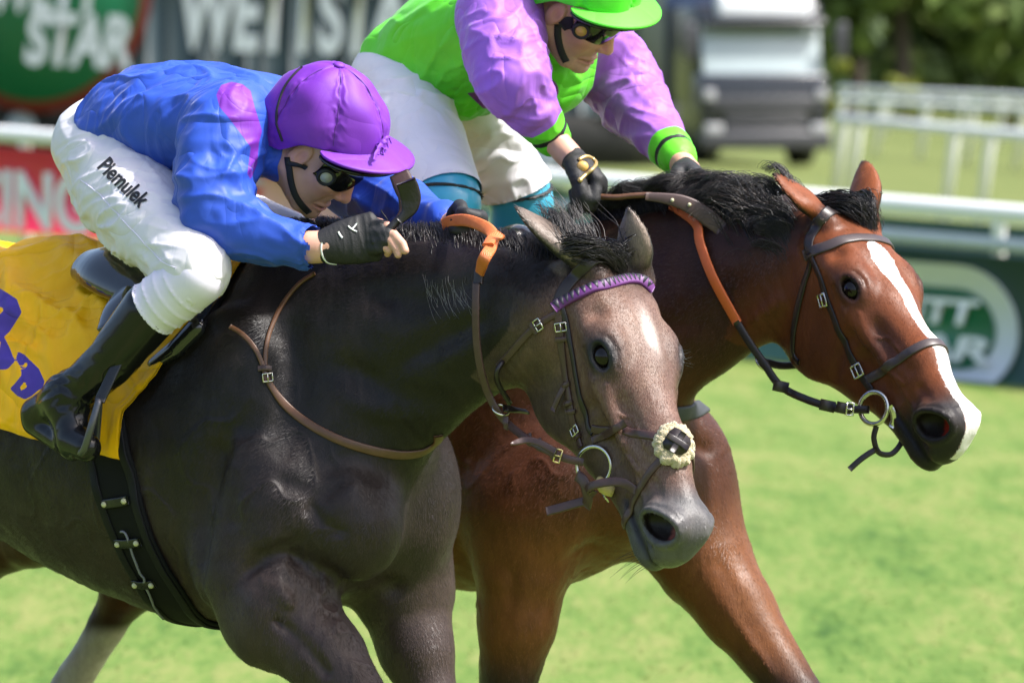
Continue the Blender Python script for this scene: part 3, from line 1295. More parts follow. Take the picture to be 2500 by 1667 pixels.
TL = [(1420, 235, 11, 8, 'leaf_dark', 'dark tree showing above the gap beside the lorry'),
      (2090, 232, 10, 7.0, 'leaf_dark', 'dark green tree just right of the lorry'), (2205, 222, 11, 6.5, 'leaf_mid', 'sunlit mid green tree between darker trees at the top right'),
      (2330, 236, 12, 7.5, 'leaf_dark', 'shadowy tree second from the right edge'), (2420, 226, 8.0, 5.2, 'leaf_mid', 'rounded green tree in front of the dark trees at the right'),
      (2560, 238, 13, 9, 'leaf_dark', 'dark tree cut by the right edge of the picture')]
for i, (px, d_, h_, w_, mt, lb) in enumerate(TL):
    tree(px, d_, h_, w_, M[mt], lb, True, i, 3000, group='trees along the far side of the course', lift=.12)
for i, (px, d_, h_, w_, mt, lb) in enumerate([(2072, 205, 1.9, 2.3, 'leaf_yellow', 'bright yellow-green bush beside the lorry'), (2165, 208, 1.2, 1.7, 'leaf_mid', 'low green bush below the trees at the right'), (2250, 200, 1.2, 1.6, 'leaf_yellow', 'pale yellow bush above the far rail'), (2480, 204, 1.1, 1.9, 'leaf_yellow', 'olive bush at the right edge below the trees'), (2360, 210, .9, 1.9, 'leaf_mid', 'flat green bush under the shadowy tree')]):
    tree(px, d_, h_, w_, M[mt], lb, False, 40 + i, 700, 'bush', 'bush', 'bushes below the trees', .0)
rng = np.random.default_rng(9)
n = 26000
xs_ = rng.uniform(-70, 70, n)
zs_ = rng.random(n) ** .8 * (11 + 4 * np.sin(xs_ * .3) + 2 * np.sin(xs_ * .9))
ys_ = 285 + rng.normal(0, 6, n) + zs_ * .5
P = np.stack([xs_, ys_, zs_ - .5], 1)
a = rng.normal(0, 1, (n, 3))
a /= np.linalg.norm(a, axis=1)[:, None]
b2 = np.cross(a, rng.normal(0, 1, (n, 3)))
b2 /= np.linalg.norm(b2, axis=1)[:, None]
V = np.stack([P - a * .8, P + b2 * .5, P + a * .8, P - b2 * .5], 1).reshape(-1, 3)
wd = mk('woodland', V, np.arange(n * 4).reshape(-1, 4), M['leaf_dark'], org=np.array([0, 285, 0.]), attrs={'rnd': np.repeat(rng.random(n), 4)}, shade=False)
tag(wd, 'dark wood closing the view behind the trees', 'woodland', None, 'stuff')

# ---------------------------------------------------------------- horses: sculpted as one continuous body each
def head_ops(f, T):
    """thoroughbred head in its own axes: x poll->muzzle, y left, z up from the face plane (metres)"""
    f.econe((-.03, 0, -.085), (.13, 0, -.075), (.074, .078), (.082, .076), k=.04, T=T)      # skull
    f.econe((.13, 0, -.075), (.23, 0, -.070), (.084, .075), (.076, .070), k=.03, T=T)       # forehead
    f.econe((.22, 0, -.068), (.40, 0, -.056), (.070, .068), (.043, .054), k=.04, T=T)       # nasal bones
    f.econe((.40, 0, -.058), (.555, 0, -.074), (.043, .054), (.035, .046), k=.04, T=T)
    for s in (-1, 1):
        f.ell((.095, .040 * s, -.036), (.085, .042, .032), k=.04, T=T)                       # broad flat brow
        f.ell((.135, .044 * s, -.172), (.138, .036, .140), k=.05, T=T)                       # cheek
        f.ell((.180, .072 * s, -.026), (.050, .022, .022), k=.035, T=T)                      # bone over the eye
        f.cone((.235, .080 * s, -.072), (.36, .056 * s, -.092), .015, .010, k=.03, T=T)      # facial crest
        f.cone((.03, .070 * s, -.060), (.16, .084 * s, -.046), .018, .014, k=.03, T=T)       # cheek bone to ear
    f.econe((.08, 0, -.18), (.31, 0, -.165), (.060, .115), (.046, .080), k=.05, T=T)         # between the jaws
    f.econe((.20, 0, -.215), (.47, 0, -.168), (.050, .055), (.034, .036), k=.04, T=T)        # lower jaw
    f.ell((.415, 0, -.110), (.11, .044, .070), k=.04, T=T)                                   # mouth corner mass
    f.ell((.550, 0, -.096), (.062, .043, .056), k=.04, T=T)                                  # muzzle
    f.ell((.578, 0, -.122), (.030, .037, .048), k=.03, T=T)                                  # upper lip
    f.ell((.538, 0, -.180), (.050, .034, .026), k=.022, T=T)                                 # lower lip / chin
    f.ell((.492, 0, -.165), (.055, .034, .030), k=.03, T=T)
    for s in (-1, 1):
        # nostril: flared wing, rim and deep opening
        e1 = unit(np.array([.72, -.16 * s, .66]))
        e3 = np.array([.40, .88 * s, -.15])
        e3 = unit(e3 - e1 * (e3 @ e1))
        e2 = np.cross(e3, e1)
        RN = np.stack([e1, e2, e3], 1)
        c = np.array([.554, .038 * s if s < 0 else .022, -.076])
        f.ell(c, (.057, .042, .022), R=RN, k=.024, T=T)
        f.ell(c + e3 * .024, (.050, .033, .044), R=RN, k=.010, kind='S', T=T)
        rim = [c + e3 * (.015 - .004 * math.cos(2 * q)) + e1 * .051 * math.cos(q) + e2 * .035 * math.sin(q) for q in np.linspace(0, 2 * math.pi, 15)]
        f.tube(rim, .0062, k=.010, T=T)
        f.dent([c + e3 * .012 + e1 * .066 * math.cos(q) + e2 * .050 * math.sin(q) for q in np.linspace(math.pi * .6, math.pi * 1.5, 7)], .003, .009, T=T)
        # eye: orbit, socket, lids
        E = np.array([.197, .0740 * s, -.040])
        en = unit([.26, .82 * s, .40])
        et = unit(np.array([1., 0, -.12]) - en * (np.array([1., 0, -.12]) @ en))
        eu = np.cross(en, et) * (1 if np.cross(en, et)[2] > 0 else -1)
        RE = np.stack([et, np.cross(en, et), en], 1)
        f.ell(E - en * .006, (.046, .036, .026), R=RE, k=.025, T=T)
        f.ell(E + en * .022, (.0285, .0215, .020), R=RE, k=.007, kind='S', T=T)
        pt = lambda u_, v_, w_: E + et * u_ + eu * v_ + en * w_
        f.tube([pt(-.033, -.004, .015), pt(-.024, .013, .0195), pt(-.004, .0205, .0220), pt(.016, .0165, .0195), pt(.034, -.002, .0135)], [.004, .0058, .0065, .0058, .0035], k=.010, T=T)
        f.tube([pt(-.033, -.004, .015), pt(-.020, -.0175, .0185), pt(.000, -.0225, .0195), pt(.020, -.0165, .0175), pt(.036, -.003, .0130)], [.0035, .0042, .0045, .0042, .0035], k=.010, T=T)
        f.dent([pt(-.036, .010, .014), pt(-.022, .026, .018), pt(.002, .032, .019), pt(.030, .022, .016)], .0035, .007, T=T)
        f.dent([pt(-.024, -.033, .012), pt(.004, -.038, .012), pt(.030, -.028, .010)], .003, .009, T=T)
        f.dent([pt(.036, -.004, .012), pt(.055, -.014, .008)], .003, .006, T=T)
        # hollows and ridges
        f.dent([(.115, .078 * s, -.020)], .008, .022, T=T)
        f.dent([(.30, .07 * s, -.045), (.42, .05 * s, -.055)], .005, .018, T=T)
        f.dent([(.33, .065 * s, -.125), (.42, .05 * s, -.12)], .008, .028, T=T)
        f.dent([(.27, .06 * s, -.22), (.25, .07 * s, -.14), (.27, .08 * s, -.10)], .006, .016, T=T)   # edge of the cheek muscle
        f.dent([(.255, .083 * s, -.055), (.30, .070 * s, -.080), (.36, .058 * s, -.105), (.43, .05 * s, -.085)], -.0048, .0048, T=T)  # vein
        f.dent([(.300, .070 * s, -.080), (.330, .055 * s, -.050), (.40, .046 * s, -.045)], -.0032, .0042, T=T)
        f.dent([(.36, .06 * s, -.088), (.44, .05 * s, -.100), (.50, .05 * s, -.100)], -.003, .008, T=T)
        f.dent([(.470, .046 * s, -.060), (.515, .050 * s, -.050)], .004, .010, T=T)
        f.dent([(.600, .012 * s, -.075), (.612, .008 * s, -.10)], -.002, .01, T=T)
        # mouth line
        f.dent([(.612, .0 * s, -.164), (.590, .030 * s, -.162), (.550, .038 * s, -.157), (.505, .041 * s, -.152), (.450, .045 * s, -.150)], .016, .0062, T=T)
        f.dent([(.575, .035 * s, -.130), (.54, .044 * s, -.125)], .002, .008, T=T)
    f.dent([(.34, 0, -.25), (.46, 0, -.215)], .006, .018, T=T)


def rotm(axis, a):
    c, s = math.cos(a), math.sin(a)
    return {'x': np.array([[1, 0, 0], [0, c, -s], [0, s, c]]), 'y': np.array([[c, 0, s], [0, 1, 0], [-s, 0, c]]),
            'z': np.array([[c, -s, 0], [s, c, 0], [0, 0, 1]])}[axis]


def ear_ops(f, base, tip, opening, wid=.043):
    base, tip = np.asarray(base), np.asarray(tip)
    ax = tip - base
    L = np.linalg.norm(ax)
    d = ax / L
    o = unit(np.asarray(opening) - d * (np.asarray(opening) @ d))
    pt = lambda t, off=0: base + ax * t + o * off
    f.chain([(pt(-.12), (.026, .024)), (pt(.12), (.026, .022)), (pt(.38, -.002), (wid, .020)), (pt(.65, -.001), (wid * .86, .015)),
             (pt(.88), (wid * .42, .008)), (pt(1.0), (.004, .003))], up=o, k=.018)
    f.chain([(pt(.10, .018), (.014, .010)), (pt(.40, .017), (wid * .74, .016)), (pt(.66, .014), (wid * .62, .013)), (pt(.94, .012), (.006, .004))], up=o, k=.006, kind='S')


BODY = dict(barrel=[(-1.25, 1.36, .20, .20), (-.95, 1.34, .25, .255), (-.62, 1.285, .288, .275), (-.33, 1.225, .298, .315), (-.10, 1.205, .272, .345), (.10, 1.195, .225, .320), (.26, 1.185, .185, .250)])


def horse_field(fr, pose):
    f = Field()
    B = pose.get('barrel', BODY['barrel'])
    f.chain([((x, 0, z), (w, h)) for x, z, w, h in B], k=.06)
    # hindquarters and legs behind the saddle
    for s in (-1, 1):
        f.ell((-1.15, .13 * s, 1.33), (.30, .15, .25), k=.12)
        f.ell((-1.32, .13 * s, 1.20), (.20, .13, .25), k=.12)
        hl = pose['hind'][0 if s < 0 else 1]
        f.tube(hl[:2], [.17, .105], k=.10)
        f.tube(hl[1:3], [.105, .060], k=.05)
        f.tube(hl[2:5], [.052, .040, .045], k=.03)
        f.cone(hl[4], hl[5], .042, .058, k=.02)
    # withers and back line
    f.tube([(-.55, 0, 1.50), (-.25, 0, 1.525), (-.02, 0, 1.545), (.22, 0, 1.52)], [.07, .065, .055, .08], k=.09)
    # neck
    f.chain(pose['neck'], up=pose.get('neck_up', (-.35, 0, 1)), k=.08)
    # shoulders and chest
    for s in (-1, 1):
        f.ell((.06, .165 * s, 1.28), (.15, .085, .26), R=rotm('y', .45), k=.08)
        f.ell((.22, .165 * s, 1.10), (.16, .095, .135), R=rotm('y', -.5), k=.07)
    for ops in pose.get('pecs', ()):
        f.ell(*ops[:2], k=ops[2])
    # fore legs
    for leg in pose['fore']:
        P, R = leg['p'], leg['r']
        f.tube(P[:3], R[:3], k=.07)
        f.tube(P[2:], R[2:], k=.03)
        for q in leg.get('mus', ()):
            f.ell(q[0], q[1], R=q[3] if len(q) > 3 else None, k=q[2])
    for pts, a, w in pose.get('dents', ()):
        f.dent(pts, a, w)
    T = pose['T']
    head_ops(f, T)
    for e in pose['ears']:
        ear_ops(f, *e)
    return f


def blend(a, b, w):
    w = np.clip(w, 0, 1)[:, None]
    return a * (1 - w) + np.asarray(b) * w


def sstep(x, a, b):
    t = np.clip((x - a) / (b - a), 0, 1)
    return t * t * (3 - 2 * t)


def coat_hair(o, fr, T, V, N, c, col, n, ears):
    """short hairs lying over the coat, combed back and down the body, towards the nose on the face"""
    rng = np.random.default_rng(len(V))
    Wd, Nw = fr.W(V), N @ fr.M.T
    see = (Nw * unit_rows(CC - Wd)).sum(1) > -.25
    see &= (V[:, 0] > -.75)
    nos = nostril_mask(c)[0] > .05
    eye = (((c[:, 0] - .200) / .034) ** 2 + ((np.abs(c[:, 1]) - .095) / .03) ** 2 + ((c[:, 2] + .030) / .026) ** 2) < 1
    see &= ~(nos | eye)
    face = sstep(c[:, 0], -.03, .06) * (np.abs(c[:, 1]) < .16) * (c[:, 2] > -.33) * (c[:, 2] < .06)
    w = see * (.35 + .65 * (face < .5)) * (1 - .75 * sstep(c[:, 0], .46, .54) * (face > .5))
    ear = np.zeros(len(V))
    efl = np.zeros((len(V), 3))
    for e in ears:
        a0, ax = np.asarray(e[0]), np.asarray(e[1]) - np.asarray(e[0])
        s_ = ((V - a0) @ ax) / (ax @ ax)
        r_ = np.linalg.norm(V - a0 - s_[:, None] * ax, axis=1)
        m = sstep(s_, .02, .18) * (1 - sstep(r_, .045, .065)) * (s_ < 1.05)
        efl[m > ear] = unit(ax)
        ear = np.maximum(ear, m)
    w = w * (1 - .45 * ear)
    idx = rng.choice(len(V), n, p=w / w.sum())
    P, Nn = V[idx], N[idx]
    fl = np.stack([-.55 - .2 * sstep(P[:, 2], 1.2, 1.5), 0 * P[:, 0], -.65 + 0 * P[:, 0]], 1)
    leg = sstep(-P[:, 2], -1.02, -.88)[:, None]
    fl = fl * (1 - leg) + np.array([.12, 0, -1.]) * leg
    fx = T.v((1, 0, 0))
    ff = face[idx][:, None]
    fl = fl * (1 - ff) + fx * ff
    ei = ear[idx][:, None]
    fl = fl * (1 - ei) + efl[idx] * ei
    swirl = np.stack([noise3(P * 5. + 3), noise3(P * 5. + 13), noise3(P * 5. + 23)], 1) * .7 * (1 - ei)
    fl = fl + swirl + rng.normal(0, .16, (n, 3))
    fl = fl - Nn * (fl * Nn).sum(1)[:, None]
    fl = unit_rows(fl)
    side = np.cross(Nn, fl)
    j = rng.normal(0, .0028, (n, 2))
    P = P + fl * j[:, :1] + side * j[:, 1:]
    L = (.0105 - .0038 * ff) * (1 - .45 * ei) * rng.uniform(.6, 1.3, (n, 1))
    lift = rng.uniform(.03, .22, (n, 1)) * (1 - .5 * ei)
    hw = rng.uniform(.00030, .00055, (n, 1))
    a, b_ = P - Nn * .0012, P + fl * L + Nn * L * lift
    Q = np.stack([a - side * hw, a + side * hw, b_ + side * hw * .3, b_ - side * hw * .3], 1).reshape(-1, 3)
    k = np.repeat(np.clip(col[idx] * rng.uniform(.65, 1.7, (n, 1)), 0, 1), 4, 0)
    h = mk('coat_hair', fr.W(Q), np.arange(4 * n).reshape(-1, 4), M['coat_hair'], o, attrs={'Col': k}, shade=False)
    tag(h, kind='stuff')


def unit_rows(v):
    return v / (np.linalg.norm(v, axis=1)[:, None] + 1e-12)


def build_horse(fr, pose, h, paint, mat, label, name='horse', nhair=150000):
    f = horse_field(fr, pose)
    V, Fq = f.mesh(h)
    V = smooth(V, Fq, 3, .5)
    T = pose['T']
    c = T.inv(V)
    hm = (c[:, 0] > -.02) & (c[:, 0] < .66) & (np.abs(c[:, 1]) < .14) & (c[:, 2] > -.30) & (c[:, 2] < .03)
    for e in pose['ears']:
        hm |= (np.linalg.norm(V - (np.asarray(e[0]) + np.asarray(e[1])) / 2, axis=1) < .12)
    V, parts = refine(V, Fq, hm, f)
    nz = noise3(V * 7.) * .0042 + noise3(V * 16. + 7) * .0024 + noise3(V * 38. + 3) * .0009
    q = V * np.array([6.5, 6.5, 5.]) + 21.
    q = q + np.stack([noise3(V * 12. + 40), noise3(V * 12. + 50), noise3(V * 12. + 60)], 1) * .25
    vn = np.exp(-(noise3(q) / .042) ** 2) * sstep(noise3(V * 3. + 11), -.12, .12)
    lowb = np.clip(sstep(-V[:, 2], -1.50, -1.30) * (V[:, 0] > -1.0), 0, 1)
    nz = nz + vn * .0030 * lowb
    wr = noise3(np.stack([V[:, 0] * 9, V[:, 1] * 9, V[:, 2] * 3], 1) * 3.4 + 5)
    nz = nz + np.clip(1 - np.abs(wr) * 4, 0, 1) * .0016 * lowb * sstep(noise3(V * 4.), 0, .25)
    c = T.inv(V)
    body = 1 - sstep(c[:, 0], .0, .1) * (np.abs(c[:, 1]) < .2)
    # points moved along the field gradient only matters at this size: use the radial direction of the vertex normal
    tri = np.concatenate([parts[0][:, [0, 1, 2]], parts[0][:, [0, 2, 3]]])
    N = vnormals(V, tri)
    V = V + N * (nz * (.25 + .75 * body))[:, None]
    col, roan, *mark = paint(V, c, N)
    Wd = fr.W(V)
    o = mk(name, Wd, parts, mat, attrs={'Col': col, 'roan': roan, **({'mark': mark[0]} if mark else {})})
    tag(o, label, 'horse')
    bv = bvh_of(Wd, parts)
    coat_hair(o, fr, T, V, N, c, col, nhair, pose['ears'])
    return o, f, bv


def eyeball(o, fr, T, s, mat_eye):
    en = unit([.26, .82 * s, .40])
    c = fr.W(T.p(np.array([.197, .0740 * s, -.040]) + en * .0005))
    V, F = sphere_geo(c, .0262 * T.s)
    return mk('eye', V, F, mat_eye, o)

# ---------------------------------------------------------------- the two frames and poses
GF = Frame(600, 650, 14.0, 40)
BF = Frame(1245, 612, 14.75, 40)


def head_pose(fr, R, t, sc):
    return Xf(fr.M.T @ np.asarray(R), fr.loc(t), sc)


def orth(R):
    u, s, v = np.linalg.svd(np.asarray(R))
    return u @ v


GH = head_pose(GF, orth([[.262, .808, .528], [-.545, .583, -.603], [-.796, -.0850, .6000]]), (.2115, 13.45, 1.6265), 1.03)
BH = head_pose(BF, orth([[0.424, 0.796, 0.433], [-0.614, 0.604, -0.509], [-0.666, -0.05, 0.744]]), (.7104, 14.3, 1.7055), 1.0)
g = GF.L
b = BF.L


def sec(top, bot, hw):
    top, bot = np.asarray(top), np.asarray(bot)
    return ((top + bot) / 2, (hw, np.linalg.norm(top - bot) / 2))


GREY = dict(
    T=GH,
    neck=[sec(g(560, 700, 0), g(1010, 1110, 0), .150), sec(g(800, 650, 0), g(1120, 1035, 0), .115), sec(g(1010, 605, 0), g(1200, 975, 0), .088),
          sec(g(1210, 595, 0), g(1270, 935, 0), .076), sec(g(1370, 640, .0), g(1350, 900, .0), .066)],
    pecs=[(g(868, 1285, -.10), (.10, .09, .11), .05), (g(985, 1270, .11), (.105, .10, .125), .05), (g(1010, 1180, .13), (.09, .085, .14), .06)],
    fore=[dict(p=[g(620, 1400, -.16), g(690, 1480, -.17), g(785, 1590, -.165), g(905, 1745, -.16), (.62, -.15, .60), (.58, -.15, .36), (.50, -.15, .26)],
               r=[.12, .112, .078, .056, .050, .036, .05],
               mus=[(g(650, 1540, -.2), (.09, .06, .07), .05)]),
          dict(p=[g(950, 1360, .15), g(985, 1460, .15), g(1015, 1580, .15), g(1060, 1720, .15), (.42, .15, .62), (.22, .15, .50), (.14, .15, .56)],
               r=[.105, .098, .074, .052, .048, .036, .048], mus=[(g(1010, 1420, .18), (.075, .07, .10), .05)])],
    hind=[[(-1.2, -.15, 1.2), (-1.02, -.18, .98), (-1.32, -.16, .66), (-1.2, -.15, .42), (-1.12, -.15, .24), (-1.05, -.15, .14)],
          [(-1.2, .15, 1.2), (-1.25, .18, .95), (-1.62, .16, .70), (-1.85, .15, .50), (-1.95, .15, .36), (-2.02, .15, .30)]],
    dents=[([g(918, 1130, .03), g(925, 1240, .03), g(912, 1340, .03)], .040, .020),
           ([g(905, 1150, 0), g(935, 1060, 0)], .014, .012), ([g(945, 1160, .04), g(985, 1065, .04)], .016, .012),
           ([g(960, 1170, .04), g(1010, 1080, .05)], -.010, .012), ([g(925, 1140, .02), g(960, 1060, .02)], -.010, .010), ([g(890, 1160, -.02), g(915, 1080, -.02)], -.008, .010),
           ([g(1030, 1130, .08), g(1000, 1200, .08), g(940, 1235, .05)], .014, .016),
           ([g(540, 1110, -.25), g(500, 1250, -.26), g(520, 1400, -.24), g(545, 1530, -.2)], .022, .030),
           ([g(575, 1100, -.25), g(545, 1250, -.26), g(560, 1380, -.24)], -.010, .030),
           ([g(690, 1330, -.2), g(760, 1390, -.2), g(820, 1400, -.15)], .018, .020),
           ([g(600, 1420, -.25), g(640, 1360, -.25), g(730, 1330, -.22)], .014, .020),
           ([g(850, 1410, -.1), g(900, 1440, -.05), g(960, 1430, .05)], .018, .020),
           ([g(880, 1310, -.1), g(905, 1260, -.06), g(900, 1200, -.05)], -.014, .018),
           ([g(640, 1480, -.25), g(730, 1560, -.25), g(800, 1640, -.22)], .014, .011),
           ([g(680, 1440, -.25), g(780, 1530, -.25), g(850, 1620, -.22)], -.011, .013),
           ([g(600, 1500, -.25), g(680, 1580, -.25), g(740, 1650, -.22)], -.008, .016),
           ([g(690, 1400, -.25), g(720, 1430, -.25), g(770, 1440, -.25)], -.006, .007), ([g(640, 1400, -.25), g(700, 1470, -.25), g(790, 1580, -.25)], -.005, .005),
           ([g(1010, 1480, .05), g(1040, 1580, .05)], .010, .014), ([g(985, 1470, .05), g(1005, 1590, .05)], -.007, .012), ([g(1060, 1420, .1), g(1085, 1550, .1)], -.007, .014),
           ([g(860, 900, -.12), g(980, 960, -.10), g(1080, 985, -.07)], .016, .024),
           ([g(830, 960, -.12), g(960, 1020, -.10), g(1070, 1035, -.07)], -.008, .022),
           ([g(700, 820, -.16), g(720, 1000, -.2), g(780, 1120, -.2)], .015, .040),
           ([g(830, 1000, -.17), g(860, 1130, -.18), g(850, 1220, -.15)], -.012, .04),
           ([g(960, 900, -.1), g(1090, 820, -.08), g(1180, 780, -.06)], .010, .024),
           ([g(900, 720, -.1), g(1040, 740, -.08), g(1160, 700, -.06)], .008, .03),
           ([g(1100, 880, -.07), g(1190, 830, -.06), g(1250, 800, -.06)], -.007, .018),
           ([g(640, 1000, -.25), g(600, 1150, -.25), g(640, 1300, -.25)], -.010, .05),
           ([g(380, 1050, -.28), g(420, 1250, -.28)], .006, .03), ([g(60, 1050, -.28), g(120, 1250, -.25)], .006, .025), ([g(130, 1080, -.28), g(190, 1280, -.25)], .005, .02),
           ([g(760, 1240, -.2), g(800, 1290, -.2), g(870, 1300, -.15)], .010, .014), ([g(700, 1180, -.22), g(780, 1210, -.2), g(850, 1190, -.15)], .008, .02)],
    ears=[(GH.p((.005, -.062, -.012)), g(1258, 505, -.085), np.array([-.75, -.1, -.75])),
          (GH.p((.005, .062, -.012)), g(1534, 510, .10), np.array([.1, .85, -.3]))],
)
BAY = dict(
    T=BH,
    neck=[sec(b(1250, 640, 0), b(1640, 1070, 0), .150), sec(b(1470, 560, 0), b(1700, 960, .0), .112), sec(b(1650, 510, .02), b(1790, 895, .03), .088),
          sec(b(1850, 470, .06), b(1900, 800, .07), .074), sec(b(2010, 490, .11), b(1990, 740, .12), .066)],
    pecs=[(b(1560, 1180, -.02), (.11, .12, .12), .06), (b(1680, 1170, .14), (.10, .10, .16), .06)],
    fore=[dict(p=[b(1280, 1250, -.16), b(1275, 1380, -.16), b(1262, 1510, -.16), b(1240, 1690, -.16), (.05, -.16, .56), (-.02, -.16, .34), (.05, -.16, .22)],
               r=[.125, .108, .083, .060, .052, .038, .05]),
          dict(p=[b(1660, 1260, .15), b(1720, 1370, .15), b(1800, 1490, .15), b(1935, 1680, .15), (.83, .15, .50), (.95, .15, .28), (1.02, .15, .16)],
               r=[.12, .108, .078, .056, .050, .038, .05])],
    hind=[[(-1.15, -.15, 1.2), (-1.05, -.18, .98), b(20, 1325, -.15), b(-120, 1460, -.15), (-1.85, -.15, .60), (-1.95, -.15, .52)],
          [(-1.2, .15, 1.2), (-.95, .18, .95), b(310, 1440, .1), b(225, 1590, .1), b(130, 1740, .1), (-1.30, .1, .32)]],
    dents=[([b(1590, 1130, .06), b(1600, 1300, .06)], .03, .022),
           ([b(1200, 1330, -.2), b(1190, 1180, -.22), b(1240, 1050, -.2)], .016, .03), ([b(1290, 1310, -.2), b(1380, 1330, -.15), b(1440, 1300, -.1)], .014, .025),
           ([b(1760, 1380, .08), b(1840, 1520, .08)], .013, .012), ([b(1720, 1400, .08), b(1810, 1540, .08), b(1880, 1640, .08)], -.009, .012), ([b(1300, 1380, -.25), b(1280, 1500, -.25)], -.010, .014),
           ([b(1250, 1400, -.25), b(1240, 1560, -.25)], .009, .012),
           ([b(1560, 800, -.12), b(1700, 780, -.1), b(1850, 730, -.05)], .013, .03), ([b(1600, 700, -.12), b(1740, 660, -.1), b(1880, 620, -.05)], .010, .03),
           ([b(1720, 900, -.05), b(1820, 800, -.02), b(1900, 740, .02)], -.008, .02), ([b(1640, 1080, .0), b(1720, 1100, .1)], .012, .02), ([b(1700, 1040, .1), b(1690, 1200, .1)], -.01, .025)],
    ears=[(BH.p((.005, -.062, -.012)), b(1888, 424, -.02), np.array([-.75, -.1, -.7])),
          (BH.p((.005, .062, -.012)), b(2108, 393, .24), np.array([.1, .85, -.3]))],
)


def nostril_mask(c):
    """inside of either nostril and its pink inner wall, in head axes"""
    ins, pink = np.zeros(len(c)), np.zeros(len(c))
    for s in (-1, 1):
        e1 = unit(np.array([.72, -.16 * s, .66]))
        e3 = np.array([.40, .88 * s, -.15])
        e3 = unit(e3 - e1 * (e3 @ e1))
        e2 = np.cross(e3, e1)
        q = c - np.array([.554, .038 * s if s < 0 else .022, -.076])
        u, v, w = q @ e1, q @ e2, q @ e3
        k = 1 - sstep((u / .050) ** 2 + (v / .034) ** 2, .78, 1.0)
        k = k * (w < .016) * (w > -.04)
        ins = np.maximum(ins, k)
        pink = np.maximum(pink, k * sstep(u, .004, .016) * (1 - sstep(w, .002, .012)))
    return ins, pink


def paint_grey(V, c, N):
    n = len(V)
    nz = noise3(V * 6.) * .6 + noise3(V * 15.) * .4
    col = np.tile(np.array([.0096, .0069, .0070]), (n, 1))
    roan = np.full(n, .02)
    # brownish lower body, fore arms and chest
    lo = sstep(-V[:, 2], -1.30, -.95) + nz * .35
    col = blend(col, (.034, .0215, .0190), lo * .8)
    roan = roan + .04 * np.clip(lo, 0, 1)
    hip = sstep(-V[:, 0], .25, .6) + nz * .3
    col = blend(col, (.041, .028, .025), hip * .7)
    leg = sstep(-V[:, 2], -1.02, -.85) * (V[:, 0] > -.05)
    col = blend(col, (.050, .033, .029), leg * .8 + nz * .15)
    roan = roan + .06 * leg
    x, y, z = c.T
    hd = sstep(x, -.02, .10) * (np.abs(y) < .16) * (z > -.33) * (z < .05)
    face = np.clip(hd * sstep(z, -.20, -.06), 0, 1)
    hc = np.tile(np.array([.120, .060, .042]), (n, 1))
    hc = blend(hc, (.072, .045, .031), sstep(-z, .08, .20))
    hc = blend(hc, (.17, .085, .052), np.exp(-(((x - .15) / .05) ** 2 + ((y + .03) / .05) ** 2)) * .5 * (z > -.08))
    hc = blend(hc, (.13, .075, .05), sstep(noise3(V * 30.), .1, .6) * .5)
    col = blend(col, hc, hd)
    roan = roan * (1 - hd) + hd * (.18 + .30 * sstep(z, -.16, -.02))
    lipl = np.exp(-(((z + .157 + .04 * np.clip(x - .5, -.1, .1)) / .007) ** 2)) * sstep(x, .43, .46) * (np.abs(y) > .012) * (x < .60)
    mz = sstep(x + .25 * (-.06 - z), .46, .53)
    col = blend(col, (.085, .083, .086), mz * hd)
    col = blend(col, (.014, .012, .012), lipl * hd)
    roan *= 1 - .92 * mz
    ea = np.exp(-(((x - .203) / .046) ** 2 + ((np.abs(y) - .096) / .04) ** 2 + ((z + .027) / .040) ** 2) * 1.0)
    col = blend(col, (.018, .018, .020), ea * 1.5)
    roan *= 1 - np.clip(ea * 1.6, 0, 1)
    star = np.exp(-(((x - .165) / .045) ** 2 + ((y - .012) / .016) ** 2)) * (z > -.05)
    col = blend(col, (.62, .58, .55), star * .8 + (star > .1) * nz * .3)
    nos, nosp = nostril_mask(c)
    col = blend(col, (.014, .010, .010), nos)
    col = blend(col, (.22, .065, .055), nosp)
    # ears: pale outside with a dark edge
    for e in GREY['ears']:
        a, t = np.asarray(e[0]), np.asarray(e[1])
        ax = t - a
        s = ((V - a) @ ax) / (ax @ ax)
        r = np.linalg.norm(V - a - s[:, None] * ax, axis=1)
        m = sstep(s, .08, .25) * (1 - sstep(r, .040, .058)) * (s < 1.1)
        o = unit(e[2])
        inn = sstep(N @ o, -.1, .35)
        ec = blend(np.tile(np.array([.17, .135, .11]), (n, 1)), (.020, .018, .018), np.clip(inn + sstep(s, .86, 1.0), 0, 1))
        col = blend(col, ec, m)
        roan = roan * (1 - m) + m * .5 * (1 - inn)
    return np.clip(col, .004, 1), np.clip(roan, 0, 1)


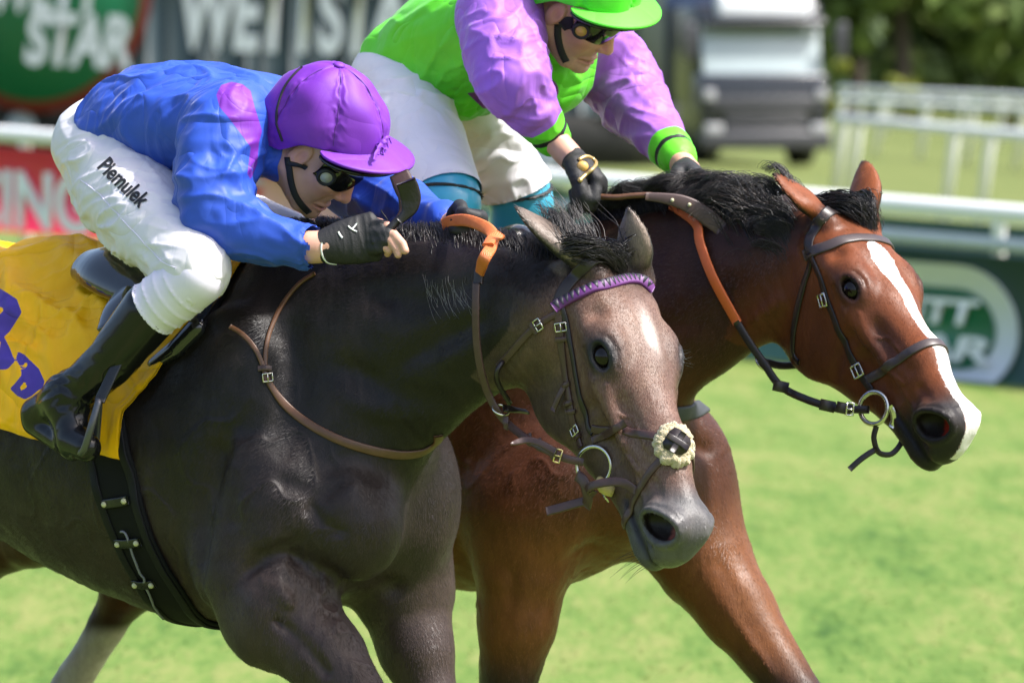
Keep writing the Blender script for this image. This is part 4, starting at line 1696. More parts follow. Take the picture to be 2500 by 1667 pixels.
def paint_bay(V, c, N):
    n = len(V)
    nz = noise3(V * 6.) * .6 + noise3(V * 15.) * .4
    col = np.tile(np.array([.066, .021, .0085]), (n, 1))
    col = blend(col, (.026, .0085, .0055), sstep(V[:, 2], 1.25, 1.6) + nz * .3)
    col = blend(col, (.150, .054, .016), sstep(-V[:, 2], -1.15, -.95) * (V[:, 0] > -.6) + nz * .2)
    col = blend(col, (.016, .010, .009), sstep(-V[:, 2], -.80, -.66))
    hindsock = (V[:, 0] < -.9) * (V[:, 1] > -.02) * sstep(-V[:, 2], -.72, -.68)
    col = blend(col, (.42, .36, .33), hindsock)
    x, y, z = c.T
    hd = sstep(x, -.04, .08) * (np.abs(y) < .17) * (z > -.33) * (z < .05)
    hc = np.tile(np.array([.170, .050, .018]), (n, 1))
    hc = blend(hc, (.105, .028, .009), sstep(-z, .08, .16))
    dk = np.exp(-(((x - .33) / .09) ** 2 + ((np.abs(y) - .06) / .025) ** 2 + ((z + .07) / .05) ** 2))
    hc = blend(hc, (.045, .018, .012), dk * .9 + nz * .1)
    col = blend(col, hc, hd)
    lipl = np.exp(-(((z + .157 + .04 * np.clip(x - .5, -.1, .1)) / .007) ** 2)) * sstep(x, .43, .46) * (np.abs(y) > .012) * (x < .60)
    mz = sstep(x + .5 * (-.06 - z), .455, .54)
    col = blend(col, (.020, .017, .017), mz * hd)
    col = blend(col, (.008, .007, .007), lipl * hd)
    ea = np.exp(-(((x - .203) / .040) ** 2 + ((np.abs(y) - .096) / .035) ** 2 + ((z + .027) / .034) ** 2))
    col = blend(col, (.012, .010, .010), ea * 1.3)
    wl = np.interp(x, [.085, .11, .15, .20, .26, .34, .40, .47, .53, .60], [-.004, .016, .030, .024, .022, .027, .035, .043, .046, .046])
    wr = np.interp(x, [.085, .11, .15, .20, .26, .34, .40, .47, .53, .60], [-.004, .022, .032, .022, .014, .013, .015, .020, .018, .012])
    e = noise3(V * 70.) * .004
    top = (z > -.085) | (x > .40)
    ms = np.minimum(wl - (y - .004), wr + (y - .004))
    ok = top & (hd > .5) & (z > -.128)
    mark = np.where(ok, ms, -.02)
    bl = (ms > 0) * ok
    pk = sstep(x, .57, .60) * (y > -.03) * (z > -.13)
    col = blend(col, (.55, .36, .33), pk * bl * .6)
    nos, nosp = nostril_mask(c)
    mark = np.where(nos > .1, -.02, mark)
    col = blend(col, (.014, .010, .010), nos)
    col = blend(col, (.34, .025, .014), nosp)
    for ee in BAY['ears']:
        a, t = np.asarray(ee[0]), np.asarray(ee[1])
        ax = t - a
        s = ((V - a) @ ax) / (ax @ ax)
        r = np.linalg.norm(V - a - s[:, None] * ax, axis=1)
        m = sstep(s, .08, .25) * (1 - sstep(r, .040, .058)) * (s < 1.1)
        inn = sstep(N @ unit(ee[2]), -.1, .35)
        ec = blend(np.tile(np.array([.20, .058, .020]), (n, 1)), (.015, .011, .010), np.clip(inn + sstep(s, .84, 1.0), 0, 1))
        col = blend(col, ec, m)
    hairc = blend(col, (.66, .62, .60), (mark > 0) * 1.)
    col = blend(col, hairc, (mark > .003) * 1.)
    return np.clip(col, .004, 1), np.full(n, .02), mark


M['coat_grey'] = coat_mat('dark_grey_coat', .40, .28)
M['coat_bay'] = coat_mat('bay_coat', .42, .2, .5, mark=(.70, .66, .64))
M['eye'] = plain('horse_eye', (.007, .004, .003), .10, .1, spec=.35)

_t = NT('coat_hair')
_t.set(Base_Color=_t.attr('Col', 'Color'), Roughness=.42, Specular_IOR_Level=.35)
M['coat_hair'] = _t.m
M['sweat'] = plain('dried_sweat', (.115, .11, .115), .8, .5, 300)

grey, grey_f, grey_b = build_horse(GF, GREY, .0050, paint_grey, M['coat_grey'], 'dark grey racehorse with a pale brown face in front, wearing a yellow saddle cloth', nhair=190000)
for s in (-1, 1):
    eyeball(grey, GF, GH, s, M['eye'])
# dried sweat foam drawn across the neck: many small flecks, one part
m = MB()
for i_ in range(46):
    s_ = i_ % 9
    x0_, y0_ = 1044 + 11 * s_ + random.gauss(0, 5), 676 + 7 * (s_ % 4) + random.gauss(0, 10) + 30 * (i_ > 26)
    l_, c_ = random.uniform(14, 70), random.uniform(.05, .32 + .04 * s_)
    hs_ = [hit(grey_b, x0_ + l_ * c_ * k_ * k_ + 2 * math.sin(5 * k_ + i_), y0_ + l_ * k_) for k_ in (0, .25, .5, .75, 1)]
    P_ = catmull(np.array([q_[0] + q_[1] * .0005 for q_ in hs_]), 12)
    w_ = random.uniform(.0006, .0017) * (.25 + np.sin(np.linspace(.15, 3., 12)) * (.6 + .4 * np.sin(np.arange(12) * 2.1 + i_)))
    V_, F_ = strap_geo(P_, np.tile(hs_[2][1], (12, 1)), w_, .0006)
    m.add(V_, F_)
tag(m.build('sweat_foam', M['sweat'], grey), kind='stuff')
bay, bay_f, bay_b = build_horse(BF, BAY, .0065, paint_bay, M['coat_bay'], 'bay racehorse with a white blaze running behind the dark grey one', nhair=110000)
for s in (-1, 1):
    eyeball(bay, BF, BH, s, M['eye'])

# ---------------------------------------------------------------- riders
def human_head(f, T):
    f.ell((-.012, 0, .055), (.098, .076, .092), k=.02, T=T)                     # skull
    f.ell((.035, 0, -.020), (.066, .062, .085), k=.03, T=T)                     # face mass
    f.econe((.030, 0, -.085), (.070, 0, -.098), (.050, .028), (.026, .022), k=.03, T=T)   # jaw, chin
    f.ell((.080, 0, -.103), (.018, .020, .017), k=.015, T=T)
    f.econe((.088, 0, .022), (.112, 0, -.026), (.008, .010), (.012, .010), k=.012, T=T)   # nose
    f.ell((.110, 0, -.030), (.013, .011, .010), k=.008, T=T)
    for s in (-1, 1):
        f.ell((.100, .012 * s, -.034), (.010, .007, .007), k=.006, T=T)
        f.ell((.060, .040 * s, -.012), (.026, .024, .022), k=.02, T=T)          # cheek bones
        f.cone((-.010, .058 * s, -.045), (.055, .034 * s, -.098), .018, .015, k=.02, T=T)  # jaw line
        f.dent([(.088, .028 * s, -.040), (.082, .034 * s, -.075)], .003, .008, T=T)
        # ear
        f.ell((-.008, .076 * s, .000), (.018, .007, .031), R=rotm('y', .2), k=.008, T=T)
        f.ell((-.004, .083 * s, .002), (.009, .005, .016), k=.004, kind='S', T=T)
        f.ell((.085, .026 * s, .020), (.014, .018, .013), k=.01, kind='S', T=T)
    f.tube([(.080, -.024, -.074), (.094, -.010, -.069), (.096, 0, -.070), (.094, .010, -.069), (.080, .024, -.074)], [.004, .0055, .005, .0055, .004], k=.006, T=T)
    f.tube([(.080, -.022, -.080), (.093, -.008, -.083), (.094, .008, -.083), (.080, .022, -.080)], [.004, .006, .006, .004], k=.006, T=T)
    f.dent([(.082, -.025, -.077), (.100, 0, -.076), (.082, .025, -.077)], .004, .0035, T=T)
    f.dent([(.092, 0, -.091)], .003, .008, T=T)


def hand_ops(W, K, a, n, curl=(55, 120, 185), sc=1.0, spread=.0205, thumb=True):
    """bones of a closed hand: W wrist, K knuckle centre, a across towards the little finger, n palm side"""
    W, K = np.asarray(W), np.asarray(K)
    d = unit(K - W)
    a = unit(np.asarray(a) - d * (np.asarray(a) @ d))
    n0 = np.cross(d, a)
    n = n0 if n0 @ np.asarray(n) > 0 else -n0
    fingers = []
    for i, (off, L) in enumerate(((-1.5, .95), (-.5, 1.05), (.5, 1.0), (1.5, .80))):
        p = K + a * off * spread * sc - d * .010 * sc * (abs(off - -.3) > 1.5)
        pts = [p - d * .03 * sc, p]
        for ang, ln in zip(curl, (.042, .026, .021)):
            t = math.radians(ang + 6 * (i - 1.5))
            p = p + (d * math.cos(t) + n * math.sin(t)) * ln * L * sc
            pts.append(p)
        fingers.append(pts)
    r = W + (K - W) * .30 - a * .026 * sc + n * .012 * sc
    th = [r, r + d * .030 * sc - a * .016 * sc + n * .016 * sc, r + d * .060 * sc - a * .012 * sc + n * .030 * sc, r + d * .080 * sc + a * .004 * sc + n * .036 * sc]
    return dict(W=W, K=K, a=a, n=n, d=d, fingers=fingers, thumb=th, sc=sc)


def hand_skin(f, h):
    s = h['sc']
    f.chain([(h['W'] - h['d'] * .02, (.027 * s, .021 * s)), (h['W'] + (h['K'] - h['W']) * .45, (.036 * s, .019 * s)), (h['K'], (.042 * s, .014 * s))], up=h['n'], k=.012)
    for i, P in enumerate(h['fingers']):
        r = (.0090, .0092, .0088, .0078)[i] * s
        f.tube(P, [r * 1.05, r * 1.1, r * 1.02, r * .95, r * .82], k=.005)
    f.tube(h['thumb'], [.016 * s, .0125 * s, .0105 * s, .0085 * s], k=.008)


def hand_glove(f, h, full=False, open_to=.55):
    s, e = h['sc'], .0035
    f.chain([(h['W'] + h['d'] * .006, (.031 * s, .026 * s)), (h['W'] + (h['K'] - h['W']) * .5, (.040 * s + e, .022 * s + e)), (h['K'], (.0445 * s + e, .016 * s + e))], up=h['n'], k=.012)
    for i, P in enumerate(h['fingers']):
        r = (.0090, .0092, .0088, .0078)[i] * s + e
        if full:
            f.tube(P, [r, r * 1.08, r, r * .95, r * .85], k=.006)
        else:
            q = np.asarray(P[1]) + (np.asarray(P[2]) - np.asarray(P[1])) * open_to
            f.tube([P[0], P[1], q], [r, r * 1.08, r], k=.006)
    f.tube(h['thumb'][:3] if not full else h['thumb'], [.0165 * s + e, .013 * s + e, .0105 * s + e] + ([.009 * s + e] if full else []), k=.008)


def folds(V, N, specs):
    """cloth folds: ridged bands; spec = (centre, radius, direction along the folds, across frequency 1/m, along frequency 1/m, amplitude)"""
    out = np.zeros(len(V))
    for i, (c, rad, d, fa, fl, amp) in enumerate(specs):
        w = np.ones(len(V)) if c is None else np.exp(-((V - np.asarray(c)) ** 2).sum(1) / (rad * rad))
        m = w > .03
        if not m.any():
            continue
        P = V[m]
        d = unit(d)
        u = unit(np.cross(d, [.31, .52, .79]))
        v = np.cross(d, u)
        wob = np.stack([noise3(P * 7. + 3.1 * i), noise3(P * 7. + 9.7 + i), np.zeros(len(P))], 1) * .35
        Q = np.stack([P @ d * fl, P @ u * fa, P @ v * fa], 1) + wob[:, [2, 0, 1]] * 1.4 + 17.3 * i
        n1 = noise3(Q)
        ridge = 1 - np.abs(n1) * 2.6
        ridge = np.clip(ridge, -.6, 1)
        out[m] += amp * w[m] * (ridge * np.abs(ridge) * .9 + n1 * .5)
    return V + N * out[:, None]


def field_obj(f, name, h, mat, parent, fr, fold=None, attrs=None, cut=None, sm=1, mats=None, fmat=None, org=None):
    V, Fq = f.mesh(h)
    V = smooth(V, Fq, sm, .5)
    if fold:
        V = folds(V, vnormals(V, Fq), fold)
        V = smooth(V, Fq, 1, .5)
    if cut is not None:
        sg = cut(V)                                # signed distance: positive parts are cut away
        fm = (sg < 0)[Fq].all(1)
        Fq = Fq[fm]
        used = np.zeros(len(V), bool)
        used[Fq.ravel()] = True
        new = np.cumsum(used) - 1
        V, Fq = V[used], new[Fq]
        sg = cut(V)
        G = np.stack([cut(V + np.eye(3)[i] * 1e-4) - sg for i in range(3)], 1) / 1e-4
        m_ = sg > -h * 1.25
        V[m_] -= G[m_] * sg[m_, None]
    N = vnormals(V, Fq)
    Wd = fr.W(V)
    A = attrs(V, Wd, N) if attrs else None
    o = mk(name, Wd, Fq, mat, parent, attrs=A, org=org)
    return o, (Wd, Fq)


def dome(T, fr, name, mat, parent, a=.135, bw=.112, c=.142, z0=.030, seams=6, drop=.0):
    """silk-covered skull cap: puffed gores between seams, gathered at a button"""
    nu, nv = 168, 60
    V, F = [], []
    th = np.linspace(0, 2 * np.pi, nu, endpoint=False)
    for j in range(nv + 1):
        p = (j / nv) * (math.pi * .5 + .30)
        for t in th:
            k = math.cos(seams * t + .5)
            seam = math.exp(-((1 - k) * 9))
            r = 1 + .020 * (-k) * math.sin(p) - .026 * seam * min(1, p * 3)
            low = max(0, p - math.pi * .5)
            x, y, z = a * math.cos(t) * math.sin(p) * r, bw * math.sin(t) * math.sin(p) * r, c * math.cos(p) * r
            if low > 0:
                q_ = min(1, max(0, (-math.cos(t) + .05) / .6))
                z = -c * math.sin(low) * (.12 + .88 * q_ * q_ * (3 - 2 * q_))
            V.append((x, y, z))
    V = np.array(V)
    rad = np.linalg.norm(V[:, :2], axis=1)
    az = np.arctan2(V[:, 1] / bw, V[:, 0] / a)
    w = np.abs(np.sin(seams * az / 2 + .25))
    nz = noise3(np.stack([az * 7, V[:, 2] * 42, rad * 12], 1))
    rid = np.clip(1 - np.abs(nz) * 3, 0, 1)
    V = V * (1 + (.030 * rid * np.exp(-((w - .1) / .35) ** 2))[:, None]) + 0
    big = noise3(V * 18. + 4) * .005
    V = V * (1 + big[:, None] / .13)
    for j in range(nv):
        for i in range(nu):
            F.append([j * nu + i, (j + 1) * nu + i, (j + 1) * nu + (i + 1) % nu, j * nu + (i + 1) % nu])
    W = fr.W(T.p(V + np.array([0, 0, z0])))
    return mk(name, W, np.array(F), mat, parent), W, np.array(F)


def brim_geo(T, fr, z=.033, a=.134, bw=.113, out=.068, span=1.25, t=.005, droop=.25, wide=1.05):
    V, F = [], []
    nu, nv = 48, 8
    for side in (1, -1):
        for i in range(nu + 1):
            q = -span + 2 * span * i / nu
            ext = out * max(.0, math.cos(q / span * math.pi / 2)) ** .6
            for j in range(nv + 1):
                e = ext * j / nv
                x, y = (a + e) * math.cos(q), (bw + e * .9) * math.sin(q) * (1 + (wide - 1) * j / nv)
                zz = z - droop * e - .9 * e * e - .010 * (math.sin(q) ** 2) + side * t / 2
                V.append((x - .004, y, zz))
    n1 = (nu + 1) * (nv + 1)
    g = lambda s, i, j: s * n1 + i * (nv + 1) + j
    for i in range(nu):
        for j in range(nv):
            F.append([g(0, i, j), g(0, i, j + 1), g(0, i + 1, j + 1), g(0, i + 1, j)])
            F.append([g(1, i, j), g(1, i + 1, j), g(1, i + 1, j + 1), g(1, i, j + 1)])
        F.append([g(0, i, nv), g(1, i, nv), g(1, i + 1, nv), g(0, i + 1, nv)])
    return fr.W(T.p(np.array(V))), F


def goggles(T, fr, parent, mat_lens, mat_disc, mat_strap):
    V, F = [], []
    nu, nv = 40, 10
    for lay in (0, 1):
        for i in range(nu + 1):
            q = -1.28 + 2.56 * i / nu
            for j in range(nv + 1):
                s = j / nv
                nose = math.exp(-(q / .16) ** 2)
                lo = -.020 + .026 * nose + .012 * (abs(q) / 1.28) ** 2
                hi = .044 - .006 * (abs(q) / 1.28) ** 2
                z = lo + (hi - lo) * s
                bul = .010 * math.sin(math.pi * s) ** .5 - lay * .006
                V.append(((.101 + bul) * math.cos(q) ** .8 if math.cos(q) > 0 else 0, (.079 + bul * .6) * math.sin(q), z))
    n1 = (nu + 1) * (nv + 1)
    g = lambda l, i, j: l * n1 + i * (nv + 1) + j
    for i in range(nu):
        for j in range(nv):
            F.append([g(0, i, j), g(0, i + 1, j), g(0, i + 1, j + 1), g(0, i, j + 1)])
            F.append([g(1, i, j), g(1, i, j + 1), g(1, i + 1, j + 1), g(1, i + 1, j)])
        F.append([g(0, i, 0), g(1, i, 0), g(1, i + 1, 0), g(0, i + 1, 0)])
        F.append([g(0, i, nv), g(0, i + 1, nv), g(1, i + 1, nv), g(1, i, nv)])
    o = mk('goggles', fr.W(T.p(np.array(V))), F, mat_lens, parent)
    for s in (-1, 1):
        c = T.p((.060, .0775 * s, .012))
        ax = T.v((.42, .9 * s, 0))
        m = MB()
        m.tube([fr.W(c - ax * .002), fr.W(c + ax * .006)], .0135, 20)
        m.build('side_disc', mat_disc, o)
        m = MB()
        m.V.append(np.array(ring_geo(fr.W(c + ax * .004), fr.M @ ax, .0165, .0045)[0]))
        m.F += ring_geo((0, 0, 0), (0, 0, 1), .0165, .0045)[1]
        m.build('disc_rim', mat_strap, o)
    return o


def strip(bv, pts, w, t, off=.001, step=.006):
    return strap_on(bv, pts, w, t, off, step)


def band(fr, pts, rad, n=10):
    m = MB()
    m.tube([fr.W(p) for p in pts], rad, n)
    return m

# ---------------------------------------------------------------- rider in blue on the dark grey horse
def skin_col(T, V):
    """flushed nose, cheeks and ears, stubble on the jaw, lips"""
    c = T.inv(V)
    x, y, z = c.T
    n = len(V)
    col = np.tile(np.array([.56, .32, .235]), (n, 1))
    near = np.exp(-np.maximum(0, np.linalg.norm(c, axis=1) - .12) / .02)
    fl = np.exp(-(((x - .105) / .03) ** 2 + (y / .03) ** 2 + ((z + .02) / .03) ** 2)) + .7 * np.exp(-(((x - .07) / .03) ** 2 + ((np.abs(y) - .045) / .02) ** 2 + ((z + .025) / .025) ** 2))
    fl += .8 * np.exp(-(((x + .006) / .02) ** 2 + ((np.abs(y) - .078) / .012) ** 2 + (z / .03) ** 2))
    col = blend(col, (.62, .25, .19), fl * near * .8)
    jaw = sstep(-z, .045, .085) * sstep(x, -.01, .03) * near
    col = blend(col, (.33, .20, .16), jaw * (.55 + .3 * noise3(V * 160.)))
    lip = np.exp(-(((z + .077) / .010) ** 2 + (y / .026) ** 2)) * (x > .075) * near
    col = blend(col, (.48, .17, .14), lip)
    col = blend(col, (.30, .14, .10), np.exp(-(((z + .0765) / .0028) ** 2 + (y / .026) ** 2)) * (x > .075) * near)
    return np.clip(col * (1 + .10 * noise3(V * 45.))[:, None], 0, 1)


M['skin'] = NT('skin')
_t = M['skin']
_f = _t.noise(_t.coord(), 35, 4)
_t.set(Base_Color=_t.mix(.55, _t.attr('Col', 'Color'), _t.mix(_f, (.80, .76, .74), (1.2, 1.15, 1.12)), 'MULTIPLY'), Roughness=.48, Specular_IOR_Level=.4, Subsurface_Weight=.15, Subsurface_Scale=.008, Subsurface_Radius=(1., .35, .2))
_t.bump(_t.noise(_t.coord(), 350, 3), .15, .0006)
M['skin'] = _t.m
M['silk_blue'] = silk('blue_silk', .54, [(.022, .076, .47), ('ink', (.16, .022, .36))])
M['silk_purple'] = silk('purple_silk', .58, [(.150, .021, .37)], .3)
M['seam_purple'] = plain('dark_purple_seam', (.075, .012, .18), .6)
M['breeches'] = NT('white_breeches')
_t = M['breeches']
_t.set(Base_Color=_t.mix(_t.noise(_t.coord(), 14, 4), (.65, .62, .66), (.75, .72, .76)), Roughness=.6, Specular_IOR_Level=.3)
_t.bump(creases(_t, .8), .45, .011)
M['breeches'] = _t.m
M['gaiter'] = plain('white_gaiter', (.70, .66, .78), .6, .05, 20, bump=.2, bscale=500)
M['boot'] = plain('black_boot', (.006, .006, .007), .22, .3, 30, coat=.2, spec=.3, bump=.15, bscale=30, bdist=.003)
M['glove'] = plain('black_glove', (.010, .010, .011), .65, .3, 60, bump=.5, bscale=300, bdist=.0015)
M['glove_trim'] = plain('white_glove_piping', (.75, .75, .75), .6)
M['lens'] = plain('black_goggles', (.006, .006, .007), .06, .2, 20, coat=.6)
M['disc_grey'] = plain('pale_disc', (.42, .42, .33), .5)
M['strap_black'] = plain('black_webbing', (.010, .010, .011), .6, .3, 80, bump=.4, bscale=500)

JH = Xf(GF.M.T @ orth([[.833, .350, .428], [-.191, .909, -.371], [-.519, .227, .824]]) @ rotm('y', .20), GF.loc((-.4118, 13.83, 1.8539)), 1.0)
JHEL = Xf(JH.R @ rotm('y', -.44), JH.t + JH.v((.012, 0, .022)), 1.0)
JH = Xf(JH.R @ rotm('y', .09), JH.t + JH.v((.012, 0, .006)), 1.0)

rider = empty('person', GF.W((-.25, 0, 0)), 'person in blue silks and purple cap crouching over the dark grey horse', 'person')


def mir(p):
    """the left leg, a little further back and lower than the right"""
    return np.array([p[0] - .13, -p[1], p[2] - .05])


hipR, thR, knR, caR = g(268, 388, -.085), g(308, 468, -.15), g(405, 575, -.25), g(480, 655, -.31)
calf = [g(462, 690, -.325), g(370, 758, -.345), g(262, 888, -.36), g(165, 972, -.375)]
heel, ball, toe = g(88, 1008, -.375), g(178, 1075, -.40), g(212, 1092, -.41)
armR = [g(560, 305, -.16), g(522, 420, -.225), g(530, 528, -.255), g(640, 582, -.235), g(748, 601, -.205)]
armL = [g(720, 330, .17), g(790, 400, .25), g(880, 462, .27), g(985, 505, .20), g(1085, 545, .09)]
torso = [g(285, 312, 0), g(385, 292, 0), g(500, 298, 0), g(600, 302, 0), g(668, 300, 0)]

hR = hand_ops(g(778, 604, -.195), g(912, 578, -.125), GF.M.T @ np.array([.15, -.1, -1.]), GF.M.T @ np.array([.25, .9, -.1]), curl=(20, 75, 105), sc=1.06)
# the fingers as the photograph shows them: index round the whip, the others reaching down in front
hR['fingers'][0] = [g(895, 552, -.13), g(918, 552, -.125), g(945, 552, -.12), g(958, 566, -.105), g(950, 584, -.10)]
hR['fingers'][1] = [g(900, 570, -.135), g(930, 570, -.13), g(962, 574, -.125), g(982, 596, -.125), g(989, 612, -.125)]
hR['fingers'][2] = [g(898, 588, -.138), g(928, 590, -.135), g(954, 588, -.13), g(968, 608, -.13), g(972, 622, -.13)]
hR['fingers'][3] = [g(892, 604, -.14), g(920, 608, -.138), g(938, 604, -.135), g(950, 612, -.13), g(946, 620, -.125)]
hR['thumb'] = [g(836, 572, -.15), g(870, 548, -.12), g(905, 540, -.10), g(930, 545, -.09)]
hL = hand_ops(g(1095, 548, .075), g(1165, 566, .045), (.1, -.3, -1.), (-.3, -1., 0), sc=.95)

f = Field()
human_head(f, JH)
f.chain([(torso[3] + np.array([0, 0, -.01]), (.06, .06)), (JH.p((-.035, 0, -.06)), (.056, .058)), (JH.p((-.02, 0, .0)), (.06, .06))], k=.03)
f.chain([(torso[0], (.12, .06)), (torso[1], (.135, .085)), (torso[2], (.15, .095)), (torso[3], (.15, .085)), (torso[4], (.07, .065))], k=.04)
for A in (armR, armL):
    f.tube(A, [.055, .048, .042, .034, .026], k=.03)
for leg in ([hipR, thR, knR, caR] + calf, [mir(p) for p in [hipR, thR, knR, caR] + calf]):
    f.tube(leg, [.085, .080, .066, .056, .046, .044, .036, .030], k=.04)
f.tube([calf[3], heel], [.03, .025], k=.02)
f.tube([calf[3], ball], [.03, .022], k=.02)
f.tube([mir(calf[3]), mir(heel)], [.03, .025], k=.02)
f.tube([mir(calf[3]), mir(ball)], [.03, .022], k=.02)
for A, h in ((armR, hR), (armL, hL)):
    f.tube([A[4], h['W'], h['W'] + h['d'] * .02], [.026, .027, .027], k=.02)
    hand_skin(f, h)
V, Fq = f.mesh(.0042)
V = smooth(V, Fq, 1, .4)
c = JH.inv(V)
hm = ((np.abs(c) < [.14, .1, .13]).all(1) & (c[:, 0] > -.03) & (c[:, 2] < .05)) | (np.linalg.norm(V - hR['K'], axis=1) < .10)
V, parts = refine(V, Fq, hm, f)
body_blue = mk('body', GF.W(V), parts, M['skin'], rider, attrs={'Col': skin_col(JH, V)})
bvb = bvh_of(GF.W(V), parts)

# jacket
f = Field()
f.chain([(g(318, 306, 0), (.140, .086)), (g(340, 300, 0), (.155, .094)), (torso[1], (.172, .112)), (torso[2], (.195, .122)), (torso[3], (.195, .112)), (torso[4], (.11, .085))], k=.05)
f.tube(armR, [.090, .078, .069, .050, .036], k=.05)
f.tube(armL, [.090, .078, .068, .052, .034], k=.05)
f.ell(g(650, 262, 0), (.09, .10, .05), k=.05)
f.cone(g(660, 330, 0), JH.p((-.04, 0, -.055)), .075, .066, k=.04)
for A in (armR, armL):                       # gathered cuffs
    e = A[4] + unit(A[4] - A[3]) * .012
    f.cone(A[4], e, .040, .036, k=.012)
foldsB = [(None, 1, g(640, 280, 0) - g(300, 330, 0), 9, 1.4, .0100),
          (g(420, 300, -.12), .14, g(520, 180, -.1) - g(330, 420, -.15), 15, 2, .012),
          (g(520, 300, -.16), .10, g(560, 200, -.15) - g(430, 380, -.2), 17, 2, .016),
          (armR[1], .11, np.cross(armR[2] - armR[0], [0, 1, 0]), 17, 2.5, .015),
          (armR[2], .10, armR[3] - armR[1] + np.array([0, 0, .12]), 19, 3, .013),
          (armR[3], .10, armR[4] - armR[2], 20, 3, .010),
          (armR[4], .05, armR[4] - armR[3], 60, 6, .006),
          (armL[3], .12, armL[4] - armL[2], 26, 4, .008),
          (g(300, 330, -.12), .08, np.array([0, 0, 1.]), 40, 5, .006)]
INK = np.array([(528, 232), (540, 208), (566, 200), (592, 206), (612, 222), (622, 262), (640, 320), (632, 350), (628, 400), (612, 440), (604, 424), (612, 360), (590, 330), (560, 290), (536, 262)], float)


def ink_blue(V, Wd, N):
    view = (CC - Wd)
    fc = ((N @ GF.M.T) * view).sum(1) > 0
    sd = poly_sd(proj(Wd), INK)
    return {'ink': np.where(fc & (GF.loc(Wd)[:, 1] < .12), sd, -50.)}


jacket, jk = field_obj(f, 'silks_jacket', .0045, M['silk_blue'], rider, GF, foldsB, ink_blue, sm=2,
                       cut=lambda V: np.maximum(.046 - np.linalg.norm(V - hR['W'], axis=1), .028 - np.linalg.norm(V - hL['W'], axis=1)))
# breeches
f = Field()
f.ell(g(262, 348, 0), (.090, .142, .100), k=.06)
for m_ in (lambda p: p, mir):
    f.tube([m_(hipR), m_(thR), m_(knR), m_(caR), m_(calf[0])], [.098, .102, .090, .071, .058], k=.05)
up = lambda a, c: unit(a - c)
foldsW = [(g(250, 500, -.15), .12, g(330, 420, -.2) - g(190, 520, -.1), 26, 3.5, .017),
          (g(330, 590, -.22), .11, g(420, 500, -.3) - g(270, 600, -.2), 28, 3.5, .018),
          (g(430, 650, -.3), .07, g(520, 660, -.3) - g(360, 640, -.3), 32, 5, .014),
          (g(500, 690, -.33), .05, g(520, 640, -.3) - g(480, 720, -.3), 50, 6, .006),
          (None, 1, g(420, 600, -.2) - g(230, 400, -.1), 14, 3, .003)]
breech, br = field_obj(f, 'breeches', .0045, M['breeches'], rider, GF, foldsW)
bv_br = bvh_of(*br)
P_ = [hit(bv_br, *p)[0] for p in ((196, 440), (236, 470), (285, 520), (335, 575), (385, 630), (430, 655))]
V_, F_, _, _ = strap_on(bv_br, P_, .003, .0010, .0003, .006)
mk('side_seam', V_, F_, M['gaiter'], breech)
# gaiters, boots
for m_ in (lambda p: p, mir):
    f = Field()
    c0, c1, c2, c3 = [m_(p) for p in calf]
    d01 = unit(c1 - c0)
    f.tube([c0 - d01 * .02, c0 + (c1 - c0) * .5, c1], [.060, .061, .058], k=.02)
    for q in (.15, .42, .70, .95):
        p = c0 + (c1 - c0) * q
        u_ = unit(np.cross(d01, [0, 1, .2]))
        f.ell(p, (.0640, .0640, .0045), R=np.stack([u_, np.cross(d01, u_), d01], 1), k=.004)
    field_obj(f, 'gaiter', .004, M['gaiter'], rider, GF)
    f = Field()
    f.chain([(c1 + d01 * .004, (.061, .061)), (c1 + (c2 - c1) * .5, (.056, .058)), (c2, (.049, .052)), (c3, (.041, .044))], up=m_(np.array([0, 1, 0])), k=.02)
    f.tube([c3, m_(heel)], [.041, .033], k=.03)
    f.tube([c3, m_(ball), m_(toe)], [.042, .036, .030], k=.03)
    f.tube([m_(heel) + np.array([-.006, 0, -.022]), m_(ball) + np.array([0, 0, -.022])], [.024, .020], k=.012)
    fb = [(c2, .07, m_(np.array([.8, -.2, .5])), 40, 5, .006), (c3, .055, m_(np.array([.8, -.2, .4])), 42, 6, .010), (c2 * .4 + c3 * .6, .05, m_(np.array([.8, -.2, .2])), 46, 6, .009)]
    field_obj(f, 'riding_boot', .0045, M['boot'], rider, GF, fb)
# gloves
f = Field()
hand_glove(f, hR)
glove, gl = field_obj(f, 'glove', .0028, M['glove'], rider, GF, [(hR['K'], .08, hR['a'], 60, 9, .0022)])
bv_gl = bvh_of(*gl)
f = Field()
hand_glove(f, hL, full=True)
field_obj(f, 'glove', .004, M['glove'], rider, GF)
m = MB()
for pts, w in (([(786, 592), (784, 608), (789, 628), (803, 642), (822, 646)], .0035), ([(826, 566), (830, 574), (836, 581)], .004), ([(850, 552), (858, 560), (872, 566)], .003), ([(872, 545), (864, 556), (858, 560)], .003)):
    P = [hit(bv_gl, *p)[0] for p in pts]
    V_, F_, _, _ = strap_on(bv_gl, P, w, .0015, .0004, .003)
    m.add(V_, F_)
m.build('piping', M['glove_trim'], glove)
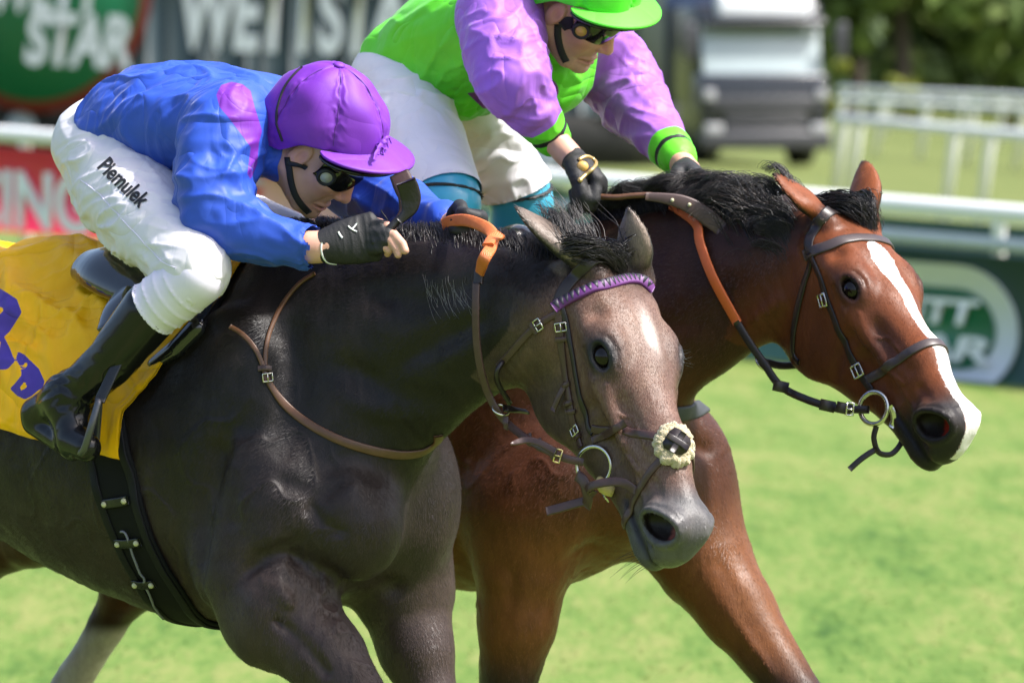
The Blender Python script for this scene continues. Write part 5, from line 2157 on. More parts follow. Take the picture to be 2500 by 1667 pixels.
# cap
cap, capV, capF = dome(JHEL, GF, 'cap', M['silk_purple'], rider)
bv_cap = bvh_of(capV, capF)
V_, F_ = brim_geo(JHEL, GF)
brim = mk('brim', V_, F_, M['silk_purple'], cap)
m = MB()
V_, F_ = sphere_geo(GF.W(JHEL.p((0, 0, .174))), (.013, .013, .006), GF.M @ JHEL.R, 14, 8)
m.add(V_, F_)
m.build('button', M['silk_purple'], cap)
bow = MB()
bc = JHEL.p((.128, -.035, .048))
for dy, dz, l, w in ((.010, .006, .034, .010), (-.012, .004, .030, .009), (.024, .012, .020, .007), (-.026, -.004, .022, .008), (.004, -.006, .026, .006)):
    P = [bc, bc + JHEL.v((.012, dy * .8, dz + .006)), bc + JHEL.v((.010 + abs(dy) * .1, dy * 1.9 * l / .03, dz)), bc + JHEL.v((.016, dy * 2.4 * l / .03, dz - .010))]
    Q = catmull([GF.W(p) for p in P], 9)
    V_, F_ = strap_geo(Q, np.tile(GF.M @ JHEL.v((.6, 0, .8)), (9, 1)), w, .002)
    bow.add(V_, F_)
bow.build('ribbon_bow', M['silk_purple'], cap)
for k_ in range(6):
    th_ = (k_ * 2 * math.pi - .5) / 6
    P_ = []
    for q_ in np.linspace(.10, 1.50, 14):
        p_ = JHEL.p(np.array([.135 * math.cos(th_) * math.sin(q_), .112 * math.sin(th_) * math.sin(q_), .142 * math.cos(q_) + .03]))
        P_.append(GF.W(p_))
    V_, F_, _, _ = strap_on(bv_cap, P_, .0014, .0005, .0002, .005)
    mk('seam', V_, F_, M['seam_purple'], cap)
under = MB()
V_, F_ = brim_geo(JHEL, GF, z=.020, a=.124, bw=.104, out=.050, droop=.45)
under.add(V_, F_)
under.build('helmet_peak', M['lens'], cap)
gg = goggles(JH, GF, rider, M['lens'], M['disc_grey'], M['strap_black'])
# elastic over the cap and the chin strap
el = [hit(bv_cap, *p)[0] for p in ((690, 345), (682, 322), (676, 290), (680, 255), (692, 220), (712, 190), (738, 165))]
V_, F_, _, _ = strap_on(bv_cap, el, .006, .002, .0008)
mk('elastic_strap', V_, F_, M['strap_black'], gg)
ch = [hit(bvb, *p)[0] for p in ((702, 384), (706, 408), (710, 440), (720, 474), (736, 500), (754, 518))]
m = MB()
V_, F_, _, _ = strap_on(bvb, ch, .014, .003, .001)
m.add(V_, F_)
V_, F_, _, _ = strap_on(bvb, [hit(bvb, *p)[0] for p in ((748, 410), (728, 402), (712, 400), (702, 398))], .011, .003, .001)
m.add(V_, F_)
m.build('chin_strap', M['strap_black'], cap)
# collar and the name on the thigh
ink = bpy.data.materials.new('black_print')
M['print_black'] = plain('black_print', (.008, .008, .012), .7)


def text_on(bv, body, p0, p1, height, mat, name, parent, shear=0., off=.0012, bold=.012, n=2):
    """flat lettering laid on a surface between two surface points; up is perpendicular to the line, towards the picture's top"""
    cu = bpy.data.curves.new('t', 'FONT')
    cu.body = body
    cu.size = 1
    cu.shear = shear
    cu.offset = bold
    to = bpy.data.objects.new('t', cu)
    COL.objects.link(to)
    dg = bpy.context.evaluated_depsgraph_get()
    me = bpy.data.meshes.new_from_object(to.evaluated_get(dg))
    bpy.data.objects.remove(to)
    bm = bmesh.new()
    bm.from_mesh(me)
    bmesh.ops.triangulate(bm, faces=bm.faces)
    for _ in range(n):
        lng = [e for e in bm.edges if e.calc_length() > .07]
        if not lng:
            break
        bmesh.ops.subdivide_edges(bm, edges=lng, cuts=1)
        bmesh.ops.triangulate(bm, faces=bm.faces)
    V = np.array([v.co[:] for v in bm.verts])
    F = [[v.index for v in fc.verts] for fc in bm.faces]
    bm.free()
    x = (V[:, 0] - V[:, 0].min()) / np.ptp(V[:, 0])
    y = V[:, 1] / .7 * height
    return x, y, F


x, y, F_ = text_on(bv_br, 'Piemulek', None, None, 1.0, None, '', None, .12, bold=.026, n=5)
P0, P1 = np.array([238., 411.]), np.array([343., 511.])
dl = (P1 - P0) / np.linalg.norm(P1 - P0)
upv = np.array([dl[1], -dl[0]])
Q = []
for a_, b_ in zip(x, y):
    px = P0 + (P1 - P0) * a_ + upv * (b_ * 40)
    p_, n_ = hit(bv_br, *px)
    Q.append(p_ + n_ * .0022)
mk('name_print', np.array(Q), F_, M['print_black'], breech, shade=False)

# ---------------------------------------------------------------- tack on the dark grey horse
M['rein_orange'] = NT('orange_rubber_rein')
_t = M['rein_orange']
_w = _t.n('TexWave', Scale=190., Distortion=1.5)
_t.link(_t.coord((1, 1, 1), (.3, .6, .8)), _w.inputs['Vector'])
_t.set(Base_Color=_t.mix(_t.noise(_t.coord(), 50, 3), (.50, .105, .022), (.72, .20, .05)), Roughness=.55)
_t.bump(_w.outputs[1], .5, .0012)
M['rein_orange'] = _t.m
M['cloth_yellow'] = NT('yellow_cloth')
_t = M['cloth_yellow']
_ink = _t.math('GREATER_THAN', _t.attr('ink'), 0.0)
_c = _t.mix(_t.noise(_t.coord(), 12, 4), (.88, .42, .002), (.96, .52, .004))
_t.set(Base_Color=_t.mix(_ink, _c, (.075, .045, .33)), Roughness=.5, Specular_IOR_Level=.25)
_t.bump(creases(_t, 1.0), .5, .014)
M['cloth_yellow'] = _t.m
M['rosette'] = leather('rosette_leather', (.030, .015, .014), .45)
M['girth'] = plain('black_girth', (.006, .006, .0075), .7, .25, 40, spec=.15, bump=.4, bscale=400, bdist=.001)
M['saddle'] = plain('black_saddle', (.012, .012, .015), .14, .3, 20, coat=.6, bump=.15, bscale=40, bdist=.003)
M['stud'] = plain('pale_stud', (.50, .48, .30), .35, .1, 30)
M['purple_leather'] = plain('purple_leather', (.13, .035, .17), .42, .2, 60)
M['tri_dark'] = plain('dark_blue_triangle', (.020, .020, .032), .5, .2, 60)
M['purple_tri'] = plain('purple_triangle', (.11, .022, .15), .5, .15, 60)


def px_strap(bv, pix, w, t=.0035, off=.0012, step=.005):
    return strap_on(bv, [hit(bv, *p)[0] for p in pix], w, t, off, step)


def mirror_T(fr, T, P):
    c = T.inv(fr.loc(P))
    c[:, 1] *= -1
    return fr.W(T.p(c))


def buckle(m_, P, T_, N_, w=.022, l=.016, r=.0017):
    """a small frame with its tongue"""
    T_ = unit(T_)
    N_ = unit(N_ - T_ * (N_ @ T_))
    S_ = np.cross(T_, N_)
    c = [P + S_ * w * a + T_ * l * b_ + N_ * .004 for a, b_ in ((-.5, -.5), (.5, -.5), (.5, .5), (-.5, .5), (-.5, -.5), (.5, -.5))]
    q = []
    for a, b_ in zip(c[:-1], c[1:]):
        q += [a * (1 - k) + b_ * k for k in (0, .33, .66)]
    m_.tube(q, r, 6)
    m_.tube([P - T_ * l * .5 + N_ * .005, P + T_ * l * .5 + N_ * .0055], r * .8, 6)


def make_bridle(fr, T, bv, spec, label, mats, group=None):
    root = empty('bridle', fr.W(T.p((.0, 0, 0))), label, 'bridle', group)
    out = {}
    for name, pix, w, mat, both in spec:
        m = MB()
        if both == 'wrap':
            H = np.array([hit(bv, *p)[0] for p in pix])
            H = H[T.inv(fr.loc(H))[:, 1] < -.004]
            V_, F_, Q, N = strap_on(bv, np.concatenate([H, mirror_T(fr, T, H[::-1])]), w, .0035, .0012, .005)
        else:
            V_, F_, Q, N = px_strap(bv, pix, w)
        m.add(V_, F_)
        if both in ('two', 'join'):
            Qm, Nm = on_surface(bv, mirror_T(fr, T, Q), .0012)
            Qm[1:-1] = (Qm[:-2] + 2 * Qm[1:-1] + Qm[2:]) / 4
            Nm /= np.linalg.norm(Nm, axis=1)[:, None]
            V_, F_ = strap_geo(Qm, Nm, w, .0035)
            if both == 'join':
                m.add(V_, F_)
                m.build(name, mats[mat], root)
            else:
                m.build(name, mats[mat], root)
                m = MB()
                m.add(V_, F_)
                m.build(name, mats[mat], root)
        else:
            m.build(name, mats[mat], root)
        out.setdefault(name, []).append((Q, N))
    return root, out


bridle, bs = make_bridle(GF, GH, grey_b, [
    ('headpiece', [(1500, 640), (1452, 632), (1408, 668), (1375, 712), (1362, 752)], .026, 'dk', False),
    ('cheekpiece', [(1360, 750), (1366, 800), (1374, 862), (1382, 920), (1394, 990), (1405, 1045), (1420, 1092)], .016, 'br', 'two'),
    ('noseband_cheek', [(1370, 748), (1384, 790), (1396, 850), (1406, 910), (1420, 980), (1436, 1040), (1448, 1058)], .013, 'dk', 'two'),
    ('throatlatch', [(1372, 760), (1340, 776), (1300, 805), (1268, 838), (1240, 870), (1218, 892)], .014, 'br', False),
    ('noseband', [(1446, 1046), (1480, 1050), (1540, 1056), (1600, 1066), (1640, 1080)], .017, 'br', 'two'),
    ('noseband', [(1652, 1092), (1620, 1118), (1590, 1150), (1564, 1190), (1548, 1220), (1530, 1262), (1508, 1290)], .016, 'br', 'two'),
], 'brown leather bridle with a purple browband on the dark grey horse', {'dk': M['leather_dark'], 'br': M['leather_brown']})
# browband: padded, with purple triangles
bbp = [hit(grey_b, *p)[0] for p in ((1352, 752), (1372, 738), (1420, 716), (1480, 694), (1530, 683), (1562, 684), (1580, 694), (1588, 708))]
V_, F_, Q, N = strap_on(grey_b, bbp, .023, .007, .001, .004)
bb = mk('browband', V_, F_, M['purple_tri'], bridle)
T_ = np.gradient(Q, axis=0)
T_ /= np.linalg.norm(T_, axis=1)[:, None]
S_ = np.cross(T_, N)
L_ = np.concatenate([[0], np.cumsum(np.linalg.norm(np.diff(Q, axis=0), axis=1))])
tri = bpy.data.meshes
up_s = np.sign((S_ @ np.array([0, 0, 1.])).mean())
s0, pitch_t = .010, .0125
while s0 < L_[-1] - .006:
    def at_s(s, lat, hgt):
        q = np.array([np.interp(s, L_, Q[:, k]) for k in range(3)])
        sv = np.array([np.interp(s, L_, S_[:, k]) for k in range(3)])
        nv = np.array([np.interp(s, L_, N[:, k]) for k in range(3)])
        return q + sv * lat * up_s + nv * hgt
    P = [at_s(s0 - .0061, .0105, .0055), at_s(s0 + .0061, .0105, .0055), at_s(s0 + .0007, -.0075, .0060), at_s(s0 - .0007, -.0075, .0060)]
    Pt = [at_s(s0 - .0058, .0102, .0076), at_s(s0 + .0058, .0102, .0076), at_s(s0 + .0006, -.0072, .0078), at_s(s0 - .0006, -.0072, .0078)]
    mk('triangle', np.array(P + Pt), [[4, 5, 6, 7], [0, 1, 5, 4], [1, 2, 6, 5], [2, 3, 7, 6], [3, 0, 4, 7]], M['tri_dark'], bb, shade=False)
    s0 += pitch_t
# sheepskin pad with the crossed straps
pc, pn = hit(grey_b, 1650, 1084)
pts, tp = [], GH.v((1, 0, 0)) @ GF.M.T
t1 = unit(tp - pn * (tp @ pn))
t2 = np.cross(pn, t1)
m = MB()
for i in range(46):
    a = 2 * math.pi * i / 23
    rr_ = .034 if i < 23 else .025
    q = pc + t1 * rr_ * math.cos(a) + t2 * rr_ * math.sin(a)
    r_ = grey_b.find_nearest(Vector(q.tolist()))
    V_, F_ = sphere_geo(np.array(r_[0]) + np.array(r_[1]) * .003, .0125 + .002 * math.sin(7 * a + i), None, 14, 10)
    V_ = V_ + (noise3(V_ * 200.) * .5 + noise3(V_ * 520.) * .5)[:, None] * .0045 * (V_ - np.array(r_[0])) / .0085
    m.add(V_, F_)
fl = m.build('sheepskin_pad', M['fleece'], bridle)
m = MB()
P = [pc + t1 * .0235 * math.cos(a) * (1 + .10 * math.cos(4 * a)) + t2 * .0235 * math.sin(a) * (1 + .10 * math.cos(4 * a)) for a in np.linspace(0, 2 * math.pi, 14, endpoint=False)]
Pq, Pn = on_surface(grey_b, P, .006)
top = Pq + Pn * .012
V_ = np.concatenate([Pq, top, [pc + pn * .0225]])
n_ = len(P)
F_ = [[i, (i + 1) % n_, n_ + (i + 1) % n_, n_ + i] for i in range(n_)] + [[n_ + i, n_ + (i + 1) % n_, 2 * n_] for i in range(n_)]
m.add(V_, F_)
for s_ in (1, -1):
    q = [pc + (t1 * .013 + t2 * s_ * .013) * k + pn * (.0235 - abs(k) * .004) for k in (-1.25, -.5, .5, 1.25)]
    V_, F_ = strap_geo(np.array(q), np.tile(pn, (4, 1)), .013, .002)
    m.add(V_ + (pn * .0015 if s_ > 0 else 0), F_)
m.build('rosette', M['leather_dark'], bridle)
# bit: ring, mouthpiece end, loose strap ends, keepers
rc = .5 * (hit(grey_b, 1470, 1120)[0] + hit(grey_b, 1450, 1150)[0])
rn = hit(grey_b, 1462, 1130)[1]
m = MB()
V_, F_ = ring_geo(rc + rn * .012, unit(rn + np.array([.25, 0, .1])), .0385, .0040, 36, 10)
m.add(V_, F_)
bit = m.build('bit_ring', M['steel'], bridle)
m = MB()
V_, F_ = ring_geo(mirror_T(GF, GH, rc[None])[0], (.6, .6, 0), .0385, .0040, 36, 8)
m.add(V_, F_)
m.build('bit_ring', M['steel'], bridle)
b0, b1 = hit(grey_b, 1498, 1200)[0], hit(grey_b, 1475, 1168)[0] + rn * .012
m = MB()
m.tube(catmull([b0 + rn * .001, (b0 + b1) / 2 + rn * .016, b1], 8), [.011, .012, .012, .011, .010, .0095, .009, .008], 10)
m.build('bit_rubber', plain('yellow_rubber', (.50, .40, .16), .6), bridle)
m = MB()
for px, py, d_ in ((1370, 798, (4, 26)), (1408, 1050, (12, 34)), (1318, 792, (-20, 14)), (1442, 1234, (14, 6))):
    try:
        P_, N_ = hit(grey_b, px, py)
    except ValueError:
        continue
    Q_ = hit(grey_b, px + d_[0], py + d_[1])[0]
    m = MB()
    buckle(m, P_ + N_ * .003, Q_ - P_, N_)
    m.build('buckle', M['steel'], bridle)
m = MB()
for px, py, d_ in ((1372, 828, (4, 26)), (1384, 940, (6, 30)), (1390, 985, (6, 30)), (1396, 1005, (6, 30)), (1414, 1066, (8, 26)), (1304, 800, (-20, 14))):
    P_, N_ = hit(grey_b, px, py)
    Q_ = hit(grey_b, px + d_[0], py + d_[1])[0]
    td = unit(Q_ - P_)
    sd = np.cross(td, N_)
    V_, F_ = strap_geo(np.array([P_ - sd * .012 + N_ * .002, P_ - sd * .006 + N_ * .0058, P_ + sd * .006 + N_ * .0058, P_ + sd * .012 + N_ * .002]), np.tile(N_, (4, 1)), .010, .003)
    mk('keeper', V_, F_, M['leather_brown'], bridle)
class Ends:
    def add(s, V_, F_):
        mk('strap_end', V_, F_, M['leather_brown'], bridle)


ends = Ends()
e0 = hit(grey_b, 1446, 1075)[0]
P = [e0, hit(grey_b, 1480, 1062)[0] + rn * .006, hit(grey_b, 1510, 1045)[0] + rn * .010, hit(grey_b, 1540, 1030)[0] + rn * .016]
V_, F_ = strap_geo(catmull(P, 12), np.tile(rn, (12, 1)), .016, .003)
ends.add(V_, F_)
P = [hit(grey_b, 1556, 1200)[0], hit(grey_b, 1540, 1172)[0] + rn * .028, hit(grey_b, 1505, 1172)[0] + rn * .05, hit(grey_b, 1478, 1185)[0] + rn * .055, at(1452, 1206, (rc + rn * .05)[1])]
V_, F_ = strap_geo(catmull(P, 16), np.tile(rn + np.array([0, 0, .3]), (16, 1)), .018, .003)
ends.add(V_, F_)
yb = rc[1] - .01
P = [at(1410, 1160, yb), at(1428, 1178, yb - .02), at(1436, 1210, yb - .02), at(1432, 1236, yb)]
V_, F_ = strap_geo(catmull(P, 12), np.tile(np.array([-.5, -.8, 0]), (12, 1)), .024, .004)
ends.add(V_, F_)
P = [at(1432, 1222, yb), at(1400, 1230, yb + .005), at(1365, 1240, yb + .01), at(1334, 1248, yb + .015)]
V_, F_ = strap_geo(catmull(P, 12), np.tile(np.array([.2, -.9, .4]), (12, 1)), .019, .003)
ends.add(V_, F_)
P = [hit(grey_b, 1384, 935)[0] + rn * .002, hit(grey_b, 1374, 965)[0] + rn * .010, hit(grey_b, 1362, 1000)[0] + rn * .014]
V_, F_ = strap_geo(catmull(P, 9), np.tile(rn, (9, 1)), .013, .003)
ends.add(V_, F_)
# throat ring, running martingale
thy = hit(grey_b, 1230, 880)[0]
m = MB()
P = [thy, at(1214, 905, thy[1] - .01), at(1216, 935, thy[1] + .01), at(1245, 985, thy[1] + .05)]
m.tube(catmull(P, 14), .0055, 8)
m.build('throatlatch', M['leather_dark'], bridle)
# reins
rein = empty('reins', at(1140, 560, 13.5), 'orange rubber reins held above the dark grey neck, leading to the bit', 'reins')
y0 = hit(grey_b, 1160, 700)[0][1] - .02
yb2 = rc[1] - .015
pl = [(1168, 664, y0 - .02), (1163, 700, y0 - .03), (1162, 760, y0 - .035), (1164, 830, y0 - .03), (1174, 900, y0 - .02), (1192, 960, y0 + .0), (1214, 1002, y0), (1236, 1030, y0), (1280, 1066, (y0 + yb2) / 2), (1330, 1096, yb2 + .02), (1380, 1118, yb2), (1424, 1128, yb2)]
P = catmull([at(*p) for p in pl], 70)
V_, F_ = strap_geo(P, np.tile(np.array([-.35, -.9, .1]), (70, 1)), .016, .0045)
mk('rein', V_, F_, M['leather_brown'], rein)
og = [at(1085, 548, 13.66), at(1105, 540, 13.63), at(1135, 538, 13.58), at(1165, 546, 13.53), at(1192, 560, 13.49), at(1204, 578, 13.46), at(1198, 606, 13.42), at(1182, 632, 13.39), at(1172, 668, y0 - .02)]
P = catmull(og, 60)
nr = np.tile(np.array([-.1, -1., .15]), (60, 1))
V_, F_ = strap_geo(P, nr, np.concatenate([np.full(52, .025), np.linspace(.024, .020, 8)]), .006)
mk('rubber_grip', V_, F_, M['rein_orange'], rein)
P = catmull([at(1192, 600, 13.415), at(1202, 585, 13.44), at(1222, 574, 13.46)], 10)
V_, F_ = strap_geo(P, np.tile(np.array([-.3, -.9, .3]), (10, 1)), .024, .006)
mk('rubber_grip', V_, F_, M['rein_orange'], rein)
P = catmull([at(1172, 655, y0 - .02), at(1170, 672, y0 - .024), at(1168, 694, y0 - .028)], 8)
V_, F_ = strap_geo(P, np.tile(np.array([-.35, -.9, .1]), (8, 1)), .021, .0075)
mk('sleeve', M['leather_dark'] and V_, F_, M['leather_dark'], rein)
V_, F_ = ring_geo(at(1222, 1000, y0 - .005), (.3, -.5, .8), .017, .0022, 24, 6)
mk('martingale_ring', np.array(V_), F_, M['steel'], rein)
m = MB()
P = catmull([at(1228, 996, y0), at(1252, 1000, y0 + .02), at(1285, 1006, y0 + .09)], 10)
V_, F_ = strap_geo(P, np.tile(np.array([-.2, -.9, .3]), (10, 1)), .015, .004)
m.add(V_, F_)
m.build('ring_strap', M['leather_dark'], rein)
for px, py in ((1236, 1032), (1292, 1072), (1316, 1084), (1350, 1106)):
    y_ = np.interp(px, [1230, 1424], [y0, yb2]) - .003
    P = np.array([at(px, py - 12, y_), at(px, py - 6, y_ - .006), at(px, py + 8, y_ - .006), at(px, py + 14, y_)])
    V_, F_ = strap_geo(P, np.tile(np.array([-.3, -.9, .2]), (4, 1)), .011, .003)
    mk('keeper', V_, F_, M['leather_brown'], rein)
m = MB()
buckle(m, at(1362, 1112, yb2 - .004), np.array([1, 0, -.3]), np.array([0, -1., 0]), .026, .012)
m.build('buckle', M['brass'], rein)
P = catmull([at(1360, 1105, yb2 + .003), at(1320, 1082, yb2 + .012), at(1285, 1074, yb2 + .02), at(1246, 1084, yb2 + .01)], 14)
V_, F_ = strap_geo(P, np.tile(np.array([-.3, -.9, .3]), (14, 1)), np.concatenate([np.full(11, .014), [.013, .010, .004]]), .003)
mk('strap_end', V_, F_, M['leather_brown'], rein)

# neck strap
ns = empty('neck_strap', hit(grey_b, 650, 920)[0], 'thin brown leather neck strap hanging round the dark grey chest', 'neck strap')
pxs = [(770, 668), (735, 690), (700, 730), (670, 780), (652, 830), (647, 880), (652, 925), (680, 970), (720, 1010), (780, 1050), (850, 1082), (930, 1104), (990, 1110), (1040, 1100), (1066, 1080), (1070, 1062)]
V_, F_, Q, N = px_strap(grey_b, pxs, .0125, .004, .001, .008)
w_ = np.interp(np.linspace(0, 1, len(Q)), [0, .35, .45, 1], [.009, .010, .017, .021])
V_, F_ = strap_geo(Q, N, w_, .004)
strap_o = mk('strap', V_, F_, M['leather_tan'], ns)
V_, F_, Q, N = px_strap(grey_b, [(565, 800), (590, 815), (615, 840), (632, 870), (645, 905), (650, 930)], .010, .003, .005)
mk('strap_end', V_, F_, M['leather_tan'], ns)
m = MB()
P_, N_ = hit(grey_b, 652, 922)
buckle(m, P_ + N_ * .006, np.array([.1, 0, -1]), N_, .020, .016)
m.build('buckle', M['steel'], ns)
P_, N_ = hit(grey_b, 646, 900)
V_, F_ = strap_geo(np.array([P_ - RT * .012 + N_ * .003, P_ - RT * .005 + N_ * .011, P_ + RT * .005 + N_ * .011, P_ + RT * .012 + N_ * .003]), np.tile(N_, (4, 1)), .012, .003)
mk('keeper', V_, F_, M['leather_brown'], ns)

# saddle cloth: laid over the back, blown up at the hind edge
zc = 1.22


def on_barrel(X, ang, off):
    """surface point of the grey barrel at station X, angle from straight up (negative = rider's right side)"""
    d = GF.M @ np.array([0, math.sin(ang), math.cos(ang)])
    o_ = GF.W((X, 0, zc)) + d * 1.2
    r_ = grey_b.ray_cast(Vector(o_.tolist()), Vector((-d).tolist()))
    if r_[0] is None:
        return o_ - d * .9, d
    return np.array(r_[0]) + d * off, d


def edge_fwd(ang):
    a = abs(ang)
    return np.interp(a, [0, .75, 1.0, 1.25, 1.75], [.04, .02, -.02, -.085, -.085])


def edge_low(u):
    return np.interp(u, [0, .15, .45, 1], [1.60, 1.54, 1.42, 1.30])


nu, nv = 150, 190
V, uv = [], []
for j in range(nv + 1):
    for i in range(nu + 1):
        u, v = i / nu, -1 + 2 * j / nv
        ang = v * edge_low(u)
        X = edge_fwd(ang) - u * (.82 - .1 * abs(v))
        flare = max(0, u - .12) * (.050 + .10 * max(0, abs(v) - .1)) + .035 * math.exp(-((u - .55) / .25) ** 2) * math.exp(-(v / .35) ** 2) * 1.4
        p, d = on_barrel(X, ang, .014 + flare * (.8 + .2 * math.sin(9 * u)))
        V.append(p)
        uv.append((u, v))
V = np.array(V)
uv = np.array(uv)
Fq = np.array([[j * (nu + 1) + i, j * (nu + 1) + i + 1, (j + 1) * (nu + 1) + i + 1, (j + 1) * (nu + 1) + i] for j in range(nv) for i in range(nu)])
N = vnormals(V, Fq)
if (N * (V - GF.W((-.4, 0, zc)))).sum() < 0:
    Fq, N = Fq[:, ::-1], -N
lw = GF.M @ np.array([-.25, 0, 1.])
amp = np.interp(uv[:, 0], [0, .1, 1], [.25, 1, 1])
V2 = folds(V, N, [(None, 1, lw, 7, 1.2, .012), (hit(grey_b, 300, 900)[0], .22, hit(grey_b, 320, 1080)[0] - hit(grey_b, 330, 760)[0], 18, 1.6, .019),
                  (hit(grey_b, 150, 760)[0], .20, hit(grey_b, 60, 660)[0] - hit(grey_b, 250, 800)[0], 13, 2, .022),
                  (hit(grey_b, 240, 760)[0], .12, hit(grey_b, 140, 790)[0] - hit(grey_b, 300, 720)[0], 20, 2.2, .016)])
V = V + (V2 - V) * amp[:, None]
V = np.maximum(0, 1) * V
V = smooth(V, Fq, 1, .4)
N = vnormals(V, Fq)
hem = np.minimum(np.minimum(uv[:, 0], 1 - uv[:, 0]) * .8, (1 - np.abs(uv[:, 1])) * .8)
V = V + N * (.0025 * (np.abs(hem - .016) < .012))[:, None]
D1 = np.array([(-300, 700), (0, 704), (41, 730), (53, 763), (24, 809), (10, 822), (24, 850), (36, 882), (18, 902), (-300, 905)], float)
D1h = np.array([(-300, 750), (5, 750), (10, 757), (-6, 772), (-300, 775)], float)
D1g = np.array([(-300, 834), (2, 832), (-2, 862), (-300, 865)], float)
D2 = np.array([(43, 857), (60, 866), (95, 900), (109, 931), (104, 948), (95, 951), (78, 966), (61, 975), (42, 966), (24, 949), (38, 934), (53, 915), (50, 898), (40, 876)], float)
D2a = np.array([(62, 882), (68, 890), (62, 902), (55, 894)], float)
D2b = np.array([(62, 928), (66, 944), (52, 956), (48, 946)], float)
pp = proj(V)
sd = np.minimum(np.minimum(poly_sd(pp, D1), -poly_sd(pp, D1h)), -poly_sd(pp, D1g))
sd = np.maximum(sd, np.minimum(np.minimum(poly_sd(pp, D2), -poly_sd(pp, D2a)), -poly_sd(pp, D2b)))
sd = np.where(((V - GF.W((0, 0, zc))) @ GF.l) < .05, sd, -9)
Vb = V - N * .0022
nV = len(V)
rim = [j * (nu + 1) for j in range(nv + 1)] + [nv * (nu + 1) + i for i in range(1, nu + 1)] + [j * (nu + 1) + nu for j in range(nv - 1, -1, -1)] + [i for i in range(nu - 1, 0, -1)]
rimq = np.array([[rim[k], rim[(k + 1) % len(rim)], rim[(k + 1) % len(rim)] + nV, rim[k] + nV] for k in range(len(rim))])
cloth = mk('saddle_cloth', np.concatenate([V, Vb]), np.concatenate([Fq, Fq[:, ::-1] + nV, rimq]), M['cloth_yellow'], attrs={'ink': np.concatenate([sd, np.full(nV, -9.)])})
tag(cloth, 'bright yellow saddle cloth with purple figures on the dark grey horse', 'saddle cloth')
bv_cl = bvh_of(V, Fq)

# saddle: small glossy race saddle with flaps
saddle = empty('saddle', GF.W((-.1, 0, 1.55)), 'glossy black race saddle under the rider in blue', 'saddle')
f = Field()
f.chain([(g(212, 650, 0), (.085, .028)), (g(262, 668, 0), (.105, .032)), (g(330, 700, 0), (.10, .028)), (g(420, 705, 0), (.085, .028)), (g(520, 676, 0), (.07, .035))], k=.03)
for s_ in (-1, 1):
    qq = lambda p: np.array([p[0], p[1] * -s_, p[2]])
    f.chain([(qq(g(214, 646, -.12)), (.045, .026)), (qq(g(262, 658, -.15)), (.062, .036)), (qq(g(330, 690, -.18)), (.060, .032)), (qq(g(400, 712, -.20)), (.05, .024))], up=(0, s_ * .8, 1), k=.03)
field_obj(f, 'seat', .006, M['saddle'], saddle, GF)
fl_px = [(318, 706), (400, 690), (500, 700), (545, 700), (525, 745), (480, 800), (420, 855), (378, 882), (360, 870), (345, 830), (300, 800), (262, 812), (238, 800), (248, 760), (275, 730)]
for s_ in (-1, 1):
    f = Field()
    path = [(-.28, .250 * s_, 1.50), (-.12, .275 * s_, 1.45), (.04, .262 * s_, 1.45)]
    qq = lambda p: np.array([p[0], p[1] * -s_, p[2]])
    f.chain([(qq(g(310, 702, -.20)), (.030, .012)), (qq(g(285, 740, -.26)), (.034, .010)), (qq(g(258, 800, -.315)), (.026, .008))], up=(0, s_, .4), k=.02)
    roll = [GF.loc(hit(grey_b, *p)[0]) * [1, 1, 1] for p in ((548, 700), (530, 745), (490, 800), (440, 850), (385, 888))]
    roll = [np.array([r_[0], (r_[1] - .012) * -s_, r_[2]]) for r_ in roll]
    f.tube(roll, [.016, .020, .022, .020, .014], k=.02)
    field_obj(f, 'flap', .006, M['saddle'], saddle, GF)
for s_ in (-1, 1):
    q = lambda p: np.array([p[0], p[1] * -s_, p[2]])
    stir = empty('stirrup', GF.W(q(ball)), None)
    stir.parent = saddle
    stir.location = Vector((GF.W(q(ball)) - wloc(saddle)).tolist())
    A0, A1 = g(262, 925, -.40), g(245, 985, -.42)
    B0, B1 = g(178, 1108, -.40), g(238, 1112, -.43)
    m = MB()
    m.tube(GF.W(np.array([q(p) for p in catmull([g(243, 975, -.425), g(222, 1045, -.445), g(205, 1098, -.44), g(190, 1106, -.42)], 14)])), .008, 8)
    m.tube(GF.W(np.array([q(p) for p in catmull([g(243, 975, -.425), g(238, 1045, -.38), g(232, 1090, -.37), g(215, 1100, -.37)], 14)])), .007, 8)
    m.build('iron', plain('grey_stirrup_iron', (.10, .10, .11), .35, metal=.6), stir)
    m = MB()
    P = np.array([GF.W(q(p)) for p in catmull([g(185, 1104, -.41), g(212, 1108, -.40), g(236, 1102, -.39)], 8)])
    V_, F_ = strap_geo(P, np.tile(GF.M @ q(np.array([.2, .2, -1])), (8, 1)), .045, .010)
    m.add(V_, F_)
    m.build('tread', M['leather_dark'], stir)
    m = MB()
    P = np.array([GF.W(q(p)) for p in catmull([g(330, 800, -.36), g(290, 880, -.385), g(262, 940, -.41), g(243, 980, -.425)], 14)])
    V_, F_ = strap_geo(P, np.tile(GF.M @ q(np.array([.3, -1, .1])), (14, 1)), .024, .004)
    m.add(V_, F_)
    m.build('leather', M['leather_black'], stir)

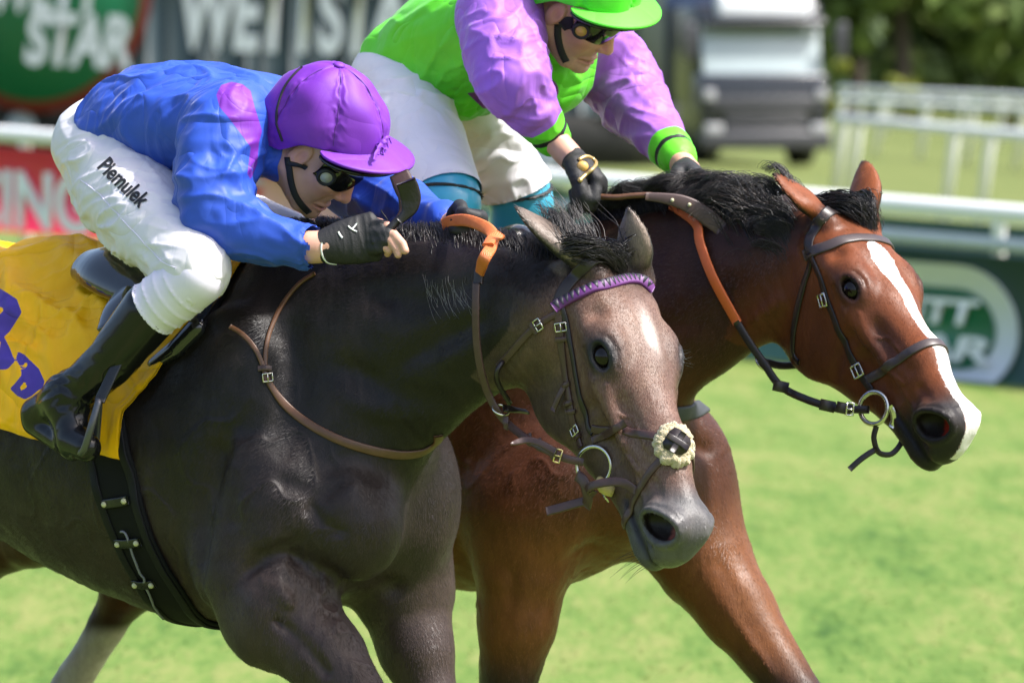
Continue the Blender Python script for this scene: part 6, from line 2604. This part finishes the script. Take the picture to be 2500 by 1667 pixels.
# girth
girth = empty('girth', hit(grey_b, 320, 1280)[0], 'broad black elastic girth buckled round the dark grey belly', 'girth')
gp = [(250, 1040), (268, 1110), (287, 1190), (312, 1270), (345, 1350), (392, 1430), (455, 1505)]
V_, F_, Q, N = px_strap(grey_b, gp, .118, .010, .001, .012)
more, mn = [], []
for a in np.linspace(1.95, 4.4, 30):
    p, d = on_barrel(np.interp(a, [1.9, 2.7, 3.6, 4.4], [-.09, -.085, -.085, -.12]), -a, .001)
    more.append(p)
    mn.append(d)
k_ = [i for i, p in enumerate(more) if p[2] < Q[-1][2] - .01 or GF.loc(p)[1] > .0]
P = catmull(np.concatenate([Q[::4], np.array(more)[k_]]), 80)
Qs, Ns = on_surface(grey_b, P, .0015)
for _ in range(4):
    Qs[1:-1] = (Qs[:-2] + 2 * Qs[1:-1] + Qs[2:]) / 4
    Ns[1:-1] = (Ns[:-2] + 2 * Ns[1:-1] + Ns[2:]) / 4
V_, F_ = strap_geo(Qs, Ns, .120, .010)
gb = mk('band', V_, F_, M['girth'], girth)
m = MB()
Tg = np.gradient(Qs, axis=0)
Tg /= np.linalg.norm(Tg, axis=1)[:, None]
Sg = np.cross(Tg, Ns)
for o_ in (-.046, .046):
    V_, F_ = strap_geo(Qs + Sg * o_ + Ns * .010, Ns, .020, .004)
    m.add(V_, F_)
m.build('edge_binding', plain('girth_binding', (.007, .007, .009), .55, spec=.2, bump=.4, bscale=300), girth)
for (ax_, ay_), (bx_, by_) in (((268, 1226), (316, 1218)), ((300, 1319), (346, 1316)), ((340, 1414), (380, 1414))):
    A_, NA = hit(grey_b, ax_, ay_)
    B_, NB = hit(grey_b, bx_, by_)
    m = MB()
    n_ = unit(NA + NB)
    P = np.array([A_ * (1 - k) + B_ * k for k in (-.14, 0, .33, .66, 1, 1.14)]) + n_ * .0145
    P[2:4] += n_ * .004
    V_, F_ = strap_geo(P, np.tile(n_, (6, 1)), .020, .003)
    m.add(V_, F_)
    kp = m.build('keeper', M['leather_black'], girth)
    for q_ in (A_, B_):
        V_, F_ = sphere_geo(q_ + n_ * .019, (.0062, .0062, .0062), None, 12, 8)
        mk('stud', V_, F_, M['stud'], kp)
P = [hit(grey_b, *p)[0] for p in ((308, 1288), (318, 1290), (326, 1305), (338, 1345), (352, 1385), (366, 1418), (376, 1440), (390, 1470), (405, 1490))]
Qc, Nc = on_surface(grey_b, catmull(P, 40), .019)
m = MB()
m.tube(Qc, .0026, 6)
m.build('cord', plain('grey_cord', (.16, .16, .20), .6), girth)

# ---------------------------------------------------------------- rider in lime green on the bay
M['silk_lime'] = silk('lime_silk', .52, [(.115, .62, .022), ('ink', (.17, .03, .20))])
M['silk_mauve'] = silk('mauve_silk', .54, [(.31, .115, .54), ('cuff', (.115, .62, .022)), ('stripe', (.012, .012, .014))])
M['cap_lime'] = silk('lime_cap', .6, [(.09, .64, .030)], .25)
M['teal'] = plain('teal_gaiter', (.035, .30, .46), .35, .1, 20, coat=.2)
M['gold'] = plain('gold_trim', (.62, .44, .18), .35, .1, 40, metal=.7)
M['disc_gold'] = plain('gold_disc', (.60, .36, .10), .5)
KH = Xf(BF.M.T @ (orth([[.761, .501, .413], [-.279, .826, -.490], [-.587, .257, .768]]) @ rotm('y', .08)), BF.loc((.1385, 14.55, 2.1432)), 1.0)
KHEL = Xf(KH.R @ rotm('y', -.34), KH.t + KH.v((-.004, 0, .020)), 1.0)
rider2 = empty('person', BF.W((-.25, 0, 0)), 'person in lime green and mauve silks riding the bay horse', 'person')
hipR, thR, knR, caR = b(985, 235, -.09), b(1012, 320, -.17), b(1058, 410, -.24), b(1095, 480, -.28)
calf = [b(1092, 520, -.29), b(1060, 600, -.31), b(1015, 700, -.33), b(960, 800, -.34)]
hipL, thL, knL, caL = b(1090, 215, .08), b(1160, 320, .18), b(1222, 405, .24), b(1272, 472, .28)
calfL = [b(1275, 510, .29), b(1262, 600, .31), b(1225, 700, .33), b(1190, 800, .34)]
armR = [b(1225, 55, -.17), b(1232, 120, -.22), b(1252, 195, -.25), b(1296, 268, -.215), b(1336, 322, -.165)]
armL = [b(1432, 105, .17), b(1492, 165, .22), b(1545, 245, .22), b(1602, 322, .17), b(1648, 377, .12)]
torso = [b(1045, 150, 0), b(1110, 118, 0), b(1200, 85, 0), b(1290, 60, 0), b(1345, 50, 0)]
vv = BF.M.T
hR = hand_ops(b(1372, 362, -.125), b(1448, 432, -.075), vv @ np.array([-.2, -.2, -1.]), vv @ np.array([.0, 1., .2]), curl=(70, 150, 215), sc=1.08)
hR = hand_ops(b(1394, 386, -.150), b(1460, 452, -.135), vv @ np.array([.55, .35, -.75]), vv @ np.array([-.55, .6, -.6]), curl=(60, 140, 200), sc=1.10)
hL = hand_ops(b(1672, 410, .09), b(1720, 462, .05), vv @ np.array([.5, .4, -.7]), vv @ np.array([-.5, .6, -.6]), sc=1.0)
f = Field()
human_head(f, KH)
f.chain([(torso[3], (.06, .06)), (KH.p((-.035, 0, -.06)), (.056, .058)), (KH.p((-.02, 0, .0)), (.06, .06))], k=.03)
f.chain([(torso[0], (.12, .07)), (torso[1], (.135, .09)), (torso[2], (.15, .10)), (torso[3], (.14, .085)), (torso[4], (.07, .065))], up=(-.3, 0, 1), k=.04)
for A, h in ((armR, hR), (armL, hL)):
    f.tube(A, [.055, .048, .042, .036, .030], k=.03)
    f.tube([A[4], h['W'], h['W'] + h['d'] * .02], [.030, .028, .028], k=.02)
    hand_skin(f, h)
for leg in ([hipR, thR, knR, caR] + calf, [hipL, thL, knL, caL] + calfL):
    f.tube(leg, [.085, .080, .066, .056, .046, .044, .036, .030], k=.04)
for s_, q in ((-1, calf[3]), (1, calfL[3])):
    f.tube([q, q + np.array([-.05, 0, -.06]), q + np.array([.12, .03 * s_, -.12])], [.035, .034, .026], k=.02)
V, Fq = f.mesh(.005)
V = smooth(V, Fq, 1, .4)
c = KH.inv(V)
hm = (np.abs(c) < [.14, .1, .13]).all(1) & (c[:, 0] > -.03) & (c[:, 2] < .05)
V, parts = refine(V, Fq, hm, f)
body_green = mk('body', BF.W(V), parts, M['skin'], rider2, attrs={'Col': skin_col(KH, V)})
bvg = bvh_of(BF.W(V), parts)

f = Field()
f.chain([(b(1008, 140, 0) + np.array([0, 0, -.0]), (.135, .092)), (torso[0], (.150, .108)), (torso[1], (.170, .138)), (torso[2], (.190, .142)), (torso[3], (.19, .122)), (torso[4], (.10, .09))], up=(-.3, 0, 1), k=.05)
f.ell(b(1120, 195, -.03), (.07, .11, .075), k=.06)
f.ell(b(1345, 165, .03), (.08, .11, .10), k=.06)
f.cone(b(1340, 60, 0), KH.p((-.04, 0, -.055)), .075, .066, k=.04)


def ink_green(V, Wd, N):
    pp = proj(Wd)
    sd = -np.ones(len(V)) * 50
    ring_o = np.array([(1330 + 34 * math.cos(a), 222 + 32 * math.sin(a)) for a in np.linspace(0, 6.28, 24, endpoint=False)])
    ring_i = np.array([(1334 + 14 * math.cos(a), 228 + 18 * math.sin(a)) for a in np.linspace(0, 6.28, 16, endpoint=False)])
    sd = np.maximum(sd, np.minimum(poly_sd(pp, ring_o), -poly_sd(pp, ring_i)))
    sd = np.maximum(sd, poly_sd(pp, np.array([(1300, 168), (1345, 172), (1330, 195), (1318, 230), (1300, 215)], float)))
    sd = np.maximum(sd, poly_sd(pp, np.array([(1140, 228), (1190, 222), (1215, 262), (1180, 266)], float)))
    return {'ink': np.where(((N @ BF.M.T) * (CC - Wd)).sum(1) > 0, sd, -50.)}


jg, jgm = field_obj(f, 'silks_jacket', .005, M['silk_lime'], rider2, BF,
                    [(None, 1, b(1290, 60, 0) - b(1020, 200, 0), 11, 2.2, .007), (b(1130, 160, -.12), .14, b(1220, 60, -.1) - b(1100, 260, -.1), 18, 2.5, .011),
                     (b(1110, 250, -.1), .07, b(1180, 250, -.1) - b(1040, 210, -.1), 30, 4, .008)], ink_green)
for A, hh, s_ in ((armR, hR, -1), (armL, hL, 1)):
    f = Field()
    f.tube(A, [.094, .088, .078, .056, .043], k=.05)
    sh = b(1215, 35, -.15) if s_ < 0 else b(1425, 90, .15)
    f.ell(sh, (.10, .075, .09), k=.04)
    dA = unit(A[4] - A[3])
    f.cone(A[4] - dA * .030, A[4] + dA * .022, .047, .040, k=.008)
    f.dent([A[4] - dA * .0 + unit(np.cross(dA, [0, 0, 1])) * .046 * math.cos(q) + unit(np.cross(dA, np.cross(dA, [0, 0, 1]))) * .046 * math.sin(q) for q in np.linspace(0, 6.283, 20)], .005, .006)

    def cuffs(V, Wd, N, A=A, dA=dA):
        s = (V - A[4]) @ dA
        return {'cuff': s + .036, 'stripe': .0065 - np.abs(s - .000)}
    axs = A[3] - A[1]
    field_obj(f, 'sleeve', .0045, M['silk_mauve'], rider2, BF,
              [(A[1], .11, np.cross(axs, [0, 1, .3]), 20, 3.5, .014), (A[2], .10, np.cross(axs, [.3, 1, 0]), 24, 4, .013), (A[3], .09, A[4] - A[2] + np.array([.05, 0, .05]), 24, 4, .009), (A[4], .04, dA, 60, 6, .004)], cuffs,
              cut=lambda V, hh=hh: .03 - np.linalg.norm(V - (hh['W'] + hh['d'] * .01), axis=1))
f = Field()
f.ell(b(985, 195, 0), (.095, .145, .105), k=.06)
f.tube([hipR, thR, knR, caR], [.106, .100, .088, .076], k=.05)
f.tube([hipL, thL, knL, caL], [.106, .100, .088, .076], k=.05)


def hem(V):
    k = np.full(len(V), -1.)
    for a_, c_, kn_ in ((caR, calf[0], knR), (caL, calfL[0], knL)):
        d_ = unit(unit(c_ - a_) + unit(a_ - kn_))
        k = np.maximum(k, np.minimum((V - a_) @ d_ + .012, .16 - np.linalg.norm(V - a_, axis=1)))
    return k


field_obj(f, 'breeches', .0055, M['breeches'], rider2, BF,
          [(b(1000, 300, -.15), .14, b(1080, 300, -.2) - b(940, 330, -.1), 20, 3, .015), (b(1190, 380, .2), .14, b(1270, 380, .2) - b(1120, 400, .2), 20, 3, .015)], cut=hem)
for C_, k_ in ((calf, caR), (calfL, caL)):
    f = Field()
    d_ = unit(C_[1] - C_[0])
    kn_ = knR if C_ is calf else knL
    f.tube([k_ - unit(k_ - kn_) * .02, k_ + unit(C_[0] - k_) * .02, C_[0] + d_ * .03, C_[1]], [.074, .0725, .069, .060], k=.02)
    field_obj(f, 'gaiter', .006, M['teal'], rider2, BF)
    f = Field()
    a_ = unit(C_[0] - k_)
    kk = k_ - unit(k_ - (knR if C_ is calf else knL)) * .010
    u_ = unit(np.cross(a_, [0, 1, .2]))
    f.ell(kk, (.0815, .0815, .009), R=np.stack([u_, np.cross(a_, u_), a_], 1), k=.004)
    field_obj(f, 'gaiter_trim', .006, M['strap_black'], rider2, BF)
    f = Field()
    f.chain([(C_[1] + d_ * .004, (.062, .062)), (C_[2], (.05, .052)), (C_[3], (.042, .044))], up=(0, 1, 0), k=.02)
    s_ = -1 if C_ is calf else 1
    f.tube([C_[3], C_[3] + np.array([-.05, 0, -.06]), C_[3] + np.array([.12, .03 * s_, -.12])], [.042, .040, .032], k=.03)
    field_obj(f, 'riding_boot', .007, M['boot'], rider2, BF)
for h in (hR, hL):
    f = Field()
    hand_glove(f, h, full=True)
    gv, gvm = field_obj(f, 'glove', .0035, M['glove'], rider2, BF, [(h['K'], .09, h['a'], 50, 8, .0025)])
    if h is hR:
        bvgg = bvh_of(*gvm)
        gR = gv
P = [hit(bvgg, *p)[0] + hit(bvgg, *p)[1] * .002 for p in ((1412, 392), (1430, 384), (1448, 388), (1454, 402), (1445, 416), (1430, 426), (1416, 440))]
m = MB()
m.tube(catmull(P, 24), .0042, 8)
V_, F_ = sphere_geo(P[-1], .006, None, 12, 8)
m.add(V_, F_)
m.build('cuff_piping', M['gold'], gR)
p_, n_ = hit(bvgg, 1422, 407)
V_, F_ = sphere_geo(p_, (.013, .010, .012), None, 16, 10)
mk('gold_patch', V_, F_, M['disc_gold'], gR)
cap2, capV2, capF2 = dome(KHEL, BF, 'cap', M['cap_lime'], rider2)
V_, F_ = brim_geo(KHEL, BF, droop=.26, out=.056)
mk('brim', V_, F_, M['cap_lime'], cap2)
V_, F_ = brim_geo(KHEL, BF, z=.020, a=.124, bw=.104, out=.044, droop=.4)
mk('helmet_peak', V_, F_, M['lens'], cap2)
gg2 = goggles(KH, BF, rider2, M['lens'], M['disc_gold'], M['strap_black'])
m = MB()
V_, F_, _, _ = strap_on(bvg, [hit(bvg, *p)[0] for p in ((1362, 60), (1362, 90), (1370, 125), (1382, 150))], .016, .003, .001)
m.add(V_, F_)
V_, F_, _, _ = strap_on(bvg, [hit(bvg, *p)[0] for p in ((1400, 58), (1385, 55), (1370, 62))], .03, .003, .001)
m.add(V_, F_)
m.build('chin_strap', M['strap_black'], cap2)

# ---------------------------------------------------------------- whips
M['whip_black'] = plain('worn_black_leather', (.009, .008, .009), .38, .5, 70, bump=.5, bscale=160, bdist=.002)
M['whip_brown'] = plain('brown_whip_leather', (.075, .045, .042), .5, .2, 50)
whip = empty('whip', at(921, 587, 13.62), 'black padded riding whip held upright in the hand of the rider in blue', 'whip')
yw = GF.W(hR['K'] if False else g(912, 578, -.125))[1] - .012
m = MB()
m.tube(catmull([at(912, 596, yw - .012), at(926, 584, yw - .014), at(950, 560, yw - .012), at(976, 533, yw - .006)], 16), np.linspace(.0095, .0085, 16), 12)
m.build('handle', M['whip_black'], whip)


def flap(name, line, widths, y, t, mat, parent, yaw=0.):
    P = catmull([at(*p, y + dy) for p, dy in line], 22)
    n_ = np.array([math.sin(yaw), -math.cos(yaw), 0])
    w_ = np.interp(np.linspace(0, 1, 22), np.linspace(0, 1, len(widths)), widths)
    V_, F_ = strap_geo(P, np.tile(n_, (22, 1)), w_, t)
    return mk(name, V_, F_, mat, parent)


flap('pad', [((972, 540), -.004), ((988, 512), 0), ((995, 480), .004), ((985, 450), .012), ((974, 424), .022)], [.016, .020, .036, .043, .044, .041], yw + .008, .005, plain('oxblood_whip_pad', (.040, .014, .014), .6, .4, 120, bump=.5, bscale=500), whip)
flap('pad', [((974, 540), -.012), ((996, 516), -.010), ((1003, 488), -.010), ((998, 462), -.014), ((990, 442), -.020)], [.016, .022, .036, .042, .043, .041], yw, .006, M['whip_black'], whip)
m = MB()
m.tube(catmull([at(948, 540, yw - .01), at(943, 532, yw - .012), at(934, 520, yw - .012), at(930, 512, yw - .012)], 10), .0012, 6)
m.build('loop', M['whip_black'], whip)

whip2 = empty('whip', at(1519, 480, 14.5), 'brown leather riding whip in the hand of the rider in lime green', 'whip')
yk = BF.W(hR['K'])[1] - .05
m = MB()
m.tube(catmull([at(1440, 478, yk + .02), at(1500, 482, yk + .005), at(1545, 478, yk), at(1590, 476, yk - .005)], 14), .0062, 10)
m.build('handle', M['leather_tan'], whip2)
m = MB()
kx = flap('flap', [((1576, 480), 0), ((1620, 484), 0), ((1665, 494), 0), ((1705, 514), 0), ((1740, 540), 0), ((1763, 560), 0)], [.017, .022, .030, .036, .038, .034], yk - .01, .005, M['whip_brown'], whip2)
for px, py in ((1641, 489), (1683, 500)):
    V_, F_ = sphere_geo(at(px, py, yk - .017), .0042, None, 10, 8)
    mk('stud', V_, F_, M['stud'], kx)

# ---------------------------------------------------------------- tack on the bay
bridle2, bs2 = make_bridle(BF, BH, bay_b, [
    ('headpiece', [(2066, 505), (2030, 515), (1995, 545), (1978, 580), (1978, 622)], .026, 'dk', False),
    ('cheekpiece', [(1982, 628), (2003, 676), (2018, 727), (2040, 783), (2060, 826), (2095, 902), (2130, 955)], .017, 'dk', 'two'),
    ('throatlatch', [(1980, 632), (1962, 700), (1945, 770), (1937, 830), (1938, 866), (1952, 885)], .015, 'dk', False),
    ('noseband', [(2116, 928), (2141, 915), (2176, 888), (2232, 853), (2284, 832)], .021, 'gb', 'wrap'),
    ('browband', [(1966, 624), (2010, 605), (2060, 586), (2110, 571), (2150, 561), (2176, 558)], .025, 'gb', 'wrap'),
], 'dark leather bridle with a plain noseband on the bay horse', {'dk': M['leather_dark'], 'gb': plain('grey_brown_leather', (.050, .036, .036), .42, .2, 60)})
rc = hit(bay_b, 2152, 995)[0]
rn = hit(bay_b, 2152, 985)[1]
m = MB()
V_, F_ = ring_geo(rc + rn * .02, unit(np.array([-.55, -.8, .1])), .034, .0052, 32, 10, up=(0, 0, 1))
m.add(V_, F_)
m.build('bit_ring', M['steel'], bridle2)
m = MB()
P = catmull([at(2175, 990, rc[1] - .03), at(2182, 1005, rc[1] - .032), at(2184, 1025, rc[1] - .03), at(2178, 1042, rc[1] - .026)], 8)
V_, F_ = strap_geo(P, np.tile(np.array([-.4, -.9, 0]), (8, 1)), .014, .006)
m.add(V_, F_)
m.build('bit_cheek', M['steel'], bridle2)
m = MB()
yb3 = rc[1] - .02
P = catmull([at(2140, 1040, yb3), at(2134, 1070, yb3), at(2146, 1104, yb3), at(2176, 1108, yb3), at(2200, 1082, yb3 + .01), at(2204, 1056, yb3 + .02)], 24)
V_, F_ = strap_geo(P, np.tile(np.array([-.4, -.9, 0]), (24, 1)), .012, .004)
m.add(V_, F_)
P = catmull([at(2140, 1096, yb3 - .005), at(2120, 1108, yb3 - .005), at(2098, 1124, yb3 - .005), at(2074, 1146, yb3 - .005)], 10)
V_, F_ = strap_geo(P, np.tile(np.array([-.4, -.9, .1]), (10, 1)), .013, .004)
m.add(V_, F_)
m.build('lip_strap', M['leather_dark'], bridle2)
m = MB()
for px, py, d_ in ((2014, 732, (6, 24)), (2097, 905, (10, 24))):
    P_, N_ = hit(bay_b, px, py)
    m = MB()
    buckle(m, P_ + N_ * .004, hit(bay_b, px + d_[0], py + d_[1])[0] - P_, N_, .024, .026, .0024)
    m.build('buckle', M['steel'], bridle2)
rein2 = empty('reins', at(1740, 680, 14.3), 'flat orange rein running down the bay neck to the bit', 'reins')
n0 = [(1640, 500), (1699, 545), (1710, 595), (1742, 680), (1801, 789)]
P = []
for px, py in n0:
    q, n_ = hit(bay_b, px, py)
    P.append(at(px, py, q[1] - .014))
P = catmull(P, 40)
V_, F_ = strap_geo(P, np.tile(np.array([-.5, -.85, .1]), (40, 1)), .022, .005)
mk('rubber_grip', V_, F_, plain('bright_orange_rubber', (.50, .10, .018), .5, .15, 60), rein2)
ye = P[-1][1]
pl = [(1799, 785, 0), (1829, 834, .05), (1865, 886, .1), (1906, 942, .2), (1967, 974, .45), (2033, 994, .7), (2085, 999, .9), (2122, 1000, 1)]
P = catmull([at(px, py, ye + (yb3 - ye) * k) for px, py, k in pl], 50)
V_, F_ = strap_geo(P, np.tile(np.array([-.4, -.9, .15]), (50, 1)), .017, .006)
mk('rein', V_, F_, M['leather_dark'], rein2)
for px, py in ((1906, 944), (2020, 991), (2060, 997)):
    q = at(px, py, np.interp(px, [1799, 2122], [ye, yb3]) - .004)
    P = np.array([q + RT * -.016 + UP * .004, q + RT * .016 - UP * .003])
    V_, F_ = strap_geo(P, np.tile(np.array([-.4, -.9, .15]), (2, 1)), .024, .006)
    mk('keeper', V_, F_, M['leather_dark'], rein2)
m = MB()
buckle(m, at(2075, 998, yb3 - .012), np.array([1., 0, -.1]), np.array([-.3, -.9, 0]), .026, .014, .0024)
V_, F_ = ring_geo(at(1860, 886, ye + .005), (.6, -.4, .5), .017, .0028, 24, 6)
m.add(V_, F_)
m.build('ring', M['steel'], rein2)
P = catmull([at(1868, 884, ye + .01), at(1905, 893, ye + .04), at(1950, 892, ye + .08)], 12)
V_, F_ = strap_geo(P, np.tile(np.array([-.2, -.9, .3]), (12, 1)), .017, .004)
mk('ring_strap', V_, F_, M['leather_dark'], rein2)
V_, F_, _, _ = px_strap(bay_b, [(1600, 1010), (1640, 1012), (1672, 1008), (1700, 1000), (1718, 990)], .036, .006, .001, .008)
tag(mk('neck_strap', V_, F_, plain('grey_webbing', (.035, .040, .045), .7, .2, 60, bump=.3, bscale=400)), 'wide dark grey strap across the base of the bay neck', 'neck strap')
# saddle on the bay (mostly hidden by the rider and the grey)
saddle2 = empty('saddle', BF.W((-.1, 0, 1.55)), 'dark saddle under the rider in lime green on the bay', 'saddle')
f = Field()
f.chain([((-.45, 0, 1.60), (.09, .03)), ((-.28, 0, 1.575), (.11, .03)), ((-.1, 0, 1.60), (.09, .035)), ((.02, 0, 1.63), (.06, .04))], k=.03)
field_obj(f, 'seat', .008, M['saddle'], saddle2, BF)
for s_ in (-1, 1):
    f = Field()
    f.chain([((-.18, .22 * s_, 1.52), (.012, .09)), ((-.06, .30 * s_, 1.42), (.012, .13)), ((.04, .30 * s_, 1.40), (.012, .12))], up=(0, .3 * s_, 1), k=.02)
    field_obj(f, 'flap', .008, M['saddle'], saddle2, BF)

# ---------------------------------------------------------------- manes and forelocks
_t = NT('black_mane_hair')
_r = _t.attr('rnd')
_t.set(Base_Color=_t.ramp(_r, [(0, (.006, .0055, .006)), (.75, (.016, .014, .015)), (1, (.060, .045, .040))]), Roughness=.34, Specular_IOR_Level=.5)
M['hair'] = _t.m


def hair_paths(roots, d0, d1, length, m=9, wav=.0, curl=1.0, seed=0, clump=.03):
    """roots (n,3); direction turns from d0 to d1 along the strand; clumped wander"""
    n = len(roots)
    L = np.asarray(length)[:, None]
    P = [roots]
    cl = np.round(roots / clump) * clump
    for i in range(1, m):
        t = i / (m - 1)
        d = d0 * (1 - t) ** curl + d1 * (1 - (1 - t) ** curl)
        d = d / (np.linalg.norm(d, axis=1)[:, None] + 1e-9)
        j = np.stack([noise3(cl * 31. + seed + 5.1 * k + t * (1.5 + wav * 4)) for k in range(3)], 1) * (.35 + wav * t)
        P.append(P[-1] + (d + j) * L / (m - 1))
    A = np.stack(P, 1)
    key = np.round(roots / clump).astype(np.int64)
    _, inv = np.unique(key[:, 0] * 73856093 ^ key[:, 1] * 19349663 ^ key[:, 2] * 83492791, return_inverse=True)
    inv = inv.ravel()
    k = inv.max() + 1
    cnt = np.bincount(inv, minlength=k)
    mean = np.stack([np.stack([np.bincount(inv, A[:, i, c], k) / cnt for c in range(3)], 1) for i in range(m)], 1)[inv]
    w = (np.linspace(0, 1, m) ** 1.3 * .6)[None, :, None]
    return A * (1 - w) + mean * w


def crest(fr, bv, pix, lat, n, dz=.0):
    P = catmull([fr.W(fr.L(px, py, lat)) for px, py in pix], 60)
    t = RNG.random(n) * 59
    i = np.minimum(t.astype(int), 58)
    Q = P[i] * (1 - (t - i))[:, None] + P[i + 1] * (t - i)[:, None]
    d = RNG.normal(0, 1, (n, 3))
    Q2 = Q + d * np.array([.012, .016, .004])
    # drop on to the neck from above
    out = []
    for q in Q2:
        r_ = bv.ray_cast(Vector((q[0], q[1], q[2] + .3)), Vector((0, 0, -1)))
        out.append(np.array(r_[0]) if r_[0] is not None else q)
    return np.array(out)


def dirs(fr, n, v, jit):
    d = np.tile(fr.M @ unit(v), (n, 1)) + RNG.normal(0, jit * .45, (n, 3))
    return d


n = 6500
R_ = crest(GF, grey_b, [(640, 640), (800, 640), (960, 600), (1120, 585), (1280, 585), (1400, 610)], 0, n)
L_ = np.where(RNG.random(n) < .9, .035 + .035 * RNG.random(n), .075)
P1 = hair_paths(R_, dirs(GF, n, (-.35, .25, 1), .22), dirs(GF, n, (-.9, .9, -.15), .25), L_, 8, .25, 1.2, 3)
n = 700
R_ = crest(GF, grey_b, [(1290, 585), (1340, 590), (1400, 612)], 0, n)
P2 = hair_paths(R_, dirs(GF, n, (-.1, .1, 1), .16), dirs(GF, n, (-1.2, .3, .1), .18), .035 + .05 * RNG.random(n), 8, .2, 1.0, 9, .05)
strands(None, np.concatenate([P1, P2]), .0008, M['hair'], 'mane', grey)
def laid(fr, T, bv, n, p0, p1, tip, spread, lift, seed):
    """a forelock: strands from the poll line swept over to a tip on the forehead"""
    rng = np.random.default_rng(seed)
    A, B, Ct = [np.asarray(q) for q in (p0, p1, tip)]
    t = rng.random(n)
    R_ = A * (1 - t)[:, None] + B * t[:, None] + rng.normal(0, .012, (n, 3))
    tp = Ct + rng.normal(0, 1, (n, 3)) * spread * (.4 + rng.random((n, 1)))
    up = T.v((.25, .0, 1.)) @ fr.M.T
    out = []
    m = 11
    wob = rng.normal(0, .006, (n, 3))
    for i in range(m):
        s = i / (m - 1)
        q = R_ * (1 - s) + tp * s
        r_ = [bv.find_nearest(Vector(v.tolist())) for v in q]
        q = np.array([np.array(k[0]) for k in r_])
        h = (lift * math.sin(math.pi * min(1, s * .9 + .12)) ** .8 + .003) * (.25 + .75 * rng.random(n) ** .7 if i == -1 else lev)[:, None] if i else .0
        out.append(q + up * h + wob * math.sin(math.pi * s))
    return np.stack(out, 1)


rng_ = np.random.default_rng(77)
n = 1500
lev = .15 + .85 * rng_.random(n)
P3 = laid(GF, GH, grey_b, n, hit(grey_b, 1385, 598)[0], hit(grey_b, 1478, 606)[0], hit(grey_b, 1512, 652)[0], .009, .030, 5)
w0 = P3[rng_.integers(0, n, 110), 0]
W1 = hair_paths(w0, dirs(GF, 110, (-.3, .1, 1), .5), dirs(GF, 110, (-1.2, -.1, .9), .6), .07 + .08 * rng_.random(110), 11, .15, 1, 5, .05)
strands(None, np.concatenate([P3, W1]), .0011, M['hair'], 'forelock', grey)
# whiskers
wr = []
for px, py, dx, dy, ln in [(1545 + 4 * i, 1345 + 5 * i, -1, .1 + .05 * i, .05) for i in range(9)]:
    q, n_ = hit(grey_b, px, py)
    d = unit(RT * dx - UP * dy + n_ * .3 + RNG.normal(0, .12, 3))
    l = ln * RNG.uniform(.6, 1.3)
    wr.append([q + d * l * t + UP * -.25 * l * t * t for t in np.linspace(0, 1, 7)])
for i in range(7):
    q = GF.W(GH.p((.176 + i * .006, .100, -.022)))
    d = unit(GF.M @ (GH.v((.2, 1, .4))) + RNG.normal(0, .25, 3))
    wr.append([q + d * .022 * t for t in np.linspace(0, 1, 7)])
tag(strands(None, np.array(wr), .0007, M['hair'], 'whiskers', grey), kind='stuff')

n = 9500
R_ = crest(BF, bay_b, [(1480, 570), (1600, 530), (1720, 500), (1840, 478), (1925, 472)], .03, n)
lng = (.075 + .075 * RNG.random(n)) * (1 - .5 * sstep(proj(R_)[:, 0], 1820, 1925))
P1 = hair_paths(R_, dirs(BF, n, (-.4, -.1, 1), .22), dirs(BF, n, (-.6, -.9, -1.1), .28), lng, 11, .55, .7, 40, .05)
strands(None, P1, .0010, M['hair'], 'mane', bay)
n = 1500
lev = .15 + .85 * rng_.random(n)
P3 = laid(BF, BH, bay_b, n, hit(bay_b, 2010, 492)[0], hit(bay_b, 2090, 490)[0], hit(bay_b, 2120, 545)[0], .010, .034, 8)
strands(None, P3, .0013, M['hair'], 'forelock', bay)
# tails
for fr, par in ((GF, grey), (BF, bay)):
    n = 700
    rr = np.stack([RNG.normal(-1.50, .015, n), RNG.normal(0, .02, n), RNG.normal(1.42, .02, n)], 1)
    P = hair_paths(fr.W(rr), dirs(fr, n, (-1, 0, .25), .12), dirs(fr, n, (-.8, 0, -.9), .12), .5 + .25 * RNG.random(n), 12, .15, 1, 80, .05)
    strands(None, P, .0014, M['hair'], 'tail', par)
